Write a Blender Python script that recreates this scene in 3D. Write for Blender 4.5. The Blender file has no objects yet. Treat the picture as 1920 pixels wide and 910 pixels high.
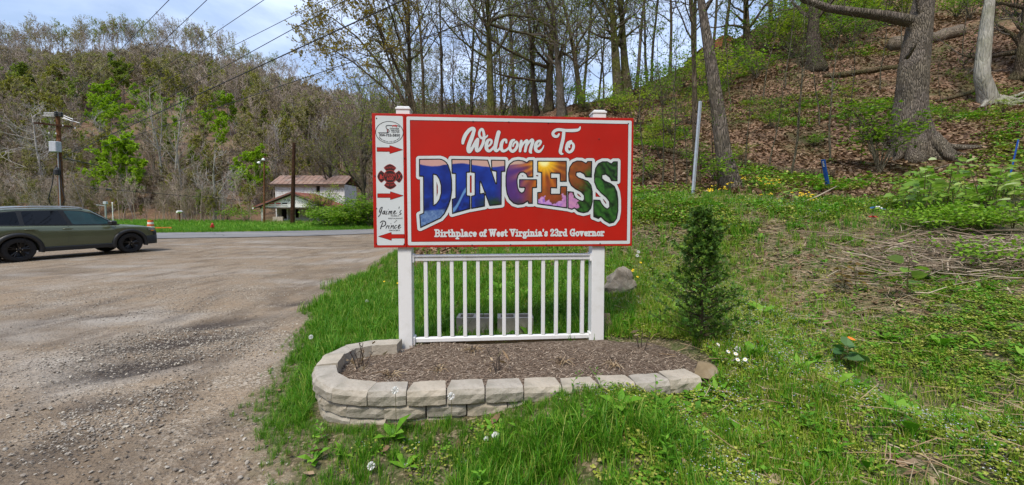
import bpy, bmesh, math, random
import numpy as np
from mathutils import Vector, Matrix

R = math.radians
rng = np.random.default_rng(7)
random.seed(7)
sc = bpy.context.scene
COL = sc.collection

# ------------------------------------------------------------------ camera
FPX, CX, HORIZON, EYE, PITCH = 720.0, 960.0, 398.0, 1.55, R(2.5)
PPY = HORIZON + FPX * math.tan(PITCH)
cam_d = bpy.data.cameras.new('camera')
cam_d.sensor_width = 36.0
cam_d.lens = FPX / 1920 * 36.0
cam_d.shift_y = (PPY - 455.0) / 1920.0
cam_d.clip_start = 0.05
cam_d.clip_end = 3000
cam = bpy.data.objects.new('camera', cam_d)
cam.location = (0, 0, EYE)
cam.rotation_euler = (math.pi / 2 - PITCH, 0, 0)
COL.objects.link(cam)
sc.camera = cam

# ------------------------------------------------------------------ sky, sun, exposure
SUN_EL, SUN_AZ = R(58), R(205)          # azimuth clockwise from +Y: behind the camera, a little left
world = bpy.data.worlds.new('World')
sc.world = world
world.use_nodes = True
wn, wl = world.node_tree.nodes, world.node_tree.links
wn.clear()
w_out = wn.new('ShaderNodeOutputWorld')
w_bg = wn.new('ShaderNodeBackground')
w_bg.inputs['Strength'].default_value = 0.108
sky = wn.new('ShaderNodeTexSky')
sky.sky_type = 'NISHITA'
sky.sun_disc = False
sky.sun_elevation = SUN_EL
sky.sun_rotation = SUN_AZ
sky.air_density = 1.0
sky.dust_density = 1.2
sky.ozone_density = 1.3
tc = wn.new('ShaderNodeTexCoord')
mp = wn.new('ShaderNodeMapping')
mp.inputs['Scale'].default_value = (1.0, 1.0, 2.6)
wl.new(tc.outputs['Generated'], mp.inputs['Vector'])
n1 = wn.new('ShaderNodeTexNoise')
n1.inputs['Scale'].default_value = 2.3
n1.inputs['Detail'].default_value = 7
n1.inputs['Roughness'].default_value = 0.55
n1.inputs['Distortion'].default_value = 0.3
wl.new(mp.outputs['Vector'], n1.inputs['Vector'])
r1 = wn.new('ShaderNodeValToRGB')
r1.color_ramp.elements[0].position = 0.34
r1.color_ramp.elements[0].color = (0.25, 0.25, 0.25, 1)
r1.color_ramp.elements[1].position = 0.60
r1.color_ramp.elements[1].color = (0.97, 0.97, 0.97, 1)
wl.new(n1.outputs['Fac'], r1.inputs['Fac'])
n2 = wn.new('ShaderNodeTexNoise')
n2.inputs['Scale'].default_value = 3.1
n2.inputs['Detail'].default_value = 5
mp2 = wn.new('ShaderNodeMapping')
mp2.inputs['Scale'].default_value = (1.0, 1.0, 3.2)
mp2.inputs['Location'].default_value = (3.1, 1.7, 0.4)
wl.new(tc.outputs['Generated'], mp2.inputs['Vector'])
wl.new(mp2.outputs['Vector'], n2.inputs['Vector'])
r2 = wn.new('ShaderNodeValToRGB')
r2.color_ramp.elements[0].position = 0.36
r2.color_ramp.elements[0].color = (3.2, 4.25, 6.6, 1)
r2.color_ramp.elements[1].position = 0.68
r2.color_ramp.elements[1].color = (5.6, 6.5, 8.2, 1)
wl.new(n2.outputs['Fac'], r2.inputs['Fac'])
wmix = wn.new('ShaderNodeMixRGB')
wl.new(r1.outputs['Color'], wmix.inputs['Fac'])
wl.new(sky.outputs['Color'], wmix.inputs['Color1'])
wl.new(r2.outputs['Color'], wmix.inputs['Color2'])
wl.new(wmix.outputs['Color'], w_bg.inputs['Color'])
wl.new(w_bg.outputs['Background'], w_out.inputs['Surface'])

sun_d = bpy.data.lights.new('sun', 'SUN')
sun_d.energy = 2.3
sun_d.angle = R(14)
sun_d.color = (1.0, 0.92, 0.80)
sun = bpy.data.objects.new('sun', sun_d)
sdir = Vector((math.sin(SUN_AZ) * math.cos(SUN_EL), math.cos(SUN_AZ) * math.cos(SUN_EL), math.sin(SUN_EL)))
sun.rotation_euler = sdir.to_track_quat('Z', 'Y').to_euler()
sun.location = (0, 0, 30)
COL.objects.link(sun)

sc.view_settings.view_transform = 'Standard'
sc.view_settings.look = 'None'
sc.view_settings.exposure = 0.78
sc.view_settings.gamma = 1.0
sc.view_settings.use_curve_mapping = False
sc.render.engine = 'CYCLES'
sc.cycles.max_bounces = 4
sc.cycles.transparent_max_bounces = 6

# ------------------------------------------------------------------ pixel rays -> places
_up = np.array([0, math.sin(PITCH), math.cos(PITCH)])
_fw = np.array([0, math.cos(PITCH), -math.sin(PITCH)])
def ray(px, py):
    return _fw + (px - CX) / FPX * np.array([1.0, 0, 0]) + (PPY - py) / FPX * _up
def P(px, py, d):
    """the point seen at pixel (px, py) that lies d metres ahead"""
    v = ray(px, py)
    t = d / v[1]
    return np.array([v[0] * t, d, EYE + v[2] * t])

# ------------------------------------------------------------------ small helpers
def cross3(a, b):
    a0, a1, a2 = a; b0, b1, b2 = b
    return np.array([a1 * b2 - a2 * b1, a2 * b0 - a0 * b2, a0 * b1 - a1 * b0])
def nrm(v):
    return v / (math.sqrt(v[0] * v[0] + v[1] * v[1] + v[2] * v[2]) + 1e-9)

def tag(o, label=None, cat=None, group=None, kind=None):
    if label: o['label'] = label
    if cat: o['category'] = cat
    if group: o['group'] = group
    if kind: o['kind'] = kind
    return o

def empty(name, loc=(0, 0, 0), rz=0.0):
    o = bpy.data.objects.new(name, None)
    o.location = loc
    o.rotation_euler = (0, 0, rz)
    o.empty_display_size = 0.2
    COL.objects.link(o)
    return o

class MB:
    """collects vertices and faces for one mesh"""
    def __init__(s):
        s.v, s.f, s.n = [], [], 0
    def add(s, verts, faces):
        verts = np.asarray(verts, float).reshape(-1, 3)
        s.v.append(verts)
        b = s.n
        s.f.extend([tuple(i + b for i in f) for f in faces])
        s.n += len(verts)
        return s
    def box(s, x0, x1, y0, y1, z0, z1, M=None, bev=0.0):
        if bev > 0:
            b = bev
            v = []
            for (z, i) in ((z0, b), (z0 + b, 0), (z1 - b, 0), (z1, b)):
                for (x, y) in ((x0 + b, y0 + i), (x1 - b, y0 + i), (x1 - i, y0 + b), (x1 - i, y1 - b), (x1 - b, y1 - i), (x0 + b, y1 - i), (x0 + i, y1 - b), (x0 + i, y0 + b)):
                    v.append((x, y, z))
            f = [tuple(range(7, -1, -1)), tuple(range(24, 32))]
            for k in range(3):
                for i in range(8):
                    j = (i + 1) % 8
                    f.append((k * 8 + i, k * 8 + j, k * 8 + 8 + j, k * 8 + 8 + i))
        else:
            v = [(x0, y0, z0), (x1, y0, z0), (x1, y1, z0), (x0, y1, z0), (x0, y0, z1), (x1, y0, z1), (x1, y1, z1), (x0, y1, z1)]
            f = [(3, 2, 1, 0), (4, 5, 6, 7), (0, 1, 5, 4), (1, 2, 6, 5), (2, 3, 7, 6), (3, 0, 4, 7)]
        v = np.array(v, float)
        if M is not None:
            v = v @ np.array(M)[:3, :3].T + np.array(M)[:3, 3]
        return s.add(v, f)
    def tube(s, pts, rad, n=6, caps=True):
        pts = np.asarray(pts, float)
        k = len(pts)
        rad = np.broadcast_to(np.asarray(rad, float), (k,))
        t = np.empty_like(pts)
        t[1:-1] = pts[2:] - pts[:-2]
        t[0] = pts[1] - pts[0]
        t[-1] = pts[-1] - pts[-2]
        t /= np.sqrt((t * t).sum(1))[:, None] + 1e-9
        ref = np.array([1.0, 0, 0]) if abs(t[:, 0]).max() < 0.75 else (np.array([0, 1.0, 0]) if abs(t[:, 1]).max() < 0.8 else np.array([0.3, 0.2, 0.93]))
        N = np.stack([t[:, 1] * ref[2] - t[:, 2] * ref[1], t[:, 2] * ref[0] - t[:, 0] * ref[2], t[:, 0] * ref[1] - t[:, 1] * ref[0]], 1)
        N /= np.sqrt((N * N).sum(1))[:, None] + 1e-9
        B = np.stack([t[:, 1] * N[:, 2] - t[:, 2] * N[:, 1], t[:, 2] * N[:, 0] - t[:, 0] * N[:, 2], t[:, 0] * N[:, 1] - t[:, 1] * N[:, 0]], 1)
        a = np.arange(n) * (2 * math.pi / n)
        v = pts[:, None, :] + rad[:, None, None] * (np.cos(a)[None, :, None] * N[:, None, :] + np.sin(a)[None, :, None] * B[:, None, :])
        f = []
        for i in range(k - 1):
            for j in range(n):
                j2 = (j + 1) % n
                f.append((i * n + j, i * n + j2, i * n + n + j2, i * n + n + j))
        if caps and n > 3:
            f.append(tuple(range(n - 1, -1, -1)))
            f.append(tuple(range((k - 1) * n, k * n)))
        return s.add(v.reshape(-1, 3), f)
    def lathe(s, prof, n=16, M=None, caps=True):
        prof = np.asarray(prof, float)
        k = len(prof)
        a = np.arange(n) * (2 * math.pi / n)
        v = np.stack([prof[:, None, 0] * np.cos(a), prof[:, None, 0] * np.sin(a), np.repeat(prof[:, 1:2], n, 1)], -1).reshape(-1, 3)
        f = []
        for i in range(k - 1):
            for j in range(n):
                j2 = (j + 1) % n
                f.append((i * n + j, i * n + j2, i * n + n + j2, i * n + n + j))
        if caps:
            f.append(tuple(range(n - 1, -1, -1)))
            f.append(tuple(range((k - 1) * n, k * n)))
        if M is not None:
            v = v @ np.array(M)[:3, :3].T + np.array(M)[:3, 3]
        return s.add(v, f)
    def prism(s, poly, y0, y1, M=None):
        """outline in x,z pushed from y0 to y1"""
        n = len(poly)
        v = [(p[0], y0, p[1]) for p in poly] + [(p[0], y1, p[1]) for p in poly]
        f = [tuple(range(n)), tuple(range(2 * n - 1, n - 1, -1))]
        for i in range(n):
            j = (i + 1) % n
            f.append((i, n + i, n + j, j))
        v = np.array(v, float)
        if M is not None:
            v = v @ np.array(M)[:3, :3].T + np.array(M)[:3, 3]
        return s.add(v, f)
    def mesh(s, name, mat=None, smooth=False):
        me = bpy.data.meshes.new(name)
        V = np.concatenate(s.v) if s.v else np.zeros((0, 3))
        me.from_pydata(V.tolist(), [], s.f)
        if mat is not None:
            for m in (mat if isinstance(mat, (list, tuple)) else [mat]):
                me.materials.append(m)
        if smooth:
            me.polygons.foreach_set('use_smooth', np.ones(len(me.polygons), bool))
        me.update()
        return me
    def build(s, name, mat=None, parent=None, smooth=False, fix=False):
        me = s.mesh(name, mat, smooth)
        if fix:
            bm = bmesh.new(); bm.from_mesh(me)
            bmesh.ops.recalc_face_normals(bm, faces=bm.faces)
            bm.to_mesh(me); bm.free()
        return link(name, me, parent)

def link(name, me, parent=None, loc=None, rot=None):
    o = bpy.data.objects.new(name, me)
    COL.objects.link(o)
    if parent is not None: o.parent = parent
    if loc is not None: o.location = loc
    if rot is not None: o.rotation_euler = rot
    return o

def copy_tree(o, parent=None):
    c = o.copy()
    COL.objects.link(c)
    c.parent = parent
    for ch in list(o.children):
        copy_tree(ch, c)
    return c

def smooth01(a, b, x):
    t = np.clip((x - a) / (b - a), 0, 1)
    return t * t * (3 - 2 * t)

_perm = np.random.default_rng(3).random((256, 256))
def vnoise(x, y):
    x = np.asarray(x, float); y = np.asarray(y, float)
    xi = np.floor(x).astype(int); yi = np.floor(y).astype(int)
    fx = x - xi; fy = y - yi
    fx = fx * fx * (3 - 2 * fx); fy = fy * fy * (3 - 2 * fy)
    g = lambda i, j: _perm[i & 255, j & 255]
    return (g(xi, yi) * (1 - fx) + g(xi + 1, yi) * fx) * (1 - fy) + (g(xi, yi + 1) * (1 - fx) + g(xi + 1, yi + 1) * fx) * fy
def fbm(x, y, o=4):
    s, a, t = 0, 1.0, 0
    for k in range(o):
        s = s + a * vnoise(np.asarray(x) * 2 ** k + 17.3 * k, np.asarray(y) * 2 ** k - 9.1 * k)
        t += a; a *= 0.5
    return s / t

# ------------------------------------------------------------------ materials
class NT:
    """a tiny node-writing helper"""
    def __init__(s, name):
        s.m = bpy.data.materials.new(name)
        s.m.use_nodes = True
        s.t = s.m.node_tree
        s.t.nodes.clear()
        s.out = s.t.nodes.new('ShaderNodeOutputMaterial')
    def n(s, typ, **kw):
        x = s.t.nodes.new(typ)
        for k, v in kw.items():
            if hasattr(x, k) and not k[0].isupper():
                setattr(x, k, v)
            else:
                x.inputs[k.replace('_', ' ')].default_value = v
        return x
    def l(s, a, b):
        s.t.links.new(a, b)
    def coord(s, scale=1.0, which='Object'):
        c = s.n('ShaderNodeTexCoord')
        if scale == 1.0: return c.outputs[which]
        m = s.n('ShaderNodeMapping')
        m.inputs['Scale'].default_value = scale if isinstance(scale, tuple) else (scale,) * 3
        s.l(c.outputs[which], m.inputs['Vector'])
        return m.outputs['Vector']
    def noise(s, vec, scale, detail=4, rough=0.55):
        x = s.n('ShaderNodeTexNoise', Scale=scale, Detail=detail, Roughness=rough)
        if vec is not None: s.l(vec, x.inputs['Vector'])
        return x.outputs['Fac']
    def voro(s, vec, scale, out='Color', feature='F1', rand=1.0):
        x = s.n('ShaderNodeTexVoronoi', feature=feature, Scale=scale, Randomness=rand)
        if vec is not None: s.l(vec, x.inputs['Vector'])
        return x.outputs[out]
    def ramp(s, fac, stops):
        x = s.n('ShaderNodeValToRGB')
        e = x.color_ramp.elements
        while len(e) < len(stops): e.new(0.5)
        for i, (p, c) in enumerate(stops):
            e[i].position = p
            e[i].color = (*c, 1) if len(c) == 3 else c
        s.l(fac, x.inputs['Fac'])
        return x.outputs['Color']
    def val(s, fac, a, b, c=0.0, d=1.0):
        x = s.n('ShaderNodeMapRange')
        for i, v in zip(('From Min', 'From Max', 'To Min', 'To Max'), (a, b, c, d)):
            x.inputs[i].default_value = v
        s.l(fac, x.inputs['Value'])
        return x.outputs['Result']
    def mix(s, fac, a, b, mode='MIX'):
        x = s.n('ShaderNodeMixRGB', blend_type=mode)
        for i, v in (('Fac', fac), ('Color1', a), ('Color2', b)):
            if hasattr(v, 'is_output') or hasattr(v, 'links'):
                s.l(v, x.inputs[i])
            elif i == 'Fac':
                x.inputs[i].default_value = v
            else:
                x.inputs[i].default_value = (*v, 1) if len(v) == 3 else v
        return x.outputs['Color']
    def math(s, op, a, b=0.0):
        x = s.n('ShaderNodeMath', operation=op)
        for i, v in ((0, a), (1, b)):
            if hasattr(v, 'links'): s.l(v, x.inputs[i])
            else: x.inputs[i].default_value = v
        return x.outputs['Value']
    def sep(s, col):
        x = s.n('ShaderNodeSeparateColor')
        s.l(col, x.inputs['Color'])
        return x.outputs
    def bump(s, h, strength=0.4, dist=0.02, normal=None):
        x = s.n('ShaderNodeBump', Strength=strength, Distance=dist)
        s.l(h, x.inputs['Height'])
        if normal is not None: s.l(normal, x.inputs['Normal'])
        return x.outputs['Normal']
    def pbsdf(s, col, rough=0.8, metal=0.0, spec=0.5, normal=None, **kw):
        b = s.n('ShaderNodeBsdfPrincipled')
        if hasattr(col, 'links'): s.l(col, b.inputs['Base Color'])
        else: b.inputs['Base Color'].default_value = (*col, 1)
        if hasattr(rough, 'links'): s.l(rough, b.inputs['Roughness'])
        else: b.inputs['Roughness'].default_value = rough
        b.inputs['Metallic'].default_value = metal
        b.inputs['Specular IOR Level'].default_value = spec
        for k, v in kw.items(): b.inputs[k.replace('_', ' ')].default_value = v
        if normal is not None: s.l(normal, b.inputs['Normal'])
        return b
    def done(s, sh):
        s.l(sh.outputs[0] if hasattr(sh, 'outputs') else sh, s.out.inputs['Surface'])
        return s.m

def simple(name, col, rough=0.6, var=0.12, scale=8.0, metal=0.0, spec=0.5, bump=0.0, bscale=60.0, dirt=None, **kw):
    t = NT(name)
    c = t.coord()
    f = t.noise(c, scale, 5)
    a = tuple(max(0, x * (1 - var)) for x in col); b = tuple(min(1, x * (1 + var)) for x in col)
    col_o = t.ramp(f, [(0.3, a), (0.7, b)])
    if dirt:
        d = t.noise(c, dirt[1], 6, 0.65)
        col_o = t.mix(t.val(d, 0.52, 0.78, 0, dirt[2]), col_o, dirt[0])
    nm = t.bump(t.noise(c, bscale, 4), bump, 0.01) if bump else None
    return t.done(t.pbsdf(col_o, rough, metal, spec, nm, **kw))

def leafmat(name, stops, trans=0.35, rough=0.55, island=True, spec=0.3):
    t = NT(name)
    g = t.n('ShaderNodeNewGeometry')
    oi = t.n('ShaderNodeObjectInfo')
    r = t.math('FRACT', t.math('ADD', g.outputs['Random Per Island'], oi.outputs['Random']))
    col = t.ramp(r, stops)
    b = t.pbsdf(col, rough, 0, spec)
    tr = t.n('ShaderNodeBsdfTranslucent')
    t.l(t.mix(0.5, col, (0.35, 0.5, 0.05), 'OVERLAY') if trans > 0 else col, tr.inputs['Color'])
    ms = t.n('ShaderNodeMixShader')
    ms.inputs['Fac'].default_value = trans
    t.l(b.outputs[0], ms.inputs[1]); t.l(tr.outputs[0], ms.inputs[2])
    return t.done(ms)

def bark(name, c1, c2, moss=None, scale=6.0, mossamt=0.6, crack=0.6):
    t = NT(name)
    c0 = t.coord((scale, scale, scale * 0.13))
    dst = t.n('ShaderNodeTexNoise', Scale=1.5, Detail=3.0)
    t.l(c0, dst.inputs['Vector'])
    c = t.mix(.35, c0, dst.outputs['Color'], 'ADD')
    f = t.noise(c, 3.6, 7, 0.7)
    v = t.voro(c, 3.4, 'Distance', 'DISTANCE_TO_EDGE')
    v = t.val(v, 0.0, 0.25)
    col = t.ramp(f, [(0.28, tuple(x * .7 for x in c1)), (0.70, c2)])
    crk = t.math('MULTIPLY', t.val(v, 0.0, 0.7, crack, 0), t.val(t.noise(t.coord(), 5.0, 4), .38, .6))
    col = t.mix(crk, col, tuple(x * 0.4 for x in c1))
    c2_ = t.coord()
    big = t.noise(c2_, 1.3, 4)
    col = t.mix(t.val(big, 0.4, 0.7, 0.0, 0.45), col, tuple(min(1, x * 1.35) for x in c2))
    if moss:
        mm = t.noise(c2_, 0.9, 5, 0.6)
        col = t.mix(t.val(mm, 0.42, 0.6, 0.0, mossamt), col, moss)
    h = t.math('ADD', t.math('MULTIPLY', v, 0.9), f)
    return t.done(t.pbsdf(col, 0.95, 0, 0.12, t.bump(h, 1.0, 0.02 + .07 * crack)))

M = {}
M['white_vinyl'] = simple('white_vinyl', (0.74, 0.75, 0.76), 0.38, 0.03, 3, dirt=((0.48, 0.48, 0.43), 6, 0.5))
M['sign_red'] = simple('sign_red', (0.43, 0.013, 0.007), 0.42, 0.10, 2, spec=0.3, bump=.04, bscale=5, dirt=((0.34, 0.035, 0.025), 3.5, 0.5))
M['sign_white'] = simple('sign_white', (0.60, 0.65, 0.67), 0.45, 0.04, 4, spec=0.3, dirt=((0.47, 0.49, 0.47), 5, 0.5))
M['sign_black'] = simple('sign_black', (0.008, 0.008, 0.012), 0.45, 0.05)
M['edge_dark'] = simple('edge_dark', (0.10, 0.012, 0.012), 0.6)
M['emblem_red'] = simple('emblem_red', (0.42, 0.035, 0.03), 0.5)
M['emblem_dark'] = simple('emblem_dark', (0.022, 0.006, 0.007), 0.5)
M['screw'] = simple('screw', (0.03, 0.03, 0.03), 0.4, metal=0.6)
M['galv'] = simple('galvanised', (0.40, 0.43, 0.45), 0.45, 0.12, 12, metal=0.55)
M['rubber'] = simple('rubber', (0.012, 0.012, 0.013), 0.8, 0.2, 20)
M['plastic'] = simple('black_plastic', (0.016, 0.018, 0.02), 0.5, 0.1, 20)
M['rim'] = simple('black_rim', (0.012, 0.012, 0.013), 0.28, 0.1, metal=0.3)
M['chrome'] = simple('chrome', (0.7, 0.7, 0.7), 0.15, 0.03, metal=1.0)
M['glass'] = simple('tinted_glass', (0.005, 0.006, 0.007), 0.03, 0.05, spec=0.28)
M['glass_green'] = simple('clear_tint_glass', (0.012, 0.055, 0.055), 0.03, 0.4, 2, spec=0.4)
M['paint'] = simple('olive_paint', (0.105, 0.125, 0.072), 0.26, 0.05, 2, metal=0.25, spec=0.5, Coat_Weight=0.6, Coat_Roughness=0.08)
M['lamp'] = simple('lamp_lens', (0.25, 0.24, 0.22), 0.1)
M['amber'] = simple('amber_lens', (0.7, 0.22, 0.02), 0.2)
M['wire'] = simple('cable', (0.015, 0.015, 0.017), 0.6)
M['polewood'] = bark('pole_wood', (0.19, 0.085, 0.04), (0.31, 0.15, 0.075), None, 7)
M['polewood_dark'] = bark('dark_pole_wood', (0.05, 0.025, 0.016), (0.12, 0.06, 0.035), None, 7)
M['grey_paint'] = simple('grey_paint', (0.42, 0.45, 0.48), 0.5)
M['blue_plastic'] = simple('blue_plastic', (0.015, 0.10, 0.48), 0.35, 0.1)
M['white_plain'] = simple('white_plain', (0.8, 0.8, 0.8), 0.6, 0.03)
M['red_iron'] = simple('red_iron', (0.45, 0.03, 0.02), 0.5)
M['orange'] = simple('orange', (0.75, 0.13, 0.03), 0.6)
M['board'] = simple('old_board', (0.22, 0.17, 0.09), 0.85, 0.25, 15, bump=0.3)
M['clapboard'] = simple('clapboard_white', (0.62, 0.63, 0.62), 0.8, 0.08, 3, dirt=((0.25, 0.24, 0.21), 2.6, 0.85))
M['gable'] = simple('gable_white', (0.80, 0.80, 0.79), 0.8, 0.04, 3, dirt=((0.45, 0.44, 0.40), 1.8, 0.4))
M['rust'] = simple('rusty_roof', (0.22, 0.135, 0.10), 0.8, 0.35, 1.4, dirt=((0.25, 0.23, 0.20), 1.1, 1.0))
M['rust_red'] = simple('red_roof', (0.22, 0.075, 0.05), 0.75, 0.25, 2.0)
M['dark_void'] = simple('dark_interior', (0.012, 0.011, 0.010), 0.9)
M['fascia'] = simple('fascia_wood', (0.06, 0.04, 0.03), 0.8)
M['print_red'] = simple('print_red', (0.55, 0.10, 0.12), 0.6)
M['print_grey'] = simple('print_faded', (0.30, 0.30, 0.30), 0.7)
M['roof_orange'] = simple('orange_roof', (0.36, 0.12, 0.06), 0.8)
M['cinder'] = simple('cinder_concrete', (0.40, 0.355, 0.29), 0.95, 0.2, 9, bump=0.5, bscale=120, dirt=((0.17, 0.15, 0.11), 6, 0.7))
M['boulder'] = simple('boulder_stone', (0.23, 0.20, 0.16), 0.95, 0.4, 7, bump=1.0, bscale=22, dirt=((0.10, 0.12, 0.06), 4, 0.7))
M['sandstone'] = simple('brown_sandstone', (0.20, 0.15, 0.085), 0.9, 0.3, 8, bump=0.5, bscale=30, dirt=((0.25, 0.23, 0.20), 6, 0.8))
M['twig'] = simple('dry_twig', (0.055, 0.04, 0.03), 0.9, 0.3, 20)
M['straw'] = leafmat('dry_straw', [(0.0, (0.23, 0.15, 0.08)), (0.5, (0.36, 0.26, 0.15)), (1.0, (0.46, 0.38, 0.26))], 0.1)
M['log'] = bark('log_bark', (0.10, 0.075, 0.05), (0.22, 0.16, 0.105), (0.10, 0.11, 0.03), 5, 0.5)
M['deadwood'] = bark('bleached_wood', (0.26, 0.20, 0.14), (0.42, 0.35, 0.27), None, 9)
M['bark_grey'] = bark('grey_bark', (0.16, 0.13, 0.105), (0.31, 0.265, 0.225), (0.14, 0.13, 0.07), 7.5, 0.35, .5)
M['bark_pale'] = bark('pale_bark', (0.26, 0.25, 0.215), (0.40, 0.385, 0.34), (0.17, 0.175, 0.10), 3, 0.45, .05)
M['bark_brown'] = bark('brown_bark', (0.12, 0.088, 0.062), (0.23, 0.18, 0.13), (0.13, 0.14, 0.04), 6, 0.45)
M['bark_moss'] = bark('mossy_bark', (0.11, 0.095, 0.055), (0.20, 0.17, 0.11), (0.145, 0.165, 0.025), 6, 0.8)
M['bark_dark'] = bark('dark_bark', (0.075, 0.058, 0.045), (0.15, 0.12, 0.097), (0.10, 0.105, 0.04), 6, 0.35)
M['sapling'] = bark('sapling_bark', (0.14, 0.125, 0.09), (0.26, 0.235, 0.18), (0.12, 0.14, 0.05), 9, 0.4)
M['far_wood'] = simple('far_bark', (0.34, 0.268, 0.212), 0.95, 0.3, 0.4)
M['brush'] = leafmat('dead_stalk', [(0, (.13, .095, .065)), (.45, (.25, .19, .135)), (.8, (.36, .29, .21)), (1, (.46, .39, .30))], 0.0, .9)
M['far_pale'] = simple('far_pale_bark', (0.36, 0.33, 0.30), 0.95, 0.2, 0.4)

# ------------------------------------------------------------------ terrain height
_ctl = [(-2.2,2.2,0),(-3,4,0),(-4.2,7,0),(-4.5,12,0),(-8,3,0),(-8,10,0),(-15.4,12,-.03),(-14.5,14.5,.04),(-25,8,0),(-25,18,0),
        (-12,20,0),(-6,18,.02),(-5.5,24,.08),(-14,28,0),(-30,26,0),(-3,0,0),(-8,-4,0),(-25,-5,0),(-1.3,2,0),(-18,45,.1),(-35,45,.2),(-45,30,0),(-45,10,0),
        (-1.9,3.1,.02),(-1.75,2.5,.03),(-1.3,2.38,.065),(-1.0,2.36,.075),(-.5,2.38,.11),(-1.5,2.6,.08),(-1.68,2.95,.08),(0.1,2.4,.19),(.7,2.42,.27),(1.35,2.5,.33),(0,1.9,.04),(0,1,0),(1.2,1.9,.2),(2.3,1.7,.33),(3.0,2.0,.4),
        (2,1,.2),(4,0,.4),(6,1,.7),(0,-4,0),(5,-5,.3),(-.9,3.2,.16),(0,3.2,.2),(1.0,3.2,.26),
        (-1.6,3.95,.12),(-.9,4.0,.19),(0,4.2,.24),(1,4.0,.33),(1.65,3.3,.39),(1.4,5,.53),(-2.5,6,.10),(-1,6,.36),(0,6,.45),(0,8,.72),(-1.5,9,.5),(-3.2,9,.10),
        (-2,13,1.2),(0,12,1.8),(-4,20,1.0),(0,18,4.2),(-3,26,3.2),(-8,31,.3),(-4,34,2),(0,36,6),
        (0,60,8),(10,60,14),(30,60,24),(60,60,40),(40,36,28),(32,20,14),(20,9,5),(30,3,7),(12,4,2.2),(10,0,1.2),(25,-6,4),(60,20,35)]
_pix = [(1250,385,7.5),(1450,382,8),(1650,374,8),(1850,365,7.5),(1600,500,5.3),(1600,600,4.1),(1850,600,3.6),(1880,470,5.2),(1450,480,5.8),(1450,600,3.9),
        (1250,480,6),(1760,760,2.5),(1500,740,2.6),(1200,362,9.5),(1300,366,8.9),(1400,348,10),(1560,330,11),(1700,300,11.8),(1900,345,9),(1230,292,13),
        (1390,300,13),(1840,190,17),(1520,135,22),(1400,150,24),(1640,110,22),(1760,100,21),(1165,195,25),(1100,212,25),(1320,130,30),(1430,58,33),
        (1560,5,36),(1750,-20,32),(1900,20,27),(1905,175,17),(1000,216,28)]
_C = np.array([list(c) for c in _ctl] + [list(P(*p)) for p in _pix], float)
def _phi(r2): return np.sqrt(r2 + 0.8)
_d2 = ((_C[:, None, :2] - _C[None, :, :2]) ** 2).sum(-1)
_K = _phi(_d2)
_n = len(_C)
_A = np.zeros((_n + 1, _n + 1)); _A[:_n, :_n] = -_K - 0.02 * np.eye(_n); _A[:_n, _n] = 1; _A[_n, :_n] = 1
_W = np.linalg.solve(_A, np.append(_C[:, 2], 0))

ROAD_FAR = [(-140, 14), (-80, 21), (-50, 25), (-35, 27.0), (-26, 28.4), (-17, 31.2), (-12, 34.5), (-6, 41), (0, 50), (4, 60)]
def _resample(pl, n):
    pl = np.array(pl, float)
    s = np.concatenate([[0], np.cumsum(np.linalg.norm(np.diff(pl, axis=0), axis=1))])
    q = np.linspace(0, s[-1], n)
    r = np.stack([np.interp(q, s, pl[:, k]) for k in range(pl.shape[1])], 1)
    return r
_rf = _resample(ROAD_FAR, 140)
for _ in range(12): _rf[1:-1] = (_rf[:-2] + 2 * _rf[1:-1] + _rf[2:]) / 4
_rt = np.gradient(_rf, axis=0); _rt /= np.linalg.norm(_rt, axis=1)[:, None]
_rn = np.stack([_rt[:, 1], -_rt[:, 0]], 1)          # towards the lot
ROAD_W = 7.6
_rc = _rf + _rn * ROAD_W / 2
def road_dist(x, y):
    """distance to the road's centre line"""
    x = np.asarray(x, float); y = np.asarray(y, float)
    sh = x.shape
    q = np.stack([x.ravel(), y.ravel()], 1)
    out = np.full(len(q), 99.0)
    near = (q[:, 1] > -2) & (q[:, 1] < 75) & (q[:, 0] < 25)
    if near.any():
        qq = q[near]
        d = np.full(len(qq), 1e9)
        for k in range(0, len(_rc)):
            d = np.minimum(d, ((qq - _rc[k]) ** 2).sum(1))
        out[near] = np.sqrt(d)
    return out.reshape(sh)

_rx = [-900, 0, 170, 270, 330, 400, 460, 520, 600, 700, 850, 1000, 1300, 2200]
_ry = [150, 141, 142, 132, 130, 146, 160, 178, 204, 228, 240, 244, 250, 255]
def far_hill(x, y):
    px = CX + FPX * x / np.maximum(y, 20)
    zr = EYE + (HORIZON - np.interp(px, _rx, _ry)) / FPX * 215
    yf = np.interp(px, [-300, 200, 500, 700], [48, 56, 62, 66])
    t = np.clip((y - yf) / (215 - yf), 0, 1.0)
    z = zr * t * (1.22 - .22 * t)
    z = z + t * 3.0 * (fbm(x * .03, y * .03) - .5) * (1 - t)
    return np.where(y > 215, z - (y - 215) * .22, z)

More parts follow.
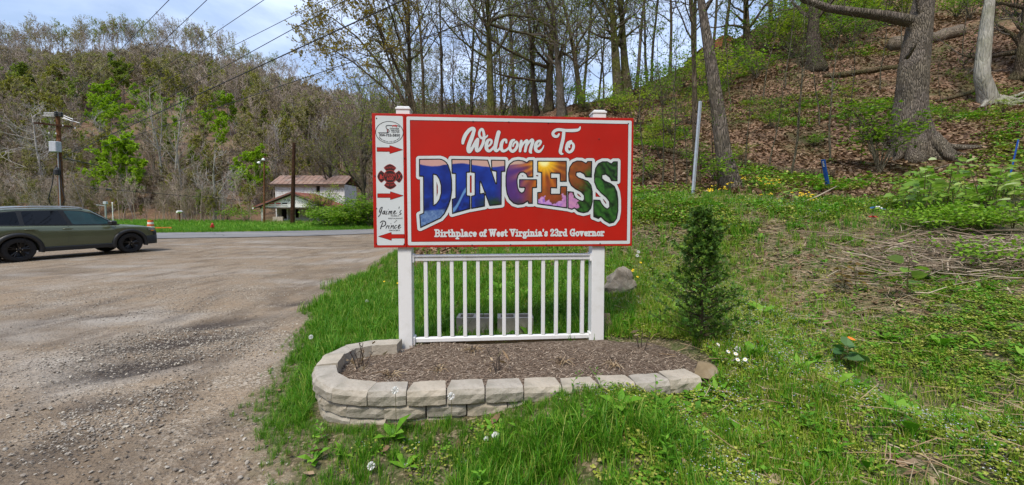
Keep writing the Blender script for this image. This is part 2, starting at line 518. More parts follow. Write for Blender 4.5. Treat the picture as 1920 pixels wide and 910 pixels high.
def H(x, y):
    x = np.asarray(x, float); y = np.asarray(y, float)
    sh = x.shape
    q = np.stack([x.ravel(), y.ravel()], 1)
    xc = np.clip(q[:, 0], -60, 62); yc = np.clip(q[:, 1], -8, 62)
    z = np.full(len(q), _W[_n])
    for k in range(_n):
        z -= _W[k] * _phi((xc - _C[k, 0]) ** 2 + (yc - _C[k, 1]) ** 2)
    z = z.reshape(sh)
    left = smooth01(-3.5, -5.5, x) * smooth01(26, 22, y)
    z = z * (1 - .85 * left)
    # small unevenness of the ground
    z = z + (fbm(x * 1.1, y * 1.1) - .5) * .06 * smooth01(-2.2, -.2, x - np.interp(y, _gy, _gx)) + (fbm(x * .5 + 9, y * .5) - .5) * .03
    hillm = smooth01(9, 14, y) * smooth01(-1, 4, x)
    z = z + hillm * (fbm(x * .45, y * .45 + 31) - .5) * .7
    z = z + 60 * smooth01(-22, -120, y)          # unseen valley side behind the photographer, added to darken the low sky light
    w = smooth01(44, 58, y)
    z = z * (1 - w) + far_hill(x, y) * w
    z = z * smooth01(4.3, 8.5, road_dist(x, y))
    return z
_gy = [-5, 0, 1.5, 2.18, 2.92, 3.82, 5, 6.49, 8.8, 12.1, 16, 20, 24, 30]
_gx = [-.6, -.9, -1.05, -1.36, -1.95, -2.44, -2.9, -3.42, -3.66, -3.7, -4.2, -5.2, -7, -12]
def h1(x, y): return float(H(np.array([x]), np.array([y]))[0])

def masks(x, y):
    """weights: gravel, litter, verge grass; what is left is weedy soil"""
    nz = (fbm(x * 1.7, y * 1.7, 4) - .5)
    gx = np.interp(y, _gy, _gx)
    grav = smooth01(.18, -.18, x - gx + nz * .9)
    rd = road_dist(x, y)
    beyond = (y > np.interp(x, _rf[:, 0], _rf[:, 1]) - .5) & (x < 4)
    grav = np.where(beyond, 0, grav)
    nz2 = (fbm(x * .6 + 5, y * .6, 4) - .5)
    lit = smooth01(-.7, .9, y - (8.6 + .10 * np.maximum(0, x - 4) * -1.0) + nz2 * 2.6) * smooth01(-4.5, -1.5, x - nz2 * 3)
    lit = np.where(beyond, smooth01(44, 52, y + nz2 * 6), lit * (1 - grav))
    lit = np.maximum(lit, smooth01(60, 75, y))
    lit = np.maximum(lit, smooth01(-18, -26, y + nz2 * 6)); grav = grav * (1 - smooth01(-18, -26, y))
    verge = np.where(beyond, 1 - lit, 0)
    return grav, lit, verge

# ------------------------------------------------------------------ ground sheet
def ground_material():
    t = NT('ground_cover')
    at = t.n('ShaderNodeAttribute', attribute_name='mask')
    g, lt, vg = t.sep(at.outputs['Color'])[:3]
    c = t.coord()
    # gravel: crushed stone, sand and wet tracks
    big = t.noise(c, .35, 5, .6)
    mid = t.noise(c, 1.6, 5, .6)
    fine = t.noise(c, 30, 4, .6)
    st = t.voro(c, 55, 'Color')
    sd = t.voro(c, 55, 'Distance')
    sc1 = t.sep(st)[0]
    gcol = t.ramp(sc1, [(0, (.15, .115, .08)), (.5, (.27, .215, .155)), (1, (.46, .40, .32))])
    sand = t.ramp(fine, [(.3, (.225, .165, .11)), (.7, (.35, .27, .185))])
    gcol = t.mix(t.val(mid, .38, .60), gcol, sand)
    gcol = t.mix(t.val(big, .50, .64, 0, .6), gcol, (.15, .118, .085))
    pale = t.noise(t.coord((.5, 1.2, 1)), .55, 4)
    gcol = t.mix(t.val(pale, .50, .66, 0, .6), gcol, (.40, .37, .33))
    trk = t.noise(t.coord((.9, .35, 1)), 2.2, 6, .7)
    gcol = t.mix(t.val(trk, .50, .64, 0, .55), gcol, (.12, .088, .06))
    mud = t.n('ShaderNodeAttribute', attribute_name='mud')
    gcol = t.mix(t.math('MULTIPLY', mud.outputs['Fac'], t.val(fine, .25, .6, .6, 1)), gcol, (.048, .034, .024))
    # soil under the weeds
    bits = t.sep(t.voro(t.coord((55, 90, 55)), 1.0, 'Color'))[0]
    scol = t.ramp(bits, [(0, (.035, .03, .016)), (.4, (.075, .075, .026)), (.7, (.16, .125, .07)), (1, (.32, .26, .17))])
    scol = t.mix(t.val(t.noise(c, 7, 5, .7), .45, .62, 0, .75), scol, (.06, .10, .018))
    scol = t.mix(t.val(t.noise(c, 1.2, 4), .5, .68, 0, .45), scol, (.20, .16, .10))
    # leaf litter
    vc = t.voro(c, 13, 'Color')
    lcol = t.ramp(t.sep(vc)[0], [(0, (.055, .034, .022)), (.35, (.16, .088, .05)), (.7, (.27, .16, .095)), (1, (.40, .275, .185))])
    lcol = t.mix(t.val(t.noise(c, .8, 5, .65), .45, .62, 0, .6), lcol, (.055, .04, .025))
    lcol = t.mix(t.val(t.noise(c, .42, 5, .6), .50, .62, 0, .62), lcol, (.085, .095, .028))
    vcol = t.ramp(t.noise(c, 3.5, 6, .7), [(.3, (.08, .22, .015)), (.7, (.18, .38, .03))])
    far = t.n('ShaderNodeSeparateXYZ')
    t.l(c, far.inputs[0])
    farm = t.val(far.outputs['Y'], 45, 75)
    fcol = t.ramp(t.noise(c, .35, 8, .75), [(.3, (.085, .05, .032)), (.5, (.18, .115, .075)), (.62, (.12, .115, .045)), (.8, (.23, .165, .11))])
    lcol = t.mix(farm, lcol, fcol)
    col = t.mix(g, scol, gcol)
    col = t.mix(lt, col, lcol)
    col = t.mix(vg, col, vcol)
    hgt = t.math('ADD', t.math('MULTIPLY', sd, .6), fine)
    nm = t.bump(t.math('ADD', hgt, bits), .75, .022)
    nm = t.bump(t.math('ADD', t.voro(c, 13, 'Distance'), t.noise(c, 40, 3)), .35, .04, nm)
    rough = t.val(mud.outputs['Fac'], 0, 1, .95, .55)
    return t.done(t.pbsdf(col, rough, 0, .25, nm))

def _axis(a, lo, hi, n0, c0):
    tl, th = math.asinh((lo - c0) / a), math.asinh((hi - c0) / a)
    n = int((th - tl) / n0)
    return c0 + a * np.sinh(np.linspace(tl, th, n))
gxs = _axis(6.0, -430, 260, .0215, 0.0)
gys = _axis(6.0, -170, 330, .0215, 3.0)
GX, GY = np.meshgrid(gxs, gys)
GZ = H(GX, GY)
# keep the sheet under the stone bed
bed_in = smooth01(.55, .3, np.abs(GY - 3.1)) * smooth01(1.5, 1.2, np.abs(GX - 0.05))
GZ = GZ - bed_in * .06
def grid_mesh(name, X, Y, Z, mat, attrs=None):
    ny, nx = X.shape
    V = np.stack([X.ravel(), Y.ravel(), Z.ravel()], 1)
    idx = np.arange(ny * nx).reshape(ny, nx)
    F = np.stack([idx[:-1, :-1].ravel(), idx[:-1, 1:].ravel(), idx[1:, 1:].ravel(), idx[1:, :-1].ravel()], 1)
    me = bpy.data.meshes.new(name)
    me.vertices.add(len(V)); me.vertices.foreach_set('co', V.ravel())
    me.loops.add(F.size); me.loops.foreach_set('vertex_index', F.ravel())
    me.polygons.add(len(F)); me.polygons.foreach_set('loop_start', np.arange(0, F.size, 4))
    me.polygons.foreach_set('use_smooth', np.ones(len(F), bool))
    me.update(calc_edges=True)
    me.materials.append(mat)
    for k, (typ, arr) in (attrs or {}).items():
        a = me.attributes.new(k, typ, 'POINT')
        a.data.foreach_set('color' if 'COLOR' in typ else 'value', np.ascontiguousarray(arr, dtype=np.float32).ravel())
    return me
gm, lm, vm = masks(GX, GY)
def mud_at(x, y):
    m = np.zeros_like(x)
    rut = smooth01(.13, .03, np.abs(x + 1.62 + .1 * (y - 2.2) + .03 * np.sin(y * 9))) * smooth01(3.1, 2.7, y) * .75
    for (px, py, sx, sy, a) in ((330, 640, .75, .30, 1.0), (235, 690, .55, .32, 1.0), (395, 610, .5, .2, .8), (440, 600, .45, .18, .7), (180, 760, .5, .25, .5), (390, 850, .16, .5, .6), (60, 870, .3, .4, .5), (560, 570, .5, .2, .6), (640, 540, .6, .3, .35), (240, 590, 1.0, .12, .45)):
        d = FPX * EYE / (py - HORIZON)
        cx = (px - CX) / FPX * d
        u = (x - cx) * .93 + (y - d) * .36; v = -(x - cx) * .36 + (y - d) * .93
        m = np.maximum(m, a * np.exp(-(u / sx) ** 2 - (v / sy) ** 2))
    trk_ = 0
    for (c0, sl_) in ((-2.6, .42), (-3.9, .42), (-5.9, .30)):
        trk_ = np.maximum(trk_, smooth01(.22, .05, np.abs(x - c0 + sl_ * (y - 3) + .12 * np.sin(y * 1.3 + c0))) * smooth01(9, 6, y) * .42)
    rut = np.maximum(rut, trk_)
    return np.clip(np.maximum(m * 1.9 - .25, rut) * (fbm(x * 4, y * 4) * 2.2 - .15), 0, 1)
mudA = mud_at(GX, GY) * gm
GZ = GZ - mudA * .03
mk = np.stack([gm, lm, vm, np.ones_like(gm)], -1)
ground = link('ground', grid_mesh('ground', GX, GY, GZ, ground_material(), {'mask': ('FLOAT_COLOR', mk), 'mud': ('FLOAT', mudA)}))
tag(ground, 'gravel lot, weedy grass and leaf covered slopes rising to wooded hills', 'ground', kind='structure')

# ------------------------------------------------------------------ road
def asphalt():
    t = NT('asphalt_worn')
    c = t.coord()
    f = t.noise(c, 45, 4)
    b = t.noise(t.coord((.25, .7, 1)), .6, 5)
    col = t.ramp(f, [(.3, (.14, .14, .145)), (.7, (.20, .20, .205))])
    col = t.mix(t.val(b, .42, .66, 0, .7), col, (.27, .26, .25))
    cr = t.voro(t.coord((.35, .8, 1)), .8, 'Distance', 'DISTANCE_TO_EDGE')
    col = t.mix(t.val(cr, .0, .02, .8, 0), col, (.05, .05, .05))
    return t.done(t.pbsdf(col, .9, 0, .3, t.bump(f, .3, .01)))
ts = np.linspace(0, 1, 9)
edge = (fbm(np.arange(len(_rf)) * .6, np.zeros(len(_rf))) - .5) * 1.4
RX = _rf[:, 0][:, None] + _rn[:, 0][:, None] * ts * (ROAD_W + edge[:, None])
RY = _rf[:, 1][:, None] + _rn[:, 1][:, None] * ts * (ROAD_W + edge[:, None])
road = link('road', grid_mesh('road', RX[:, ::-1], RY[:, ::-1], np.full_like(RX, .035), asphalt()))
tag(road, 'worn grey asphalt road crossing beyond the gravel lot', 'road', kind='structure')
# painted edge line, faded, along the far side
lw = np.array([.25, .37])
LX = _rf[:, 0][:, None] + _rn[:, 0][:, None] * lw
LY = _rf[:, 1][:, None] + _rn[:, 1][:, None] * lw
lm_ = NT('faded_line')
_c = lm_.coord()
ln = link('road_edge_line', grid_mesh('road_edge_line', LX[:, ::-1], LY[:, ::-1], np.full_like(LX, .041), lm_.done(lm_.pbsdf(lm_.ramp(lm_.noise(_c, 3, 5, .7), [(.40, (.19, .19, .19)), (.6, (.45, .45, .43))]), .9))), road)

# ------------------------------------------------------------------ scattering (stuff)
def scatter(name, protos, pts, rot, scl, idx, label, cat):
    """protos: meshes; one object whose points carry copies of them"""
    pts = np.asarray(pts, float)
    me = bpy.data.meshes.new(name)
    me.vertices.add(len(pts)); me.vertices.foreach_set('co', pts.ravel())
    a = me.attributes.new('rot', 'FLOAT_VECTOR', 'POINT'); a.data.foreach_set('vector', np.ascontiguousarray(rot, np.float32).ravel())
    a = me.attributes.new('scl', 'FLOAT', 'POINT'); a.data.foreach_set('value', np.ascontiguousarray(scl, np.float32).ravel())
    a = me.attributes.new('pick', 'INT', 'POINT'); a.data.foreach_set('value', np.ascontiguousarray(idx, np.int32).ravel())
    me.update()
    coll = bpy.data.collections.new(name + '_kinds')
    for i, p in enumerate(protos):
        coll.objects.link(bpy.data.objects.new('%s_kind_%02d' % (name, i), p))
    o = link(name, me)
    ng = bpy.data.node_groups.new(name, 'GeometryNodeTree')
    ng.interface.new_socket('Geometry', in_out='INPUT', socket_type='NodeSocketGeometry')
    ng.interface.new_socket('Geometry', in_out='OUTPUT', socket_type='NodeSocketGeometry')
    N, L = ng.nodes, ng.links
    gi, go = N.new('NodeGroupInput'), N.new('NodeGroupOutput')
    ci = N.new('GeometryNodeCollectionInfo')
    ci.inputs['Collection'].default_value = coll
    ci.inputs['Separate Children'].default_value = True
    ci.inputs['Reset Children'].default_value = True
    ip = N.new('GeometryNodeInstanceOnPoints')
    ip.inputs['Pick Instance'].default_value = True
    def na(nm, typ):
        x = N.new('GeometryNodeInputNamedAttribute'); x.data_type = typ; x.inputs['Name'].default_value = nm
        return x.outputs['Attribute']
    L.new(gi.outputs[0], ip.inputs['Points'])
    L.new(ci.outputs[0], ip.inputs['Instance'])
    L.new(na('pick', 'INT'), ip.inputs['Instance Index'])
    L.new(na('rot', 'FLOAT_VECTOR'), ip.inputs['Rotation'])
    L.new(na('scl', 'FLOAT'), ip.inputs['Scale'])
    L.new(ip.outputs[0], go.inputs[0])
    md = o.modifiers.new('copies', 'NODES')
    md.node_group = ng
    return tag(o, label, cat, kind='stuff')

# ------------------------------------------------------------------ flat shapes from distance fields (print, lettering)
def seg_poly_sdf(U, V, polys):
    """signed distance to closed outlines (odd-even inside)"""
    d = np.full(U.shape, 1e9)
    ins = np.zeros(U.shape, bool)
    for poly in polys:
        q = np.asarray(poly, float)
        for a, b in zip(q, np.roll(q, -1, 0)):
            e = b - a
            L2 = (e ** 2).sum() + 1e-12
            t = np.clip(((U - a[0]) * e[0] + (V - a[1]) * e[1]) / L2, 0, 1)
            d = np.minimum(d, (U - a[0] - t * e[0]) ** 2 + (V - a[1] - t * e[1]) ** 2)
            c = (a[1] > V) != (b[1] > V)
            ins ^= c & (U < (b[0] - a[0]) * (V - a[1]) / (b[1] - a[1] + 1e-12) + a[0])
    d = np.sqrt(d)
    return np.where(ins, -d, d)

def spline(pts, n=5):
    """smooth curve through points (any number of columns)"""
    p = np.asarray(pts, float)
    if len(p) < 3: return p
    q = np.vstack([2 * p[0] - p[1], p, 2 * p[-1] - p[-2]])
    out = []
    for i in range(1, len(q) - 2):
        for t in np.arange(n) / n:
            a, b, c, d = q[i - 1], q[i], q[i + 1], q[i + 2]
            out.append(.5 * (2 * b + (c - a) * t + (2 * a - 5 * b + 4 * c - d) * t * t + (3 * b - a - 3 * c + d) * t ** 3))
    out.append(p[-1])
    return np.array(out)

def stroke_sdf(U, V, strokes):
    d = np.full(U.shape, 1e9)
    us_, vs_ = U[0], V[:, 0]
    for s in strokes:
        s = np.asarray(s, float)
        m_ = s[:, 2].max() + .02
        i0, i1 = np.searchsorted(us_, s[:, 0].min() - m_), np.searchsorted(us_, s[:, 0].max() + m_)
        j0, j1 = np.searchsorted(vs_, s[:, 1].min() - m_), np.searchsorted(vs_, s[:, 1].max() + m_)
        Uf, Vf, df = U, V, d
        U, V, d = U[j0:j1, i0:i1], V[j0:j1, i0:i1], d[j0:j1, i0:i1]
        if U.size == 0:
            U, V, d = Uf, Vf, df
            continue
        if len(s) == 1: s = np.vstack([s, s + 1e-5])
        for a, b in zip(s[:-1], s[1:]):
            ex, ey = b[0] - a[0], b[1] - a[1]
            t = np.clip(((U - a[0]) * ex + (V - a[1]) * ey) / (ex * ex + ey * ey + 1e-12), 0, 1)
            np.minimum(d, np.hypot(U - a[0] - t * ex, V - a[1] - t * ey) - (a[2] + t * (b[2] - a[2])), out=d)
        U, V, d = Uf, Vf, df
    return d

def sdf_mesh(mb, F, us, vs, y, full=False, back=False):
    """fills F<0 in the plane (u, y, v)"""
    neg = F < 0
    n4 = neg[:-1, :-1].astype(int) + neg[:-1, 1:] + neg[1:, 1:] + neg[1:, :-1]
    V, Fc = [], []
    for j in range(n4.shape[0]):
        row = n4[j] == 4
        if row.any():
            if full:
                runs = [(i, i + 1) for i in np.nonzero(row)[0]]
            else:
                e = np.diff(np.concatenate([[0], row.astype(int), [0]]))
                runs = list(zip(np.nonzero(e == 1)[0], np.nonzero(e == -1)[0]))
            for (i0, i1) in runs:
                b = len(V)
                V += [(us[i0], y, vs[j]), (us[i1], y, vs[j]), (us[i1], y, vs[j + 1]), (us[i0], y, vs[j + 1])]
                Fc.append((b, b + 1, b + 2, b + 3))
        for i in np.nonzero((n4[j] > 0) & (n4[j] < 4))[0]:
            cs = [(us[i], vs[j], F[j, i]), (us[i + 1], vs[j], F[j, i + 1]), (us[i + 1], vs[j + 1], F[j + 1, i + 1]), (us[i], vs[j + 1], F[j + 1, i])]
            poly = []
            for k in range(4):
                p, q = cs[k], cs[(k + 1) % 4]
                if p[2] < 0: poly.append((p[0], y, p[1]))
                if (p[2] < 0) != (q[2] < 0):
                    t = p[2] / (p[2] - q[2])
                    poly.append((p[0] + t * (q[0] - p[0]), y, p[1] + t * (q[1] - p[1])))
            if len(poly) >= 3:
                b = len(V)
                V += poly
                Fc.append(tuple(range(b, b + len(poly))))
    mb.add(V, Fc)
    return mb

def field(u0, u1, v0, v1, step):
    us = np.arange(u0, u1 + step, step); vs = np.arange(v0, v1 + step, step)
    U, V = np.meshgrid(us, vs)
    return us, vs, U, V

# ------------------------------------------------------------------ the welcome sign
_pl = P(699, 339, 3.505); _pr = P(1186.5, 341, 3.69)
SIGN_RZ = math.atan2(_pr[1] - _pl[1], _pr[0] - _pl[0])
S_O = (_pl + _pr) / 2
SW = math.hypot(_pr[0] - _pl[0], _pr[1] - _pl[1]) / 2      # half width
_su = np.array([math.cos(SIGN_RZ), math.sin(SIGN_RZ), 0]); _sn = np.array([-math.sin(SIGN_RZ), math.cos(SIGN_RZ), 0])
def S(px, py):
    """pixel -> (u, v) on the sign's face"""
    v = ray(px, py)
    t = ((S_O - np.array([0, 0, EYE])) @ _sn) / (v @ _sn)
    q = np.array([0, 0, EYE]) + v * t
    return np.array([(q - S_O) @ _su, q[2]])
sign = empty('welcome_sign', (S_O[0], S_O[1], 0), SIGN_RZ)
tag(sign, 'red and white welcome sign board on two white posts with a white baluster railing', 'sign')
vt, vb = S(940, 217)[1], S(940, 463)[1]
useam = S(761, 340)[0]
bd = MB().box(-SW, useam - .0015, 0, .022, vb, vt, bev=.002); bd.build('side_board', M['sign_red'], sign)
bd = MB().box(useam + .0015, SW, 0, .022, vb, vt, bev=.002); bd.build('main_board', M['sign_red'], sign)

def rounded(u0, u1, v0, v1, r, U, V):
    cx, cy, hx, hy = (u0 + u1) / 2, (v0 + v1) / 2, (u1 - u0) / 2 - r, (v1 - v0) / 2 - r
    qx, qy = np.abs(U - cx) - hx, np.abs(V - cy) - hy
    return np.hypot(np.maximum(qx, 0), np.maximum(qy, 0)) + np.minimum(np.maximum(qx, qy), 0) - r
us, vs, U, V = field(-SW, SW, vb, vt, .0045)
sm = sdf_mesh(MB(), rounded(-SW + .03, useam - .02, vb + .022, vt - .022, .012, U, V), us, vs, -.0012)
side_print = sm.build('white_side_panel', M['sign_white'], sign)
ring = np.maximum(rounded(useam + .012, SW - .02, vb + .02, vt - .025, .012, U, V), -rounded(useam + .042, SW - .05, vb + .05, vt - .055, .004, U, V))
sdf_mesh(MB(), ring, us, vs, -.0012).build('white_border', M['sign_white'], sign)
ring2 = np.maximum(rounded(useam + .042, SW - .05, vb + .05, vt - .055, .004, U, V), -rounded(useam + .0465, SW - .0545, vb + .0545, vt - .0595, .004, U, V))
sdf_mesh(MB(), ring2, us, vs, -.0014).build('border_dark_line', M['edge_dark'], sign)  # thin dark line just inside the white border

# the picture letters (outlines measured on the board)
Z5 = lambda p: S(770 + p[0] / 4.233, 225 + p[1] / 4.233)
Z6 = lambda p: S(960 + p[0] / 4.045, 225 + p[1] / 4.045)
LET = [
 (Z5, [[(66,310),(232,308),(252,313),(270,322),(288,338),(302,360),(320,415),(329,480),(330,560),(320,630),(300,690),(272,745),(240,782),(76,860),(68,752),(100,738),(98,452),(66,450)],
       [(182,435),(203,440),(224,470),(238,520),(239,580),(226,630),(206,660),(184,675)]]),
 (Z5, [[(322,310),(474,312),(474,418),(447,420),(447,598),(474,602),(475,707),(328,748),(326,628),(355,618),(355,430),(325,428)]]),
 (Z5, [[(477,312),(614,316),(678,505),(678,412),(640,404),(636,316),(752,318),(752,412),(724,414),(722,674),(625,684),(553,492),(553,584),(590,576),(590,688),(478,708),(478,604),(507,596),(507,422),(477,418)]]),
 (Z6, [[(162,305),(128,306),(112,320),(85,308),(45,303),(10,310),(-22,335),(-42,375),(-50,430),(-50,500),(-42,560),(-22,605),(10,635),(45,645),(85,640),(118,620),(122,637),(158,637),(158,518),(190,516),(190,450),(53,450),(53,515),(95,517),(90,540),(74,552),(57,541),(46,515),(42,480),(42,450),(50,420),(65,402),(85,400),(105,412),(115,437),(162,437)]]),
 (Z6, [[(190,310),(415,310),(415,470),(362,470),(360,410),(297,406),(297,440),(342,438),(342,520),(297,517),(296,560),(362,560),(364,502),(418,502),(418,672),(190,640),(190,548),(220,546),(220,402),(190,398)]]),
 (Z6, [[(608,312),(572,312),(560,326),(530,310),(492,308),(458,322),(434,358),(424,410),(428,462),(446,500),(478,526),(520,548),(542,572),(545,600),(535,614),(510,606),(484,590),(472,566),(468,545),(420,540),(420,672),(455,682),(472,672),(500,698),(540,708),(576,700),(600,672),(612,620),(612,545),(602,494),(578,464),(540,448),(505,436),(488,420),(490,402),(515,398),(542,412),(556,436),(605,438)]]),
 (Z6, [[(802,314),(768,314),(752,330),(722,314),(685,314),(652,330),(630,366),(620,420),(622,475),(640,520),(672,556),(712,590),(734,620),(736,660),(722,672),(702,660),(680,632),(668,606),(615,604),(615,736),(655,752),(672,738),(700,766),(738,788),(772,780),(796,748),(806,690),(806,605),(798,545),(778,502),(745,478),(705,462),(685,444),(685,420),(710,416),(738,438),(750,464),(800,466)]])]
polys = [[[tuple(f(p)) for p in pl] for pl in pls] for f, pls in LET]
allu = [p[0] for L_ in polys for pl in L_ for p in pl]; allv = [p[1] for L_ in polys for pl in L_ for p in pl]
B0, B1, B2, B3 = min(allu), max(allu), min(allv), max(allv)
us, vs, U, V = field(B0 - .05, B1 + .05, B2 - .05, B3 + .05, .0045)
union = np.full(U.shape, 1e9)

def picture(u, v):
    """the printed landscape: pink sky, blue ridges and river, low sun, flowers and leaves"""
    s = (u - B0) / (B1 - B0); t = (v - B2) / (B3 - B2)
    n1 = fbm(u * 9, v * 9, 4); n2 = fbm(u * 26 + 7, v * 26, 4); n3 = fbm(u * 60, v * 60 + 3, 3)
    L = lambda a, b, w: np.asarray(a) * (1 - w)[..., None] + np.asarray(b) * w[..., None]
    c = L((.010, .030, .22), (.02, .075, .46), np.clip(n1 * 1.6 - .3, 0, 1))
    c = L(c, (.01, .02, .10), smooth01(.75, .2, t) * smooth01(.30, .6, n2) * .8)
    # greens lower down towards the middle
    c = L(c, L((.008, .03, .02), (.05, .12, .03), n2), smooth01(.28, .38, s + (n1 - .5) * .15) * smooth01(.50, .36, t + (n1 - .5) * .12))
    # river
    rv = np.abs((t - (.22 + .32 * smooth01(.14, .24, s))) - .03 * np.sin(s * 60))
    c = L(c, (.16, .33, .62), smooth01(.045, .02, rv) * smooth01(.13, .16, s) * smooth01(.27, .24, s))
    c = L(c, L((.05, .12, .34), (.25, .38, .6), n3), smooth01(.26, .22, t - .25 * s) * smooth01(.14, .11, s))
    # purple and orange glow round the sun
    sx, sy = .617, .965
    dx, dy = (s - sx) * 2.6, (t - sy)
    r = np.hypot(dx, dy)
    c = L(c, (.16, .05, .20), smooth01(.36, .46, s) * smooth01(.2, .5, t) * .75)
    warm = L((.40, .10, .02), (.22, .07, .02), n2)
    c = L(c, warm, smooth01(.47, .57, s) * smooth01(.30, .42, t) * smooth01(.90, .80, s - .1 * (t - .5)) * .95)
    # sky strip
    c = L(c, L((.62, .38, .36), (.60, .50, .38), s), smooth01(.905, .92, t + .02 * np.sin(s * 22) + (n1 - .5) * .03) * smooth01(.53, .50, s))
    rays = np.abs(np.sin(np.arctan2(dy, dx) * 9)) ** 3
    c = L(c, (.85, .33, .03), np.clip(rays * smooth01(.62, .05, r) * .75, 0, 1))
    c = L(c, (.95, .62, .04), smooth01(.24, .04, r))
    c = L(c, (1.0, .95, .45), smooth01(.09, .03, r))
    # dark green leaves at the right
    lf = np.abs(np.sin(s * 55 + t * 18 + n1 * 7))
    green = L((.006, .022, .010), (.05, .17, .03), np.clip(lf * n2 * 1.6, 0, 1))
    c = L(c, green, smooth01(.70, .80, s + (n1 - .5) * .12 - .22 * (t - .5)) * .96)
    c = L(c, (.24, .09, .03), smooth01(.66, .72, s) * smooth01(.84, .78, s) * smooth01(.62, .75, t) * n2)
    for (a, b, ra, rb, th) in ((.895, .60, .03, .13, .35), (.80, .17, .02, .12, -.5), (.95, .42, .015, .12, -.9), (.90, .25, .012, .14, .9), (.86, .42, .014, .12, 1.2), (.97, .2, .02, .1, .2)):
        p = (s - a) * math.cos(th) * 1.0 + (t - b) * math.sin(th) * .25; q = -(s - a) * math.sin(th) * 1.0 + (t - b) * math.cos(th) * .35
        e = (p / (ra * 1.0)) ** 2 + (q / (rb * .42)) ** 2
        c = L(c, L((.02, .11, .02), (.08, .26, .05), n3), smooth01(1.0, .8, e) * (.35 + .65 * (a == .895)))
    # rhododendron-like blossoms
    for (a, b, rr) in ((.600, .30, .048), (.655, .22, .050), (.625, .17, .045), (.745, .36, .045), (.715, .27, .035), (.575, .22, .03)):
        e = np.hypot((s - a) * 2.9, t - b) / rr / 3.3
        ang = np.arctan2(t - b, (s - a) * 2.9)
        pet = 1.0 + .18 * np.sin(ang * 7 + a * 40) + (n3 - .5) * .5
        bl = L((.32, .16, .62), (.72, .42, .72), np.clip(n3 * 1.5 - .25, 0, 1))
        bl = L(bl, (.60, .28, .38), smooth01(.68, .74, s) * .6)
        c = L(c, bl, smooth01(pet, pet - .15, e))
    return np.clip(c, 0, 1) ** 1.15 * .95

pm = NT('printed_landscape')
pa = pm.n('ShaderNodeAttribute', attribute_name='print')
M['print'] = pm.done(pm.pbsdf(pa.outputs['Color'], .42, 0, .4))
for L_ in polys:
    q = np.vstack([np.array(pl) for pl in L_])
    i0, i1 = np.searchsorted(us, q[:, 0].min() - .045), np.searchsorted(us, q[:, 0].max() + .045)
    f = seg_poly_sdf(U[:, i0:i1], V[:, i0:i1], L_)
    union[:, i0:i1] = np.minimum(union[:, i0:i1], f)
    lus = us[i0:i1]
    mb = sdf_mesh(MB(), f + .0105, lus, vs, -.0052, full=True)
    me = mb.mesh('letter', M['print'])
    co = np.empty(len(me.vertices) * 3); me.vertices.foreach_get('co', co); co = co.reshape(-1, 3)
    colr = np.ones((len(co), 4), np.float32); colr[:, :3] = picture(co[:, 0], co[:, 2])
    at = me.attributes.new('print', 'FLOAT_COLOR', 'POINT'); at.data.foreach_set('color', colr.ravel())
    lo = link('letter', me, sign)
    sdf_mesh(MB(), f, lus, vs, -.0040).build('letter_outline', M['sign_black'], lo)
sdf_mesh(MB(), union - .026, us, vs, -.0026).build('white_letter_surround', M['sign_white'], sign)
sdf_mesh(MB(), union - .0295, us, vs, -.0018).build('dark_letter_edge', M['edge_dark'], sign)

# brush script "Welcome To"
ZA = 8.348
WEL = [
 [(65,325,20),(75,270,27),(110,190,29),(165,120,27),(215,95,27),(240,112,27),(233,155,27),(205,240,31),(170,330,31),(152,405,31),(160,455,27),(190,440,23),(230,370,23),(270,300,25),(298,265,25)],
 [(298,270,25),(290,330,27),(278,410,27),(290,445,23),(330,420,23),(375,340,23),(395,260,23),(395,180,21),(375,112,19),(350,110,19),(325,150,19),(325,200,19),(350,240,19),(400,245,17),(440,220,13),(452,200,9)],
 [(455,380,14),(500,340,17),(515,292,19),(490,268,17),(452,292,25),(432,360,27),(440,420,27),(475,448,21),(520,420,19),(560,370,16)],
 [(625,155,31),(605,230,31),(585,320,31),(570,410,29),(590,445,21),(625,425,17),(660,380,15)],
 [(745,312,17),(740,272,17),(700,278,21),(672,330,27),(665,400,27),(690,445,23),(740,435,19),(790,390,16)],
 [(870,272,15),(830,292,23),(808,350,25),(802,410,25),(840,452,23),(890,420,23),(920,350,21),(902,302,18),(862,332,14),(850,372,13)],
 [(980,292,21),(970,360,25),(960,448,21)], [(962,430,14),(1000,345,17),(1056,285,19),(1075,302,23),(1055,370,23),(1040,448,21)],
 [(1050,390,14),(1100,312,17),(1145,272,21),(1160,300,25),(1135,380,25),(1120,450,25),(1135,475,14)],
 [(1215,390,14),(1265,350,17),(1285,302,19),(1257,287,17),(1217,322,25),(1202,390,27),(1215,440,25),(1260,455,21),(1310,410,13),(1332,360,7)],
 [(1570,182,15),(1540,220,20),(1490,207,25),(1475,167,23),(1510,127,23),(1570,112,23),(1680,125,23),(1800,125,25),(1870,115,21),(1895,90,15),(1902,65,7)],
 [(1645,150,25),(1635,250,27),(1605,380,27),(1590,460,25),(1610,490,18),(1632,490,9)],
 [(1760,292,17),(1710,322,23),(1692,380,27),(1690,430,25),(1730,465,21),(1780,430,23),(1798,360,21),(1768,317,16),(1732,350,13),(1735,390,11)]]
def to_sign(st, ox, oy, z):
    s = spline(st, 4)
    k = S(ox + 100, oy)[0] - S(ox, oy)[0]
    return np.array([(*S(ox + p[0] / z, oy + p[1] / z), p[2] / z * k / 100) for p in s])
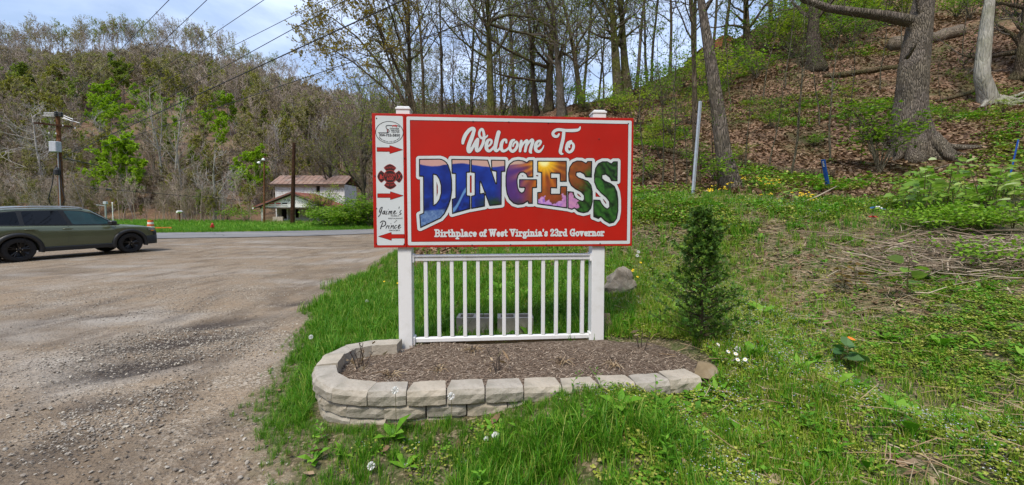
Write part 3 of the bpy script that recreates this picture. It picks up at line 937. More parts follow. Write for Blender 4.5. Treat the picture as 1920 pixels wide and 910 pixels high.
def print_strokes(name, strokes, mat, y, step, parent, grow=0.0, pad=.03):
    a = np.vstack(strokes)
    us, vs, U, V = field(a[:, 0].min() - pad, a[:, 0].max() + pad, a[:, 1].min() - pad, a[:, 1].max() + pad, step)
    o = sdf_mesh(MB(), stroke_sdf(U, V, strokes) - grow, us, vs, y).build(name, mat, parent)
    o['kind'] = 'stuff'
    return o
wst = [to_sign(s, 860, 230, ZA) for s in WEL]
print_strokes('welcome_lettering', wst, M['sign_white'], -.0022, .004, sign, 0, .05)
print_strokes('welcome_lettering_edge', wst, M['edge_dark'], -.0016, .004, sign, .003, .05)

# slab lettering for the line under the name: skeleton glyphs, x height .66, capital height 1
def _arc(cx, cy, rx, ry, a0, a1, n=9):
    a = np.linspace(R(a0), R(a1), n)
    return [(cx + rx * math.cos(t), cy + ry * math.sin(t)) for t in a]
GL = {
 'B': (.80, [[(.2,.06),(.2,.94)], [(.06,.06),(.42,.06)] + _arc(.42,.29,.25,.23,-90,90) + [(.2,.52)], [(.06,.94),(.42,.94)] + _arc(.42,.73,.22,.21,90,-90)]),
 'i': (.44, [[(.24,.06),(.24,.60),(.08,.60)], [(.06,.06),(.42,.06)], [(.22,.86),(.24,.88)]]),
 'r': (.58, [[(.2,.06),(.2,.60),(.06,.60)], [(.04,.06),(.40,.06)], [(.2,.42),(.32,.58),(.48,.60),(.50,.50)]]),
 't': (.48, [[(.22,.88),(.22,.18),(.30,.06),(.42,.10)], [(.04,.60),(.42,.60)]]),
 'h': (.72, [[(.2,.06),(.2,.94),(.06,.94)], [(.04,.06),(.34,.06)], [(.2,.46),(.36,.60),(.50,.55),(.53,.40),(.53,.06)], [(.44,.06),(.68,.06)]]),
 'p': (.72, [[(.2,-.26),(.2,.60),(.06,.60)], [(.04,-.26),(.38,-.26)], [(.2,.50)] + _arc(.40,.32,.20,.26,110,-110)]),
 'l': (.42, [[(.22,.06),(.22,.94),(.08,.94)], [(.04,.06),(.40,.06)]]),
 'a': (.66, [[(.12,.50),(.20,.60),(.36,.60),(.46,.48),(.46,.10),(.60,.06)], [(.46,.36),(.24,.34),(.13,.20),(.22,.06),(.36,.08),(.46,.2)]]),
 'c': (.58, [[(.50,.46),(.48,.58)] + _arc(.33,.32,.20,.27,70,300)]),
 'e': (.60, [[(.14,.33),(.50,.33)] + _arc(.33,.32,.19,.27,5,305)]),
 'o': (.62, [_arc(.33,.32,.20,.27,0,360,15)]),
 'f': (.48, [[(.44,.84),(.38,.93),(.26,.90),(.21,.78),(.21,.06)], [(.04,.60),(.40,.60)], [(.06,.06),(.38,.06)]]),
 'W': (1.06, [[(.04,.94),(.32,.94)], [(.16,.94),(.32,.08),(.52,.80),(.72,.08),(.90,.94)], [(.78,.94),(1.02,.94)], [(.40,.94),(.62,.94)]]),
 's': (.54, [[(.44,.46),(.42,.58),(.26,.61),(.14,.50),(.22,.38),(.38,.30),(.44,.17),(.32,.05),(.16,.08),(.12,.2)]]),
 'V': (.84, [[(.04,.94),(.34,.94)], [(.18,.94),(.42,.08),(.66,.94)], [(.52,.94),(.80,.94)]]),
 'g': (.66, [_arc(.31,.40,.17,.19,0,360,13), [(.46,.52),(.60,.60)], [(.22,.22),(.18,.10),(.44,.06),(.54,-.06),(.46,-.22),(.20,-.22),(.10,-.12),(.20,.0)]]),
 'n': (.72, [[(.2,.06),(.2,.60),(.06,.60)], [(.04,.06),(.34,.06)], [(.2,.46),(.36,.60),(.50,.55),(.53,.40),(.53,.06)], [(.44,.06),(.68,.06)]]),
 "'": (.26, [[(.14,.94),(.12,.72)]]),
 '2': (.64, [[(.12,.70),(.16,.88),(.32,.95),(.48,.86),(.50,.68),(.14,.08),(.54,.08),(.54,.2)]]),
 '3': (.64, [[(.12,.80),(.20,.93),(.40,.94),(.50,.76),(.42,.54),(.26,.52)], [(.42,.52),(.54,.30),(.46,.10),(.28,.05),(.14,.12),(.12,.26)]]),
 'd': (.70, [[(.40,.94),(.52,.94),(.52,.06),(.66,.06)], _arc(.33,.32,.20,.27,40,320)]),
 'G': (.86, [[(.70,.70),(.70,.94)], _arc(.44,.50,.30,.44,55,330) + [(.68,.44)], [(.46,.42),(.80,.42)], [(.68,.42),(.68,.06)]]),
 'v': (.66, [[(.03,.60),(.28,.60)], [(.14,.60),(.33,.06),(.52,.60)], [(.40,.60),(.63,.60)]]),
 ' ': (.34, [])}
def slab_text(txt, u0, u1, vbase, h, weight):
    w = sum(GL[c][0] for c in txt)
    kx = (u1 - u0) / w
    x, out = u0, []
    for ch in txt:
        gw, st = GL[ch]
        for s in st:
            out.append(np.array([(x + p[0] * kx, vbase + p[1] * h, weight) for p in s]))
        x += gw * kx
    return out
bl, br = S(815, 443), S(1133, 443)
slab = slab_text("Birthplace of West Virginia's 23rd Governor", bl[0], br[0], S(970, 443.5)[1], S(970, 430)[1] - S(970, 443.5)[1], .0072)
print_strokes('birthplace_lettering', slab, M['sign_white'], -.0022, .0032, sign)

# the panel of directions at the left
def text_mesh(body, size, align='CENTER', bold=0.0):
    cu = bpy.data.curves.new('t', 'FONT')
    cu.body = body; cu.size = size; cu.align_x = align; cu.align_y = 'CENTER'; cu.offset = bold
    cu.resolution_u = 3
    ob = bpy.data.objects.new('t', cu)
    COL.objects.link(ob)
    dg = bpy.context.evaluated_depsgraph_get()
    me = bpy.data.meshes.new_from_object(ob.evaluated_get(dg))
    bpy.data.objects.remove(ob)
    n = len(me.vertices)
    co = np.empty(n * 3); me.vertices.foreach_get('co', co); co = co.reshape(-1, 3)
    fs = [tuple(p.vertices) for p in me.polygons]
    bpy.data.meshes.remove(me)
    return co, fs
def put_text(name, items, mat, y, parent):
    """items: (text, u, v, width or None, size, bend radius) laid in the plane y"""
    mb = MB()
    for (txt, u, v, width, size, bend, ang, bold) in items:
        co, fs = text_mesh(txt, size, bold=bold)
        co = co.copy()
        if width:
            k = width / max(1e-6, co[:, 0].max() - co[:, 0].min())
            co[:, 0] *= k
        x, z = co[:, 0], co[:, 1]
        if bend:
            a = x / bend
            x, z = (bend + z) * np.sin(a), (bend + z) * np.cos(a) - bend
        ca, sa = math.cos(ang), math.sin(ang)
        mb.add(np.stack([u + x * ca - z * sa, np.full(len(x), y), v + x * sa + z * ca], 1), fs)
    o = mb.build(name, mat, parent)
    o['kind'] = 'stuff'
    return o
def S1(px, py): return tuple(S(px, py))
kpx = (S(760, 340)[0] - S(700, 340)[0]) / 60.0      # metres per photo pixel here
def arrow(px0, px1, py, parent, flip=False):
    (a, v), (b, _) = S(px0, py), S(px1, py)
    hh, bh, hl = 7.6 * kpx, 3.7 * kpx, 24 * kpx
    if not flip: pl = [(a, v - bh), (b - hl, v - bh), (b - hl, v - hh), (b, v), (b - hl, v + hh), (b - hl, v + bh), (a, v + bh)]
    else: pl = [(a, v), (a + hl, v - hh), (a + hl, v - bh), (b, v - bh), (b, v + bh), (a + hl, v + bh), (a + hl, v + hh)]
    us, vs, U, V = field(a - .01, b + .01, v - hh - .01, v + hh + .01, .003)
    f = seg_poly_sdf(U, V, [pl])
    o = sdf_mesh(MB(), f, us, vs, -.0032).build('arrow', M['sign_red'], parent)
    sdf_mesh(MB(), f - .0022, us, vs, -.0022).build('arrow_outline', M['sign_black'], o)
arrow(707, 755, 280.5, sign); arrow(708, 756, 367, sign); arrow(710, 758, 443.5, sign, True)
# oval service logo
oc = S(730.3, 248.5)
ou, ov = 25.6 * kpx, 20.6 * kpx
us, vs, U, V = field(oc[0] - ou - .01, oc[0] + ou + .01, oc[1] - ov - .01, oc[1] + ov + .01, .0022)
ell = (np.hypot((U - oc[0]) / ou, (V - oc[1]) / ov) - 1) * min(ou, ov)
logo = sdf_mesh(MB(), np.abs(ell) - .0021, us, vs, -.0022).build('oval_emblem', M['sign_black'], sign)
def zl(p, r): return (*S(700 + p[0] / 13.0, 222 + p[1] / 13.0), r * kpx / 13.0)
nozzle = [np.array([zl(p, 9) for p in q]) for q in (
    spline([(130,355),(250,357),(330,355),(375,340),(385,310),(370,280),(335,262),(312,225),(315,190),(345,178),(400,178),(470,180)], 3),
    [(340,268),(342,350)], spline([(570,182),(605,185),(630,198),(645,215)], 3))]
print_strokes('hose_emblem', nozzle, M['sign_black'], -.0024, .0022, logo)
print_strokes('nozzle_emblem', [np.array([zl((470,182), 12), zl((560,184), 20)]), np.array([zl((545,165), 8), zl((572,212), 10)]), np.array([zl((470,190), 6), zl((468,212), 6)]), np.array([zl((350,275), 6), zl((352,335), 6)])], M['emblem_red'], -.0028, .0022, logo)
a, b = S(730.5, 254)
put_text('oval_lettering', [('304-752-5850', a, b, 39 * kpx, .032, 0, 0, .0008),
    ('DINGESS', S(739.5, 241.5)[0], S(739.5, 241.5)[1], 17 * kpx, .017, 0, 0, .0003), ('SERVICE', S(741, 245)[0], S(741, 245)[1], 16 * kpx, .017, 0, 0, .0003), ('CENTER', S(741.7, 248.3)[0], S(741.7, 248.3)[1], 15 * kpx, .017, 0, 0, .0003)], M['sign_black'], -.0024, logo)
arc_items = []
for k, ch in enumerate('TOWING SERVICE & OFF ROAD REPAIR'):
    th = R(213 + k * (114 / 31.0))
    if ch != ' ':
        arc_items.append((ch, oc[0] + ou * .885 * math.cos(th), oc[1] + ov * .87 * math.sin(th), None, .012, 0, math.atan2(ov * math.cos(th), -ou * math.sin(th)), .0002))
put_text('oval_rim_lettering', arc_items, M['sign_black'], -.0024, logo)
# fire company cross
fc = S(731.5, 331.5)
fr = 24 * kpx
us, vs, U, V = field(fc[0] - fr * 1.1, fc[0] + fr * 1.1, fc[1] - fr * 1.1, fc[1] + fr * 1.1, .0025)
X, Y = (U - fc[0]) / fr, (V - fc[1]) / fr
rr = np.hypot(X, Y); aa = np.arctan2(Y, X)
am = np.abs((aa + math.pi / 4) % (math.pi / 2) - math.pi / 4)       # angle from the nearest arm's axis
arm = np.maximum(np.maximum(rr - (1.0 - .17 * (am / .68) ** 1.2), (am - .66) * rr + .035), .40 - rr)
cross = np.minimum(arm, rr - .50) * fr
f1 = sdf_mesh(MB(), cross, us, vs, -.0022).build('fire_company_emblem', M['emblem_red'], sign)
sdf_mesh(MB(), np.minimum(arm + .035, rr - .46) * fr, us, vs, -.0028).build('emblem_face', M['emblem_dark'], f1)
sdf_mesh(MB(), (np.abs(rr - .50) - .022) * fr, us, vs, -.0034).build('emblem_ring', M['emblem_red'], f1)
put_text('emblem_lettering', [('STATION', fc[0], fc[1] + fr * .10, fr * .80, .036, 0, 0, .0006), ('600', fc[0], fc[1] - fr * .16, fr * .52, .040, 0, 0, .0008),
    ('VOLUNTEER', fc[0], fc[1] + fr * .72, fr * .78, .024, fr * .9, 0, .0003), ('FIRE DEPT', fc[0], fc[1] - fr * .70, fr * .74, .026, -fr * .95, 0, .0003)], M['emblem_red'], -.0036, f1)
e1 = [np.array([(fc[0] - fr * .82 + .004, fc[1] - fr * .16, .004), (fc[0] - fr * .60, fc[1] - fr * .16, .004)]), np.array([(fc[0] - fr * .72, fc[1] - fr * .08, .010), (fc[0] - fr * .72, fc[1] + fr * .10, .008)]), np.array([(fc[0] - fr * .70, fc[1] - fr * .02, .006), (fc[0] - fr * .60, fc[1] - fr * .02, .006)])]
e1 += [np.array([(fc[0] + fr * .60, fc[1] - fr * .20, .003), (fc[0] + fr * .82, fc[1] + fr * .22, .003)]), np.array([(fc[0] + fr * .84, fc[1] - fr * .20, .003), (fc[0] + fr * .62, fc[1] + fr * .22, .003)])]
print_strokes('emblem_tools', e1, M['emblem_red'], -.0036, .0025, f1)
# script names of the two shops
JP = [[(220,115,9),(187,124,8),(157,185,9),(147,232,8),(170,236,8),(200,190,9),(216,135,9)], [(216,125,9),(195,225,9),(162,300,9),(122,345,8)],
 [(290,205,8),(250,215,8),(226,260,9),(240,285,8),(272,240,8),(290,210,8),(276,278,8),(302,285,6)], [(335,205,9),(315,260,8),(322,290,7),(345,270,5)], [(366,168,8)],
 [(388,210,8),(370,285,8)], [(378,255,6),(415,210,8),(408,285,8)], [(412,255,6),(455,205,8),(445,280,8),(470,280,5)], [(490,265,7),(540,215,8),(525,200,8),(495,240,8),(505,285,8),(575,250,5)],
 [(632,110,10),(622,150,5)], [(680,188,8),(642,240,7),(680,265,8),(660,290,8),(630,285,6)],
 [(232,490,9),(198,570,11),(176,640,11)], [(172,490,9),(215,455,11),(270,455,12),(300,490,12),(290,550,11),(240,580,9),(205,580,7)],
 [(330,570,8),(308,632,8)], [(318,605,6),(352,560,8),(366,575,7)], [(390,565,9),(370,620,8),(387,632,6)], [(430,515,9)], [(446,555,8),(424,632,8)], [(434,605,6),(490,555,8),(480,625,8),(502,630,5)],
 [(570,560,8),(545,560,8),(517,600,9),(526,630,8),(575,608,5)], [(600,610,7),(655,560,8),(640,540,8),(605,590,9),(615,630,9),(680,600,5)]]
def strokes_jp():
    out = []
    for s in JP:
        q = spline(s, 3) if len(s) > 2 else np.array(s, float)
        out.append(np.array([(*S(700 + p[0] / 13.0, 380 + p[1] / 13.0), p[2] * kpx / 13.0 * 1.05) for p in q]))
    return out
jp = print_strokes('shop_script_lettering', strokes_jp(), M['sign_black'], -.0022, .0022, sign)
def T13(x, y): return S(700 + x / 13.0, 380 + y / 13.0)
put_text('shop_small_lettering', [('FAMILY', *T13(532, 327), 16 * kpx, .016, 0, 0, .0002), ('RESTAURANT', *T13(540, 390), 27 * kpx, .016, 0, 0, .0002), ('and', *T13(540, 460), 6 * kpx, .014, 0, .7, .0002), ('GROCERY', *T13(515, 680), 21 * kpx, .017, 0, 0, .0002)], M['sign_black'], -.0022, jp)
# screws
sc_me = MB().lathe([(.0055, 0), (.0055, .003), (.003, .0045)], 8, Matrix.Rotation(R(90), 4, 'X')).mesh('screw', M['screw'])
for (px, py) in ((706, 222), (758, 297), (703, 330), (706, 391), (706, 457), (758, 458), (887, 228), (954, 229), (1028, 231), (1123, 261), (885, 459.5), (957, 459), (1024, 459), (1125, 457), (1183, 390), (1178, 232)):
    u, v = S(px, py)
    link('screw', sc_me, sign, (u, -.0015, v))

# posts and railing
def local_u(px, py, dy):
    """u on the plane dy behind the sign's face"""
    v = ray(px, py); o = S_O + _sn * dy
    t = ((o - np.array([0, 0, EYE])) @ _sn) / (v @ _sn)
    q = np.array([0, 0, EYE]) + v * t
    return (q - S_O) @ _su, q[2]
PW = .062
for (px, ytop, ybot) in ((761, 199, 664), (1120.5, 206, 642)):
    u, zb = local_u(px, ybot, .024); zt = local_u(px, ytop, .024)[1]
    post = MB().box(u - PW, u + PW, .024, .024 + 2 * PW, zb - .35, zt - .03, bev=.004).build('post', M['white_vinyl'], sign)
    c = MB().box(u - PW - .006, u + PW + .006, .018, .030 + 2 * PW, zt - .032, zt - .014, bev=.003)
    c.box(u - PW + .004, u + PW - .004, .028, .020 + 2 * PW, zt - .0145, zt, bev=.006)
    c.build('post_cap', M['white_vinyl'], post)
uL = local_u(773, 484, .07)[0]; uR = local_u(1109, 484, .07)[0]
yc = .086
zr1, zr2 = local_u(940, 484, .07)[1], local_u(940, 634.5, .07)[1]
tr = MB().box(uL, uR, yc - .026, yc + .026, zr1 - .022, zr1 + .012, bev=.004)
tr.box(uL, uR, yc - .036, yc + .036, zr1 + .0125, zr1 + .036, bev=.008)
tr.build('top_rail', M['white_vinyl'], sign)
MB().box(uL, uR, yc - .022, yc + .022, zr2 - .022, zr2 + .022, bev=.006).build('bottom_rail', M['white_vinyl'], sign)
for z in (zr1 + .005, zr2):
    for u, s in ((uL, 1), (uR, -1)):
        MB().box(min(u, u + s * .022), max(u, u + s * .022), yc - .044, yc + .044, z - .042, z + .040, bev=.006).build('rail_bracket', M['white_vinyl'], sign)
bal = MB().box(-.0175, .0175, -.0175, .0175, zr2 + .0225, zr1 - .0225, bev=.003).mesh('baluster', M['white_vinyl'])
for k in range(13):
    u = local_u(798.5 + k * (1092.0 - 798.5) / 12, 560, .07)[0]
    link('baluster', bal, sign, (u, yc, 0))

# ------------------------------------------------------------------ stone bed in front of the sign
def stone_mat():
    t = NT('cast_stone')
    c = t.coord()
    oi = t.n('ShaderNodeObjectInfo')
    f = t.noise(c, 14, 6, .65)
    col = t.ramp(f, [(.3, (.27, .245, .205)), (.7, (.46, .425, .365))])
    col = t.mix(t.val(oi.outputs['Random'], 0.2, 1, 0, .7), col, (.46, .395, .30))
    col = t.mix(t.val(t.noise(c, 7, 6, .65), .48, .70, 0, .75), col, (.15, .145, .11))
    return t.done(t.pbsdf(col, .95, 0, .2, t.bump(t.math('ADD', t.noise(c, 45, 5, .7), t.noise(c, 12, 3)), .55, .012)))
M['stone'] = stone_mat()
def block_mesh(seed, w=.262, dep=.165, h=.093):
    """split-faced wall block: front at y=0 looking to -y, top at z=0"""
    r = np.random.default_rng(seed)
    nx, nz = 5, 3
    mb = MB()
    taper = .86
    xs = np.linspace(-w / 2, w / 2, nx + 1); zs = np.linspace(-h, 0, nz + 1)
    V = []
    for j, z in enumerate(zs):
        for i, x in enumerate(xs):
            e = (abs(x) / (w / 2)) ** 6
            y = .004 + .012 * r.random() + .008 * e + (.012 + .008 * r.random() if j == nz else 0) + (.003 if j == 0 else 0)
            V.append((x * (1 - .02 * r.random() * e), y - .008, z - (.003 * r.random() if j == nz else 0)))
    n = nx + 1
    F = [(j * n + i, j * n + i + 1, j * n + n + i + 1, j * n + n + i) for j in range(nz) for i in range(nx)]
    # top: a second row behind the front edge, then the back
    b = len(V)
    for i, x in enumerate(xs):
        V.append((x * .985, .035 + .012 * r.random(), .004 - .003 * r.random()))
    for i, x in enumerate(xs):
        V.append((x * taper, dep, .002 - .006 * r.random()))
    for i, x in enumerate(xs):
        V.append((x * taper, dep, -h))
    tp = nz * n
    for rows in ((tp, b), (b, b + n), (b + n, b + 2 * n), (b + 2 * n, 0)):
        for i in range(nx):
            F.append((rows[0] + i, rows[0] + i + 1, rows[1] + i + 1, rows[1] + i))
    F.append(tuple([j * n for j in range(nz, -1, -1)] + [b + 2 * n, b + n, b]))
    F.append(tuple([j * n + nx for j in range(nz + 1)] + [b + nx, b + n + nx, b + 2 * n + nx]))
    mb.add(V, F)
    return mb.mesh('block', M['stone'])
blocks = [block_mesh(40 + k) for k in range(6)]
BED_OUT = np.array([(1.36,2.69),(1.0,2.605),(.6,2.555),(.12,2.52),(-.5,2.48),(-.95,2.455),(-1.2,2.50),(-1.38,2.63),(-1.49,2.80),(-1.56,3.0),(-1.57,3.18),(-1.5,3.38),(-1.33,3.50),(-1.14,3.535),(-1.02,3.535)])
bp = spline(np.c_[BED_OUT, np.zeros(len(BED_OUT))], 10)[:, :2]
bs = np.concatenate([[0], np.cumsum(np.linalg.norm(np.diff(bp, axis=0), axis=1))])
wall = empty('garden_wall', (bp[0][0], bp[0][1], .2))
tag(wall, 'low curved wall of grey split-face stone blocks holding the mulch bed', 'stone wall')
BTOP = .372
def lay(s0, s1, z, setback, wid=.266, jit=.006):
    n = max(1, int(round((s1 - s0) / wid)))
    st = (s1 - s0) / n
    for k in range(n):
        a, b = s0 + k * st, s0 + (k + 1) * st
        pa = np.array([np.interp(a, bs, bp[:, 0]), np.interp(a, bs, bp[:, 1])]); pb = np.array([np.interp(b, bs, bp[:, 0]), np.interp(b, bs, bp[:, 1])])
        mid, tv = (pa + pb) / 2, pa - pb
        L = np.hypot(*tv)
        ang = math.atan2(tv[1], tv[0])
        nin = np.array([-tv[1], tv[0]]) / L            # towards the bed
        q = mid + nin * (setback + random.uniform(-jit, jit))
        o = link('block', random.choice(blocks), wall)
        o.location = (q[0] - wall.location.x, q[1] - wall.location.y, z + random.uniform(-.004, .004) - wall.location.z)
        o.rotation_euler = (random.uniform(-.015, .015), random.uniform(-.02, .02), ang + random.uniform(-.025, .025))
        o.scale = (L / .262 * random.uniform(.965, .99), random.uniform(.95, 1.08), 1.0)
Lw = bs[-1]
s_at = lambda x: float(np.interp(-x, -bp[:np.argmin(bp[:, 0]), 0], bs[:np.argmin(bp[:, 0])]))
lay(0, Lw, BTOP, 0)
lay(s_at(1.05), Lw - .02, BTOP - .0955, .016)
lay(s_at(-.05), Lw - .35, BTOP - .191, .030)
rk = MB()
# mulch sheet
poly_in = []
bt = np.gradient(bp, axis=0); bt /= np.linalg.norm(bt, axis=1)[:, None]
inner = bp + np.stack([bt[:, 1], -bt[:, 0]], 1) * .10
bed_poly = [tuple(p) for p in inner] + [(-.9, 3.66), (.9, 3.70), (1.30, 3.62), (1.55, 3.35), (1.60, 3.05), (1.45, 2.80)]
mx, my = np.meshgrid(np.arange(-1.65, 1.7, .03), np.arange(2.45, 3.75, .03))
msd = seg_poly_sdf(mx, my, [bed_poly])
def mulch_z(x, y):
    return .285 + .035 * np.clip((x + 1) / 2, 0, 1.2) + (fbm(x * 3.2, y * 3.2) - .5) * .05 + (fbm(x * 14, y * 14) - .5) * .015
def mulch_mat():
    t = NT('mulch')
    c = t.coord()
    v = t.voro(t.coord((60, 130, 60)), 1.0, 'Color')
    col = t.ramp(t.sep(v)[0], [(0, (.085, .06, .042)), (.5, (.185, .138, .10)), (.85, (.28, .22, .165)), (1, (.38, .31, .245))])
    col = t.mix(t.val(t.noise(c, 4, 5), .48, .65, 0, .45), col, (.095, .064, .045))
    return t.done(t.pbsdf(col, .95, 0, .15, t.bump(t.math('ADD', t.noise(c, 70, 5, .7), t.voro(c, 90, 'Distance')), .9, .02)))
M['mulch'] = mulch_mat()
idx = -np.ones(mx.shape, int); Vm = []; Fm = []
inside = msd < .03
for j, i in zip(*np.nonzero(inside)):
    idx[j, i] = len(Vm); Vm.append((mx[j, i], my[j, i], float(mulch_z(mx[j, i], my[j, i])) - max(0, msd[j, i] + .05) * .5))
for j in range(mx.shape[0] - 1):
    for i in range(mx.shape[1] - 1):
        q = (idx[j, i], idx[j, i + 1], idx[j + 1, i + 1], idx[j + 1, i])
        if min(q) >= 0: Fm.append(q)
mul = MB().add(Vm, Fm).build('mulch_bed', M['mulch'], None, True)
tag(mul, 'brown shredded bark mulch filling the stone bed', 'mulch', kind='structure')
# loose shreds of bark
chipm = leafmat('bark_shred', [(0, (.075, .05, .034)), (.45, (.18, .128, .092)), (.8, (.32, .25, .185)), (1, (.48, .40, .31))], 0.0, .95)
mb = MB()
cxs, cys = rng.uniform(-1.5, 1.6, 9000), rng.uniform(2.5, 3.7, 9000)
_ok = seg_poly_sdf(cxs, cys, [bed_poly[::3]]) < -.012
cxs, cys = cxs[_ok], cys[_ok]
czs = mulch_z(cxs, cys) + .004
for x, y, z in zip(cxs, cys, czs):
    a, L, w, tl = rng.uniform(0, math.pi), rng.uniform(.008, .030) * (2.2 if rng.random() < .05 else 1), rng.uniform(.002, .0045), rng.uniform(-.4, .4)
    dx, dy = math.cos(a) * L, math.sin(a) * L; wx, wy = -math.sin(a) * w, math.cos(a) * w; dz = L * tl
    mb.add([(x - dx, y - dy, z - dz), (x + wx, y + wy, z + .004), (x + dx, y + dy, z + dz), (x - wx, y - wy, z + .003)], [(0, 3, 1), (3, 2, 1)])
tag(mb.build('mulch_shreds', chipm), 'fine loose shreds of bark strewn over the mulch bed', 'mulch', kind='stuff')

# dark edging boards behind the bottom rail
eb = MB().box(-.86, .90, 0, .05, .12, .335, bev=.004).build('edging_board', M['board'])
eb.location = (0, 3.70, 0); eb.rotation_euler = (0, 0, SIGN_RZ * .6)
tag(eb, 'weathered grey board edging the bed behind the white railing', 'board')
ab = MB().box(-.065, .065, -.02, .02, -.05, .23, bev=.006).build('leaning_board', M['sandstone'])
_p = P(1141, 630, 3.86)
ab.location = _p; ab.rotation_euler = (R(-28), R(8), R(25))
tag(ab, 'short brown board leaning behind the right white post', 'board')

# brown flat stone closing the right end of the wall
def rock(name, size, mat, seed, sub=2, sharp=.25, smooth=False):
    bm = bmesh.new()
    bmesh.ops.create_icosphere(bm, subdivisions=sub, radius=1)
    r = np.random.default_rng(seed)
    dirs = r.normal(size=(9, 3)); dirs /= np.linalg.norm(dirs, axis=1)[:, None]
    offs = r.uniform(.50, .85, 9)
    for v in bm.verts:
        p = np.array(v.co)
        for d, o in zip(dirs, offs):
            k = p @ d
            if k > o: p = p - d * (k - o) * (1 - sharp)
        p = p * (1 + (r.random() - .5) * .05)
        v.co = Vector(p * np.array(size))
    me = bpy.data.meshes.new(name); bm.to_mesh(me); bm.free()
    me.materials.append(mat)
    if smooth: me.polygons.foreach_set('use_smooth', np.ones(len(me.polygons), bool))
    return me
_p = P(1319, 697, 2.86)
o = link('flat_stone', rock('flat_stone', (.115, .10, .062), M['sandstone'], 5, 3, .1), None, (_p[0], _p[1], _p[2]), (.1, -.12, .5))
tag(o, 'rusty brown flat stone at the end of the curved block wall', 'stone')
_p = P(1161, 545, 4.9)
bm = bmesh.new()
for v in ((-.19, -.1, -.12), (.20, -.12, -.12), (.17, .15, -.12), (-.15, .16, -.12), (-.20, -.08, .04), (.19, -.10, .06), (-.12, -.05, .18), (.13, -.06, .22), (.02, -.02, .30), (.09, .06, .28), (-.10, .12, .14), (.15, .13, .12), (.03, -.17, .02)):
    bm.verts.new(v)
bmesh.ops.convex_hull(bm, input=bm.verts[:])
bmesh.ops.subdivide_edges(bm, edges=bm.edges[:], cuts=3, use_grid_fill=True, fractal=.9, along_normal=.35, seed=4)
me = bpy.data.meshes.new('boulder'); bm.to_mesh(me); bm.free(); me.materials.append(M['boulder'])
o = link('boulder', me, None, (_p[0], _p[1], _p[2] + .02), (0, 0, .2))
tag(o, 'grey-brown pointed boulder standing in grass behind the right white post', 'boulder')

# two cinder blocks
def hollow_block(name):
    xs = [-.195, -.160, -.018, .018, .160, .195]; ys = [-.095, -.060, .060, .095]
    solid = np.ones((3, 5), bool); solid[1, 1] = solid[1, 3] = False
    V, F = [], []
    def quad(*p):
        b = len(V); V.extend(p); F.append((b, b + 1, b + 2, b + 3))
    for j in range(3):
        for i in range(5):
            if not solid[j, i]: continue
            x0, x1, y0, y1 = xs[i], xs[i + 1], ys[j], ys[j + 1]
            quad((x0, y0, .19), (x1, y0, .19), (x1, y1, .19), (x0, y1, .19))
            quad((x0, y1, 0), (x1, y1, 0), (x1, y0, 0), (x0, y0, 0))
            for (dj, di, a, b) in ((-1, 0, (x0, y0), (x1, y0)), (1, 0, (x1, y1), (x0, y1)), (0, -1, (x0, y1), (x0, y0)), (0, 1, (x1, y0), (x1, y1))):
                jj, ii = j + dj, i + di
                if not (0 <= jj < 3 and 0 <= ii < 5) or not solid[jj, ii]:
                    quad((*a, 0), (*b, 0), (*b, .19), (*a, .19))
    return MB().add(V, F).mesh(name, M['cinder'])
hb = hollow_block('cinder_block')
for k, (px, rz) in enumerate(((889.5, -.02), (966, .03))):
    _p = P(px, 629, 4.12)
    o = link('cinder_block', hb, None, (_p[0], _p[1] + .095, _p[2]), (0, 0, rz))
    tag(o, 'hollow grey cinder block on the grass behind the white balusters', 'cinder block', 'cinder blocks behind the railing')

# dried stalks left in the bed
def dry_plant(x, y, seed, kind):
    r = np.random.default_rng(seed)
    z = float(mulch_z(x, y))
    root = empty('dried_plant', (x, y, z))
    m = MB()
    if kind == 'stalk':
        for k in range(int(r.integers(4, 7))):
            h = r.uniform(.10, .20); dx, dy = r.normal(0, .035, 2)
            b = r.normal(0, .025, 2)
            pts = [(b[0], b[1], -.01), (b[0] + dx * .5, b[1] + dy * .5, h * .55), (b[0] + dx * 1.2, b[1] + dy * 1.2, h)]
            m.tube(pts, [.0045, .0038, .003], 5)
            for q in range(3):
                t = r.uniform(.5, 1); p = np.array(pts[1]) * (1 - t) + np.array(pts[2]) * t
                m.tube([p, p + np.array([r.normal(0, .015), r.normal(0, .015), r.uniform(.01, .03)])], [.0025, .0015], 3)
        m.build('stems', M['twig'], root)
        m2 = MB()
        for k in range(14):
            p = np.array([r.normal(0, .05), r.normal(0, .04), r.uniform(.005, .17)])
            d = r.normal(size=3) * .02; e = r.normal(size=3) * .01
            m2.add([p - d, p + e, p + d, p - e], [(0, 1, 2, 3)])
        m2.build('withered_leaves', M['straw'], root)
    else:
        for k in range(int(r.integers(16, 24))):
            a = r.uniform(0, 6.28); L = r.uniform(.04, .13)
            p0 = np.array([r.normal(0, .012), r.normal(0, .012), 0])
            p1 = p0 + np.array([math.cos(a) * L * .5, math.sin(a) * L * .5, r.uniform(.02, .05)])
            p2 = p0 + np.array([math.cos(a) * L, math.sin(a) * L, r.uniform(-.0, .035)])
            m.tube([p0, p1, p2], [.003, .0025, .0018], 3)
        m.build('stems', M['straw'], root)
        m2 = MB()
        for k in range(12):
            p = np.array([r.normal(0, .025), r.normal(0, .025), r.uniform(.0, .045)])
            m2.tube([p, p + r.normal(size=3) * .02], [.004, .003], 4)
        m2.build('crown_stubs', M['twig'], root)['kind'] = 'stuff'
    return root
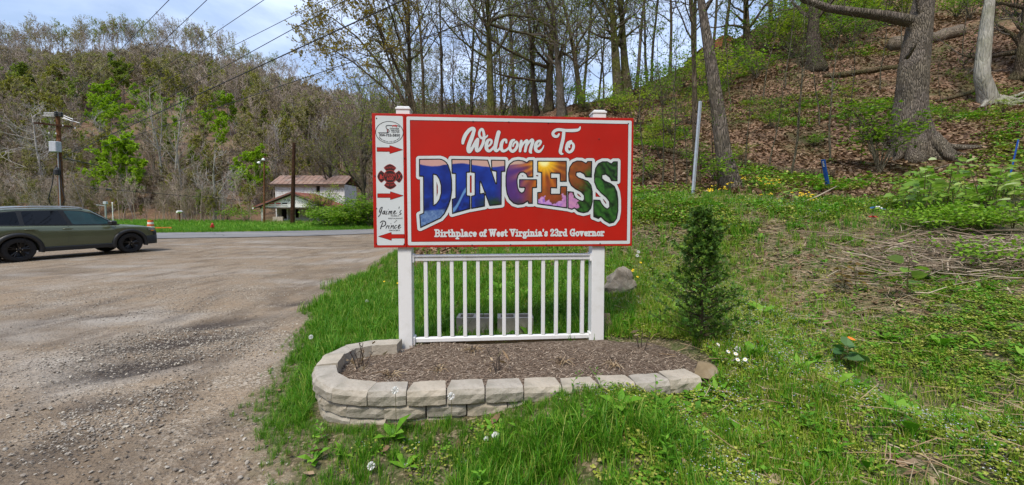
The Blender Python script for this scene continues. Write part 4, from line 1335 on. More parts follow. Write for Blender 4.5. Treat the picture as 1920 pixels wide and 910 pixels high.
for (px, py, d, kind, lab) in ((672, 690, 2.95, 'stalk', 'tall dried black stalks at the rounded end of the mulch bed'),
        (730, 708, 2.78, 'tuft', 'small withered brown crown in the mulch near the tan topped block'),
        (822, 697, 2.90, 'tuft', 'withered brown clump in the middle of the mulch bed'),
        (932, 705, 2.78, 'stalk', 'dark dried stalks with curled leaves in the centre of the mulch bed'),
        (1056, 690, 2.95, 'tuft', 'thin withered clump in the mulch before the right part of the railing'),
        (1155, 695, 2.88, 'tuft', 'curled nest of dry straw stems close to the wall blocks'),
        (1205, 660, 3.2, 'stalk', 'dried dark stalks beside the evergreen shrub in the mulch'),
        (885, 665, 3.25, 'tuft', 'flattened straw coloured clump just before the bottom rail')):
    zq = .30
    dd = FPX * (EYE - zq) / (py - HORIZON)
    r_ = dry_plant((px - CX) / FPX * dd, dd, int(px), kind)
    tag(r_, lab, 'dead plant')

# ------------------------------------------------------------------ evergreen shrub
def shrub_evergreen():
    b = P(1312, 652, 3.3)
    b[2] = h1(b[0], b[1])
    root = empty('evergreen_shrub', b)
    tag(root, 'narrow dark green evergreen shrub growing at the end of the mulch bed', 'shrub')
    r = np.random.default_rng(4)
    HT = 1.22
    w = MB()
    w.tube([(0, 0, -.05), (.01, 0, .4), (.0, .01, .8), (.01, 0, HT * .93)], [.018, .014, .010, .004], 6)
    lf = MB()
    for k in range(250):
        t = r.random() ** .85
        z0 = .04 + t * HT * .92
        rad = .36 * (1 - t) ** .8 * (.30 + .80 * r.random()) + .04
        a = r.uniform(0, 6.283)
        lop = 1 + .22 * math.sin(a * 2 + z0 * 9) + .15 * math.sin(a * 3 - z0 * 17)
        rad *= lop
        d = np.array([math.cos(a), math.sin(a), 0])
        p0 = np.array([0, 0, z0 * .95]); p2 = d * rad + np.array([0, 0, z0 + rad * .45])
        p1 = (p0 + p2) / 2 + np.array([0, 0, -.02])
        w.tube([p0, p1, p2], [.0045, .003, .0018], 3)
        tang = (p2 - p1) / np.linalg.norm(p2 - p1)
        for q in range(13):
            s = r.uniform(.35, 1.05)
            pp = p1 * (1 - s) + p2 * s if s < 1 else p2
            pp = (p0 * (1 - s) ** 2 + 2 * p1 * s * (1 - s) + p2 * s * s)
            side = cross3(tang, r.normal(size=3)); side /= np.linalg.norm(side)
            dr = tang * r.uniform(.3, .9) + side * r.uniform(.4, .9) + np.array([0, 0, r.uniform(-.15, .35)])
            dr /= np.linalg.norm(dr)
            L = r.uniform(.025, .055); nrm = cross3(dr, r.normal(size=3)); nrm /= np.linalg.norm(nrm)
            wd = nrm * L * .20
            # a flat fan of scales: three fingers
            lf.add([pp, pp + dr * L * .6 + wd, pp + dr * L, pp + dr * L * .6 - wd], [(0, 1, 2, 3)])
            sd = cross3(dr, nrm)
            for sg in (-1, 1):
                d2 = dr * .75 + sd * .0 + nrm * sg * .7; d2 /= np.linalg.norm(d2)
                q0 = pp + dr * L * .3
                w2 = cross3(d2, sd) * L * .12
                lf.add([q0, q0 + d2 * L * .4 + w2, q0 + d2 * L * .75, q0 + d2 * L * .4 - w2], [(0, 1, 2, 3)])
    w.build('stem', M['bark_brown'], root)
    lf.build('foliage', leafmat('evergreen', [(0, (.035, .085, .014)), (.5, (.075, .165, .026)), (.85, (.14, .26, .036)), (1, (.24, .36, .05))], .3), root)
shrub_evergreen()

# ------------------------------------------------------------------ stakes and the bare sign post
def steel_post():
    b, t = P(1297, 366, 8.8), P(1312.5, 190, 9.0)
    b[2] -= .3
    ax = t - b; L = np.linalg.norm(ax)
    o = MB().prism([(-.038, -.018), (-.028, -.018), (-.016, .014), (.016, .014), (.028, -.018), (.038, -.018), (.038, -.012), (.031, -.012), (.020, .019), (-.020, .019), (-.031, -.012), (-.038, -.012)], 0, L)
    me = o.mesh('sign_post', M['galv'])
    ob = link('sign_post', me, None, b)
    ob.rotation_euler = Vector(ax).to_track_quat('Y', 'Z').to_euler()
    tag(ob, 'bare galvanised steel channel post leaning at the edge of the woods', 'post')
steel_post()
for (pb, pt, lab) in (((1556, 356, 9.4), (1543, 299, 9.2), 'blue plastic marker stake near the tip of the fallen log'), ((1889, 340, 8.4), (1909, 262, 8.3), 'blue plastic marker stake below the roots of the pale tree')):
    b, t = P(*pb), P(*pt)
    b[2] -= .15
    ax = t - b; L = np.linalg.norm(ax)
    root = empty('marker_stake', b)
    q = Vector(ax).to_track_quat('Y', 'Z')
    root.rotation_euler = q.to_euler()
    tag(root, lab, 'stake', 'blue marker stakes')
    s = [(-.045, 0), (-.03, -.012), (0, -.017), (.03, -.012), (.045, 0), (.03, -.007), (0, -.012), (-.03, -.007)]
    MB().prism(s, 0, L).build('stake', M['blue_plastic'], root)
    m = MB()
    for k in range(5):
        yy = L - .05 - k * .028
        m.box(-.012 if k % 2 else -.018, .014, yy - .017, yy, -.0215, -.019)
        m.box(-.012 if k % 2 else -.018, .014, yy - .017, yy, -.001, .0015)
    m.build('printed_marks', M['white_plain'], root)

# ------------------------------------------------------------------ trees
def _resample3(pl, n):
    pl = np.asarray(pl, float)
    s = np.concatenate([[0], np.cumsum(np.linalg.norm(np.diff(pl, axis=0), axis=1))])
    return np.stack([np.interp(np.linspace(0, s[-1], n), s, pl[:, k]) for k in range(3)], 1)
def sample_path(pts, rad, t):
    k = t * (len(pts) - 1); i = min(int(k), len(pts) - 2); f = k - i
    return pts[i] * (1 - f) + pts[i + 1] * f, nrm(pts[i + 1] - pts[i]), rad[i] * (1 - f) + rad[i + 1] * f
def wander(r, p, d, L, n, wob, up):
    pts = [p]
    for k in range(n):
        d = nrm(d + r.normal(size=3) * wob + np.array([0, 0, up]))
        pts.append(pts[-1] + d * (L / n))
    return np.array(pts)

def grow_tree(seed, height=14, r0=.18, lean=(0, 0), crook=.03, first=.35, limbs=13, limb_len=.33, ang=(35, 65), up=.06,
              sub=(6, 5, 4), twig_r=.006, leaf=0, leaf_size=.05, path=None, fork=None, top_taper=.12, flare=1.5, sides=10, extra=None, gnarl=0.0):
    """returns wood, twig+leaf builders in local space (base at the origin)"""
    r = np.random.default_rng(seed)
    W, T, F = MB(), MB(), MB()
    tips = []
    def leaves(pts, n):
        for q in range(n):
            p, tg, _ = sample_path(pts, np.zeros(len(pts)), r.uniform(.3, 1))
            d = nrm(r.normal(size=3) + tg * .5 + np.array([0, 0, .2])); s = leaf_size * r.uniform(.6, 1.3)
            w = nrm(cross3(d, r.normal(size=3))) * s * .42
            F.add([p, p + d * s * .5 + w, p + d * s, p + d * s * .5 - w], [(0, 1, 2, 3)])
    def branch(p, d, L, rr, level):
        n = (6, 5, 3, 2)[min(level - 1, 3)]
        pts = wander(r, p, d, L, n, (.16, .2, .22, .2)[min(level - 1, 3)], up * (1.4 if level > 1 else 1))
        rad = np.linspace(rr, max(twig_r * .6, rr * .28), n + 1)
        sd = (6, 4, 3, 3)[min(level - 1, 3)]
        (W if level <= 1 else T).tube(pts, rad, sd, False)
        if level - 1 < len(sub):
            m = max(1, int(round(sub[level - 1] * (.75 + .5 * r.random()))))
            for k in range(m):
                t = r.uniform(.25, 1) if k else 1.0
                q, tg, qr = sample_path(pts, rad, t)
                az = nrm(cross3(tg, r.normal(size=3)))
                a = R(r.uniform(25, 60)) * (.5 if k == 0 else 1)
                branch(q, nrm(tg * math.cos(a) + az * math.sin(a)), L * r.uniform(.38, .62), max(twig_r, qr * .58), level + 1)
        if leaf and level >= len(sub):
            leaves(pts, leaf if r.random() < .85 else 0)
    stems = []
    if path is not None:
        tp = np.array(path, float)
    else:
        k = 9
        tp = [np.zeros(3)]
        d = nrm(np.array([lean[0], lean[1], 1.0]))
        for i in range(k):
            d = nrm(d + np.append(r.normal(size=2) * crook, 0) + np.array([0, 0, .01]))
            tp.append(tp[-1] + d * height / k)
        tp = np.array(tp)
    k = len(tp)
    rad = r0 * (1 - (1 - top_taper) * np.linspace(0, 1, k) ** 1.1)
    # root flare
    base = np.array([tp[0] + np.array([0, 0, -.35]), tp[0] + np.array([0, 0, .03]), tp[0] * .75 + tp[1] * .25])
    bp_ = np.vstack([base[:1], base[1:2], base[2:], tp[1:]])
    br_ = np.concatenate([[r0 * flare * 1.15, r0 * flare, r0 * 1.06], rad[1:]])
    if gnarl:
        n_ = 34
        q_ = _resample3(bp_, n_); s_ = np.concatenate([[0], np.cumsum(np.linalg.norm(np.diff(bp_, axis=0), axis=1))])
        b_ = np.interp(np.linspace(0, s_[-1], n_), s_, br_)
        zz_ = q_[:, 2] - bp_[1][2]
        W.tube(q_, b_, sides, True)
        vv = W.v[-1].reshape(n_, sides, 3)
        an = np.arange(sides) * 6.283 / sides
        k_ = 1 + gnarl * (vnoise(np.cos(an)[None] * 1.7 + 9 + zz_[:, None] * .9, np.sin(an)[None] * 1.7 + zz_[:, None] * .5 + seed) - .5) + gnarl * 1.6 * np.exp(-np.maximum(zz_, 0)[:, None] / .45) * np.cos(an * 5 + 1)[None]
        vv[:] = q_[:, None] + (vv - q_[:, None]) * k_[..., None]
        W.v[-1] = vv.reshape(-1, 3)
    else:
        W.tube(bp_, br_, sides, True)
    stems.append((tp, rad, height))
    for (t, dirv, Lf, rf) in (fork or []):
        p, tg, rr = sample_path(tp, rad, t)
        q = wander(r, p, nrm(np.array(dirv, float)), height * Lf, 7, .07, .05)
        rd = np.linspace(rr * rf, rr * .15, 8)
        W.tube(q, rd, 7, False)
        stems.append((q, rd, height * Lf))
    for (tp_, rd_, hh) in stems:
        m = limbs if tp_ is tp else max(4, int(limbs * .6))
        for i in range(m):
            t = first + (1 - first) * ((i + r.random()) / m) if tp_ is tp else .2 + .8 * (i + r.random()) / m
            p, tg, rr = sample_path(tp_, rd_, min(t, .999))
            az = r.uniform(0, 6.283); a = R(r.uniform(*ang))
            side = nrm(cross3(tg, np.array([math.cos(az), math.sin(az), .0])))
            L = hh * limb_len * (1.15 - .7 * t) * r.uniform(.7, 1.25)
            branch(p, nrm(tg * math.cos(a) + side * math.sin(a)), L, max(twig_r * 2, rr * .48), 1)
    for (p, d, L, rr) in (extra or []):
        branch(np.array(p, float), nrm(np.array(d, float)), L, rr, 1)
    return W, T, F

def tree_object(name, WTF, loc, wood, twig, leafm, label, cat='tree', group=None, rz=0.0, sc_=1.0):
    W, T, F = WTF
    root = empty(name, loc, rz)
    root.scale = (sc_,) * 3
    W.build('trunk', wood, root, True)
    if T.n:
        cr = T.build('crown', twig, root, True)
        if F.n: F.build('leaves', leafm, cr)
    return tag(root, label, cat, group)

LF_yg = leafmat('young_yellow_green', [(0, (.20, .27, .02)), (.5, (.30, .39, .03)), (1, (.42, .47, .06))], .55)
LF_gold = leafmat('young_golden', [(0, (.30, .19, .03)), (.5, (.40, .28, .05)), (1, (.34, .33, .06))], .55)
LF_green = leafmat('fresh_green', [(0, (.09, .19, .012)), (.5, (.17, .30, .02)), (1, (.28, .40, .04))], .45)
LF_bright = leafmat('bright_green', [(0, (.12, .28, .012)), (.5, (.20, .38, .02)), (1, (.30, .46, .04))], .4)
TW_dark = simple('dark_twig', (.12, .098, .075), .95, .3, 3)
TW_grey = simple('grey_twig', (.16, .138, .115), .95, .3, 3)

def ground_at(px, d):
    x = (px - CX) / FPX * d
    return np.array([x, d, h1(x, d)])
def aimed(px0, d0, pts, z0=None):
    """trunk path: base on the ground under pixel column px0, then through the pixels given"""
    b = ground_at(px0, d0)
    return b, np.array([np.zeros(3)] + [P(*q) - b for q in pts])

# the big grey tree on the slope
b, path = aimed(1712, 12.0, [(1706, 215, 12.0), (1712, 130, 12.05), (1722, 60, 12.1), (1733, 0, 12.15), (1742, -80, 12.2), (1745, -220, 12.4), (1750, -420, 12.6)])
big = grow_tree(101, 11, .45, path=path, first=.62, limbs=9, limb_len=.35, top_taper=.22, flare=1.45, sides=26, gnarl=.20, twig_r=.008, sub=(5, 5, 4),
                extra=[(P(1706, 40, 12.0) - b, (-.95, -.12, .42), 4.6, .19), (P(1724, 30, 12.0) - b, (-.5, -.3, .85), 3.0, .05), (P(1700, 108, 11.6) - b, (-.2, -.9, .1), .45, .07)])
# buttress roots
for (dx, dy, L) in ((1.0, -.35, 1.7), (.8, -.9, 1.1), (-.6, -.8, .9), (.2, -1.0, 1.2), (-1, -.1, .9)):
    q = nrm(np.array([dx, dy, 0])); e = b + q * L
    zz = h1(e[0], e[1]) - b[2]
    m_ = b + q * L * .55
    big[0].tube([q * .30 + (0, 0, .62), q * .55 + (0, 0, .26), q * L * .62 + (0, 0, h1(m_[0], m_[1]) - b[2] + .08), q * L + (0, 0, zz - .06)], [.17, .15, .10, .05], 7)
tree_object('shade_tree', big, b, M['bark_grey'], TW_grey, LF_green, 'massive grey trunked tree with a broken stub and flared roots on the leafy slope')
# leaning brown tree behind the steel post
b, path = aimed(1371, 9.9, [(1357, 290, 10.0), (1345, 200, 10.1), (1333, 120, 10.2), (1322, 50, 10.25), (1313, -10, 10.3), (1300, -120, 10.5), (1290, -300, 10.6)])
tree_object('leaning_tree', grow_tree(102, 9, .215, path=path, first=.62, limbs=8, limb_len=.3, leaf=2, leaf_size=.05, flare=1.25, sides=16, gnarl=.12), b, M['bark_grey'], TW_dark, LF_yg, 'smooth grey-brown tree leaning left beside the bare steel post')
b, path = aimed(1304, 10.6, [(1303, 200, 10.8), (1301, 120, 10.8), (1299, 50, 10.9), (1292, -10, 11), (1285, -150, 11)])
tree_object('slender_tree', grow_tree(103, 8, .085, path=path, first=.5, limbs=9, limb_len=.3, leaf=2, leaf_size=.05), b, M['bark_brown'], TW_dark, LF_green, 'slender mossy tree just left of the leaning grey-brown trunk')
# pale beech at the right with surface roots
b, path = aimed(1842, 16.5, [(1840, 140, 16.5), (1846, 80, 16.6), (1852, 30, 16.7), (1857, -10, 16.8), (1862, -150, 17), (1866, -330, 17.2)])
pale = grow_tree(104, 11, .28, path=path, first=.6, limbs=8, limb_len=.35, flare=1.15, top_taper=.3, sides=18, gnarl=.12)
for (dx, dy, L) in ((1, -.35, 2.3), (1, -.75, 1.6), (-1, -.5, 1.2), (.3, -1, 1.1), (1, .0, 1.8)):
    q = nrm(np.array([dx, dy, 0]))
    pts = []
    for s in (.15, .4, .7, 1.0):
        e = b + q * L * s
        pts.append((q[0] * L * s + .08 * math.sin(s * 9), q[1] * L * s, h1(e[0], e[1]) - b[2] + (.22 if s < .2 else .07) * (1.05 - s)))
    pale[0].tube(pts, [.16, .10, .07, .04], 6)
tree_object('beech_tree', pale, b, M['bark_pale'], TW_grey, LF_yg, 'pale smooth barked tree with surface roots high on the right slope')
# the other trunks in view, described by how they look and what they stand beside
TREES = [
 ('woodland_tree', 1520, 22, [(1524, 60, 22.2), (1527, 0, 22.4), (1530, -120, 22.6), (1532, -260, 22.8)], .36, M['bark_dark'], LF_green, 1, 'dark thick trunk above the long log on the leafy slope'),
 ('woodland_tree', 1402, 26, [(1400, 60, 26), (1398, 0, 26), (1396, -120, 26.2)], .30, M['bark_brown'], LF_green, 2, 'brown trunk rising beside the small house on the ridge'),
 ('woodland_tree', 1158, 25, [(1155, 120, 25), (1150, 50, 25), (1146, -10, 25), (1142, -150, 25)], .33, M['bark_moss'], LF_yg, 1, 'mossy green left stem of the twin trunks on the knoll'),
 ('woodland_tree', 1176, 25.4, [(1171, 120, 25.4), (1167, 50, 25.4), (1164, -10, 25.4), (1160, -150, 25.4)], .30, M['bark_moss'], LF_yg, 1, 'mossy green right stem of the twin trunks on the knoll'),
 ('woodland_tree', 1090, 26, [(1086, 170, 26), (1078, 110, 26), (1068, 55, 26), (1055, 0, 26), (1045, -120, 26)], .22, M['bark_brown'], LF_yg, 1, 'crooked brown tree forking left of the twin mossy trunks'),
 ('woodland_tree', 1052, 25, [(1049, 150, 25), (1043, 80, 25), (1035, 0, 25), (1030, -150, 25)], .27, M['bark_grey'], LF_yg, 0, 'grey trunk standing close to a second one behind the sign top'),
 ('woodland_tree', 1028, 27, [(1030, 150, 27), (1034, 80, 27), (1036, 0, 27), (1040, -150, 27)], .30, M['bark_brown'], LF_yg, 0, 'thick brown trunk crossed by a long low limb behind the sign'),
 ('woodland_tree', 1006, 27, [(1000, 150, 27), (994, 60, 27), (985, 0, 27), (980, -130, 27)], .17, M['bark_dark'], LF_yg, 1, 'dark straight trunk leaning slightly left behind the sign middle'),
 ('woodland_tree', 924, 22, [(919, 150, 22), (917, 90, 22), (916, 40, 22), (914, -20, 22), (912, -160, 22)], .23, M['bark_moss'], LF_yg, 1, 'moss coated trunk with spreading dark limbs behind the sign'),
 ('woodland_tree', 830, 30, [(828, 140, 30), (826, 60, 30), (824, 0, 30), (822, -130, 30)], .12, M['bark_dark'], LF_yg, 2, 'thin dark tree with fine twigs behind the letters of the sign'),
 ('woodland_tree', 795, 29, [(793, 140, 29), (788, 60, 29), (782, 0, 29), (778, -130, 29)], .13, M['bark_brown'], LF_yg, 1, 'thin brown tree right of the tall orange-brown trunk'),
 ('woodland_tree', 769, 24, [(768, 140, 24), (767, 80, 24), (766, 0, 24), (765, -150, 24)], .17, M['bark_brown'], LF_gold, 1, 'tall straight orange-brown trunk rising above the left white post'),
 ('woodland_tree', 1211, 27, [(1210, 110, 27), (1209, 40, 27), (1208, -20, 27), (1207, -130, 27)], .11, M['bark_dark'], LF_green, 3, 'slim leafy tree standing alone right of the twin trunks'),
 ('woodland_tree', 965, 33, [(962, 140, 33), (958, 60, 33), (955, 0, 33), (952, -120, 33)], .18, M['bark_grey'], LF_yg, 0, 'grey tree farther back between the moss coated trunk and dark trunk'),
 ('woodland_tree', 882, 35, [(884, 140, 35), (888, 60, 35), (892, 0, 35), (895, -120, 35)], .16, M['bark_dark'], LF_yg, 1, 'dark tree farther back left of the moss coated trunk'),
 ('woodland_tree', 1916, 17.5, [(1925, 100, 17.5), (1932, 0, 17.6), (1940, -150, 17.8)], .42, M['bark_brown'], LF_green, 0, 'thick brown trunk uphill to the right of the pale tree'),
 ('woodland_tree', 1300, 29, [(1299, 90, 29), (1298, 20, 29), (1296, -60, 29), (1294, -160, 29)], .16, M['bark_moss'], LF_green, 2, 'mossy tree farther up the ridge behind the leaning trunk'),
 ('woodland_tree', 1445, 31, [(1446, 30, 31), (1449, -60, 31), (1452, -160, 31)], .15, M['bark_brown'], LF_green, 3, 'leafy tree near the crest right of the small house'),
 ('woodland_tree', 1600, 30, [(1602, 0, 30), (1604, -80, 30), (1606, -170, 30)], .15, M['bark_brown'], LF_green, 3, 'leafy tree near the crest behind the rotted log'),
]
for i, (nm, px, d, pts, r0, wood, lfm, nleaf, lab) in enumerate(TREES):
    b, path = aimed(px, d, pts)
    Ht = path[-1][2]
    forks = None
    if i in (2, 8): forks = [(.55, (-.6, .1, .8), .35, .55), (.75, (.5, .2, .8), .3, .5)]
    if i == 4: forks = [(.45, (.55, 0, .85), .45, .6)]
    ex = None
    if i == 6: ex = [(P(1030, 128, 27) - b, (-1, -.1, .30), 6.5, .13), (P(1028, 152, 27) - b, (-1, -.2, -.02), 5.5, .10)]
    if i == 8: ex = [(P(917, 42, 22) - b, (.9, -.2, .35), 4.0, .10), (P(917, 45, 22) - b, (.8, .1, -.15), 4.5, .10), (P(917, 110, 22) - b, (-.8, 0, .6), 4, .07)]
    tree_object(nm, grow_tree(200 + i, max(Ht, 6), r0, path=path, first=.30, limbs=15, limb_len=.30, fork=forks, leaf=nleaf + 2, leaf_size=.06, twig_r=.0065, sub=(6, 5, 3), flare=1.3, extra=ex, gnarl=.14, sides=12), b, wood, TW_dark if i % 3 else TW_grey, lfm, lab)
# fan of leaning stems with gold leaves left of the straight trunk
b = ground_at(785, 23)
fan = MB(), MB(), MB()
for k, (pxs, r0) in enumerate((([(775, 200), (745, 130), (715, 60), (690, 0), (670, -60)], .12), ([(768, 205), (720, 130), (670, 70), (625, 35), (590, 20)], .10), ([(760, 205), (735, 130), (712, 60), (700, 0), (690, -80)], .09), ([(778, 200), (760, 120), (742, 40), (730, -40)], .09), ([(770, 205), (715, 160), (660, 115), (610, 85), (575, 75)], .08))):
    path = np.array([np.array([(k - 2) * .12, 0, 0])] + [P(q[0], q[1], 22.5 - .2 * k) - b for q in pxs])
    W, T, F = grow_tree(300 + k, 9, r0, path=path, first=.38, limbs=13, limb_len=.26, leaf=4, leaf_size=.085, sub=(5, 4, 3), flare=1.2, twig_r=.006, sides=7)
    for A, Bb in zip(fan, (W, T, F)):
        if Bb.n: A.add(np.concatenate(Bb.v), Bb.f)
tree_object('multi_stem_tree', fan, b, M['bark_brown'], TW_dark, LF_gold, 'several leaning stems fanning left with golden young leaves against the sky')
# dark spreading tree beside the store
b = ground_at(683, 44)
b2, path = aimed(683, 44, [(684, 390, 44), (680, 350, 44), (678, 310, 44), (676, 280, 44)])
tree_object('spreading_tree', grow_tree(320, 13, .30, path=path, first=.35, limbs=8, limb_len=.55, ang=(20, 55), up=.10, leaf=1, leaf_size=.09, sub=(6, 5, 4), twig_r=.014, top_taper=.5,
    fork=[(.5, (-.7, 0, .8), .55, .7), (.7, (.6, 0, .9), .55, .7), (.95, (-.2, 0, 1), .6, .8), (.95, (.5, .1, .8), .5, .7)]), b, M['bark_dark'], TW_dark, LF_yg, 'dark crooked spreading tree behind the hedge between store and sign')
b = ground_at(628, 58)
tree_object('spreading_tree', grow_tree(321, 13, .30, first=.25, limbs=9, limb_len=.5, ang=(25, 60), leaf=1, leaf_size=.1, sub=(6, 5, 4), twig_r=.016, fork=[(.3, (-.7, 0, .7), .6, .7), (.35, (.7, 0, .8), .6, .7)]), b, M['bark_dark'], TW_dark, LF_gold, 'dark forked bare tree right behind the white clapboard store')

# thin trees farther back behind the sign: a few shapes, many copies
thin = [grow_tree(340 + k, 15, .13, lean=(random.uniform(-.08, .08), 0), first=.22, limbs=17, limb_len=.26, leaf=(4, 2, 5, 4)[k], leaf_size=.085, sub=(5, 4, 3), twig_r=.009, crook=.035) for k in range(4)]
thin_roots = []
for k, w in enumerate(thin):
    thin_roots.append((w, (M['bark_brown'], M['bark_grey'], M['bark_dark'], M['bark_moss'])[k], (LF_yg, LF_gold, LF_green, LF_yg)[k]))
protos_t = {}
tr_rng = np.random.default_rng(77)
spots = []
for px in list(np.linspace(715, 1130, 27)) + list(np.linspace(1190, 1560, 12)):
    spots.append((px + tr_rng.uniform(-8, 8), tr_rng.uniform(31, 43) if px < 1150 else tr_rng.uniform(30, 38)))
for (px, d) in spots:
    k = int(tr_rng.integers(0, 4))
    g = ground_at(px, d)
    s = tr_rng.uniform(.75, 1.2)
    if k not in protos_t:
        protos_t[k] = tree_object('thin_tree', thin_roots[k][0], g, thin_roots[k][1], (TW_dark, TW_grey)[k % 2], thin_roots[k][2], ('thin brown woodland tree with sparse yellow-green leaves behind the sign', 'thin grey woodland tree with fine twigs and sparse buds behind the sign', 'thin dark woodland tree with fresh green leaves on the bank', 'thin moss tinged woodland tree with pale young leaves on the bank')[k], 'tree', ('thin brown trees along the bank', 'thin grey trees along the bank', 'thin dark trees along the bank', 'thin mossy trees along the bank')[k])
        o = protos_t[k]
    else:
        o = copy_tree(protos_t[k])
    o.location = g; o.rotation_euler = (0, 0, tr_rng.uniform(0, 6.28)); o.scale = (s, s, s * tr_rng.uniform(.95, 1.25))

# saplings on the near slope
sap = [grow_tree(360 + k, 3.4, .022, first=.3, limbs=9, limb_len=.32, leaf=(0, 2, 1)[k], leaf_size=.045, sub=(4, 3), twig_r=.0032, crook=.07, flare=1.1, sides=6) for k in range(3)]
sp_proto = {}
for i, (px, py, d, k, s, lx) in enumerate(((1240, 330, 9.6, 0, .9, 0), (1265, 325, 9.8, 1, 1.05, .02), (1285, 330, 10.2, 2, .8, -.02), (1205, 330, 10.5, 1, 1.1, 0), (1395, 315, 11.6, 0, .9, -.06), (1440, 300, 12.0, 1, .9, -.03), (1480, 315, 11.0, 0, 1.35, .10), (1492, 240, 15, 2, 1.2, .03),
        (1553, 280, 12.6, 0, 1.5, 0), (1588, 230, 14.5, 2, 1.2, -.1), (1530, 225, 15.5, 1, 1.3, 0), (1640, 165, 19, 1, 1.3, 0), (1677, 150, 20, 0, 1.5, 0), (1757, 235, 15, 1, .7, 0), (1790, 120, 20, 0, 1.2, 0), (1465, 160, 21, 1, 1.6, .05), (1425, 175, 20, 2, 1.5, 0), (1365, 170, 19, 1, 1.3, .0), (1220, 210, 20, 1, 1.3, 0), (1255, 220, 19, 2, 1.4, .04), (1335, 330, 10.6, 1, .8, .1), (1610, 300, 12, 1, .6, 0))):
    g = ground_at(px, d)
    if k not in sp_proto:
        sp_proto[k] = tree_object('sapling', sap[k], g, M['sapling'], M['sapling'], LF_green, ('thin leafless upright sapling on the leaf covered slope', 'thin leafy sapling with small green leaves on the slope', 'thin sparsely leaved crooked sapling on the slope')[k], 'sapling', ('leafless saplings on the slope', 'leafy saplings on the slope', 'sparse saplings on the slope')[k])
        o = sp_proto[k]
    else: o = copy_tree(sp_proto[k])
    o.location = g; o.rotation_euler = (0, lx, i * 1.9); o.scale = (s, s, s)

# leafy undergrowth shrubs
def leafy_shrub(seed, w, h, nst, nleaf, ls, flat=.0):
    r = np.random.default_rng(seed)
    S_, F = MB(), MB()
    for k in range(nst):
        a = r.uniform(0, 6.283); L = r.uniform(.5, 1.0)
        e = np.array([math.cos(a) * w * L * .5, math.sin(a) * w * L * .5, h * r.uniform(.45, 1)])
        pts = np.array([np.zeros(3), e * np.array([.35, .35, .55]), e * np.array([.75, .75, .85]), e])
        S_.tube(pts, [.009 * h, .007 * h, .005 * h, .003 * h], 4, False)
        for j in range(4):
            p, tg, _ = sample_path(pts, np.zeros(4), r.uniform(.4, 1))
            d = nrm(np.array([r.normal(), r.normal(), r.uniform(-.1, .5)])) * w * .26
            S_.tube([p, p + d * .6, p + d], [.004 * h, .003 * h, .002 * h], 3, False)
            for q in range(nleaf):
                c = p + d * r.uniform(.2, 1.15) + r.normal(size=3) * w * np.array([.045, .045, .03])
                ld = nrm(np.array([r.normal(), r.normal(), r.normal() * .35])); s = ls * r.uniform(.6, 1.3)
                sd = nrm(cross3(ld, np.array([r.normal() * .4, r.normal() * .4, 1.0]))) * s * .36
                F.add([c, c + ld * s * .45 + sd, c + ld * s, c + ld * s * .45 - sd], [(0, 1, 2, 3)])
    return S_, F
def put_shrub(name, SF, g, lf, label, group=None, cat='shrub', stem=None):
    root = empty(name, g)
    SF[0].build('stems', stem or M['sapling'], root)
    SF[1].build('foliage', lf, root)
    return tag(root, label, cat, group)
put_shrub('beech_bush', leafy_shrub(400, 1.9, 2.2, 20, 20, .10), ground_at(1645, 10.9), LF_green, 'light green leafy bush against the left side of the massive grey trunk')
put_shrub('young_bush', leafy_shrub(401, 1.2, 1.0, 12, 7, .09), ground_at(1345, 9.4), LF_green, 'low green bush at the foot of the leaning tree')
und = [leafy_shrub(410 + k, 2.6, 1.9, 13, 16, .11) for k in range(3)]
under = {}
for i, (px, d, k, s, lf) in enumerate(((1190, 18, 0, .8, 0), (1240, 22, 1, 1.0, 0), (1275, 26, 2, 1.2, 0), (1210, 25, 1, 1.1, 0), (1340, 22, 0, 1.2, 0), (1380, 27, 1, 1.4, 0), (1425, 28, 2, 1.5, 0), (1460, 27, 0, 1.6, 0), (1500, 28, 1, 1.5, 0),
        (1560, 28, 2, 1.6, 0), (1600, 27, 0, 1.5, 0), (1640, 28, 1, 1.5, 0), (1480, 31, 2, 1.6, 0), (1545, 32, 0, 1.8, 0), (1620, 31, 1, 1.6, 0), (1800, 24, 1, 1.0, 0), (1775, 26, 2, 1.1, 0), (1880, 25, 0, 1.0, 0), (1100, 25, 2, .9, 0), (1125, 23, 0, .8, 0), (1060, 27, 1, 1.0, 0), (1180, 27, 0, .9, 0),
        (1520, 14, 2, .28, 0), (1385, 13.5, 0, .3, 0), (1770, 14, 1, .35, 0), (1870, 13.5, 0, .3, 0), (1220, 11, 2, .4, 0), (1440, 16, 1, .4, 0), (1225, 15, 0, .55, 0), (1255, 16.5, 2, .6, 0), (1290, 18, 0, .7, 0), (1330, 20, 1, .8, 0), (1360, 24, 2, 1.1, 0), (1310, 24, 0, 1.1, 0), (1410, 24, 2, 1.1, 0), (1475, 25, 0, 1.3, 0), (1550, 25, 1, 1.2, 0), (1235, 12.5, 0, .45, 0), (1300, 12.0, 2, .35, 0), (1585, 25, 2, 1.2, 0), (1680, 27, 0, 1.3, 0), (1150, 22, 2, .7, 0), (960, 26, 1, 1.0, 0), (860, 26, 2, 1.0, 0))):
    g = ground_at(px, d)
    if k not in under:
        under[k] = o = put_shrub('undergrowth_shrub', und[k], g, (LF_yg, LF_green, LF_bright)[k], ('loose yellow-green undergrowth shrub on the wooded slope', 'loose mid green undergrowth shrub on the wooded slope', 'loose bright green undergrowth shrub on the wooded slope')[k], ('yellow-green undergrowth', 'mid green undergrowth', 'bright green undergrowth')[k])
    else: o = copy_tree(under[k])
    o.location = g; o.rotation_euler = (0, 0, i * 2.3); o.scale = (s, s, s)

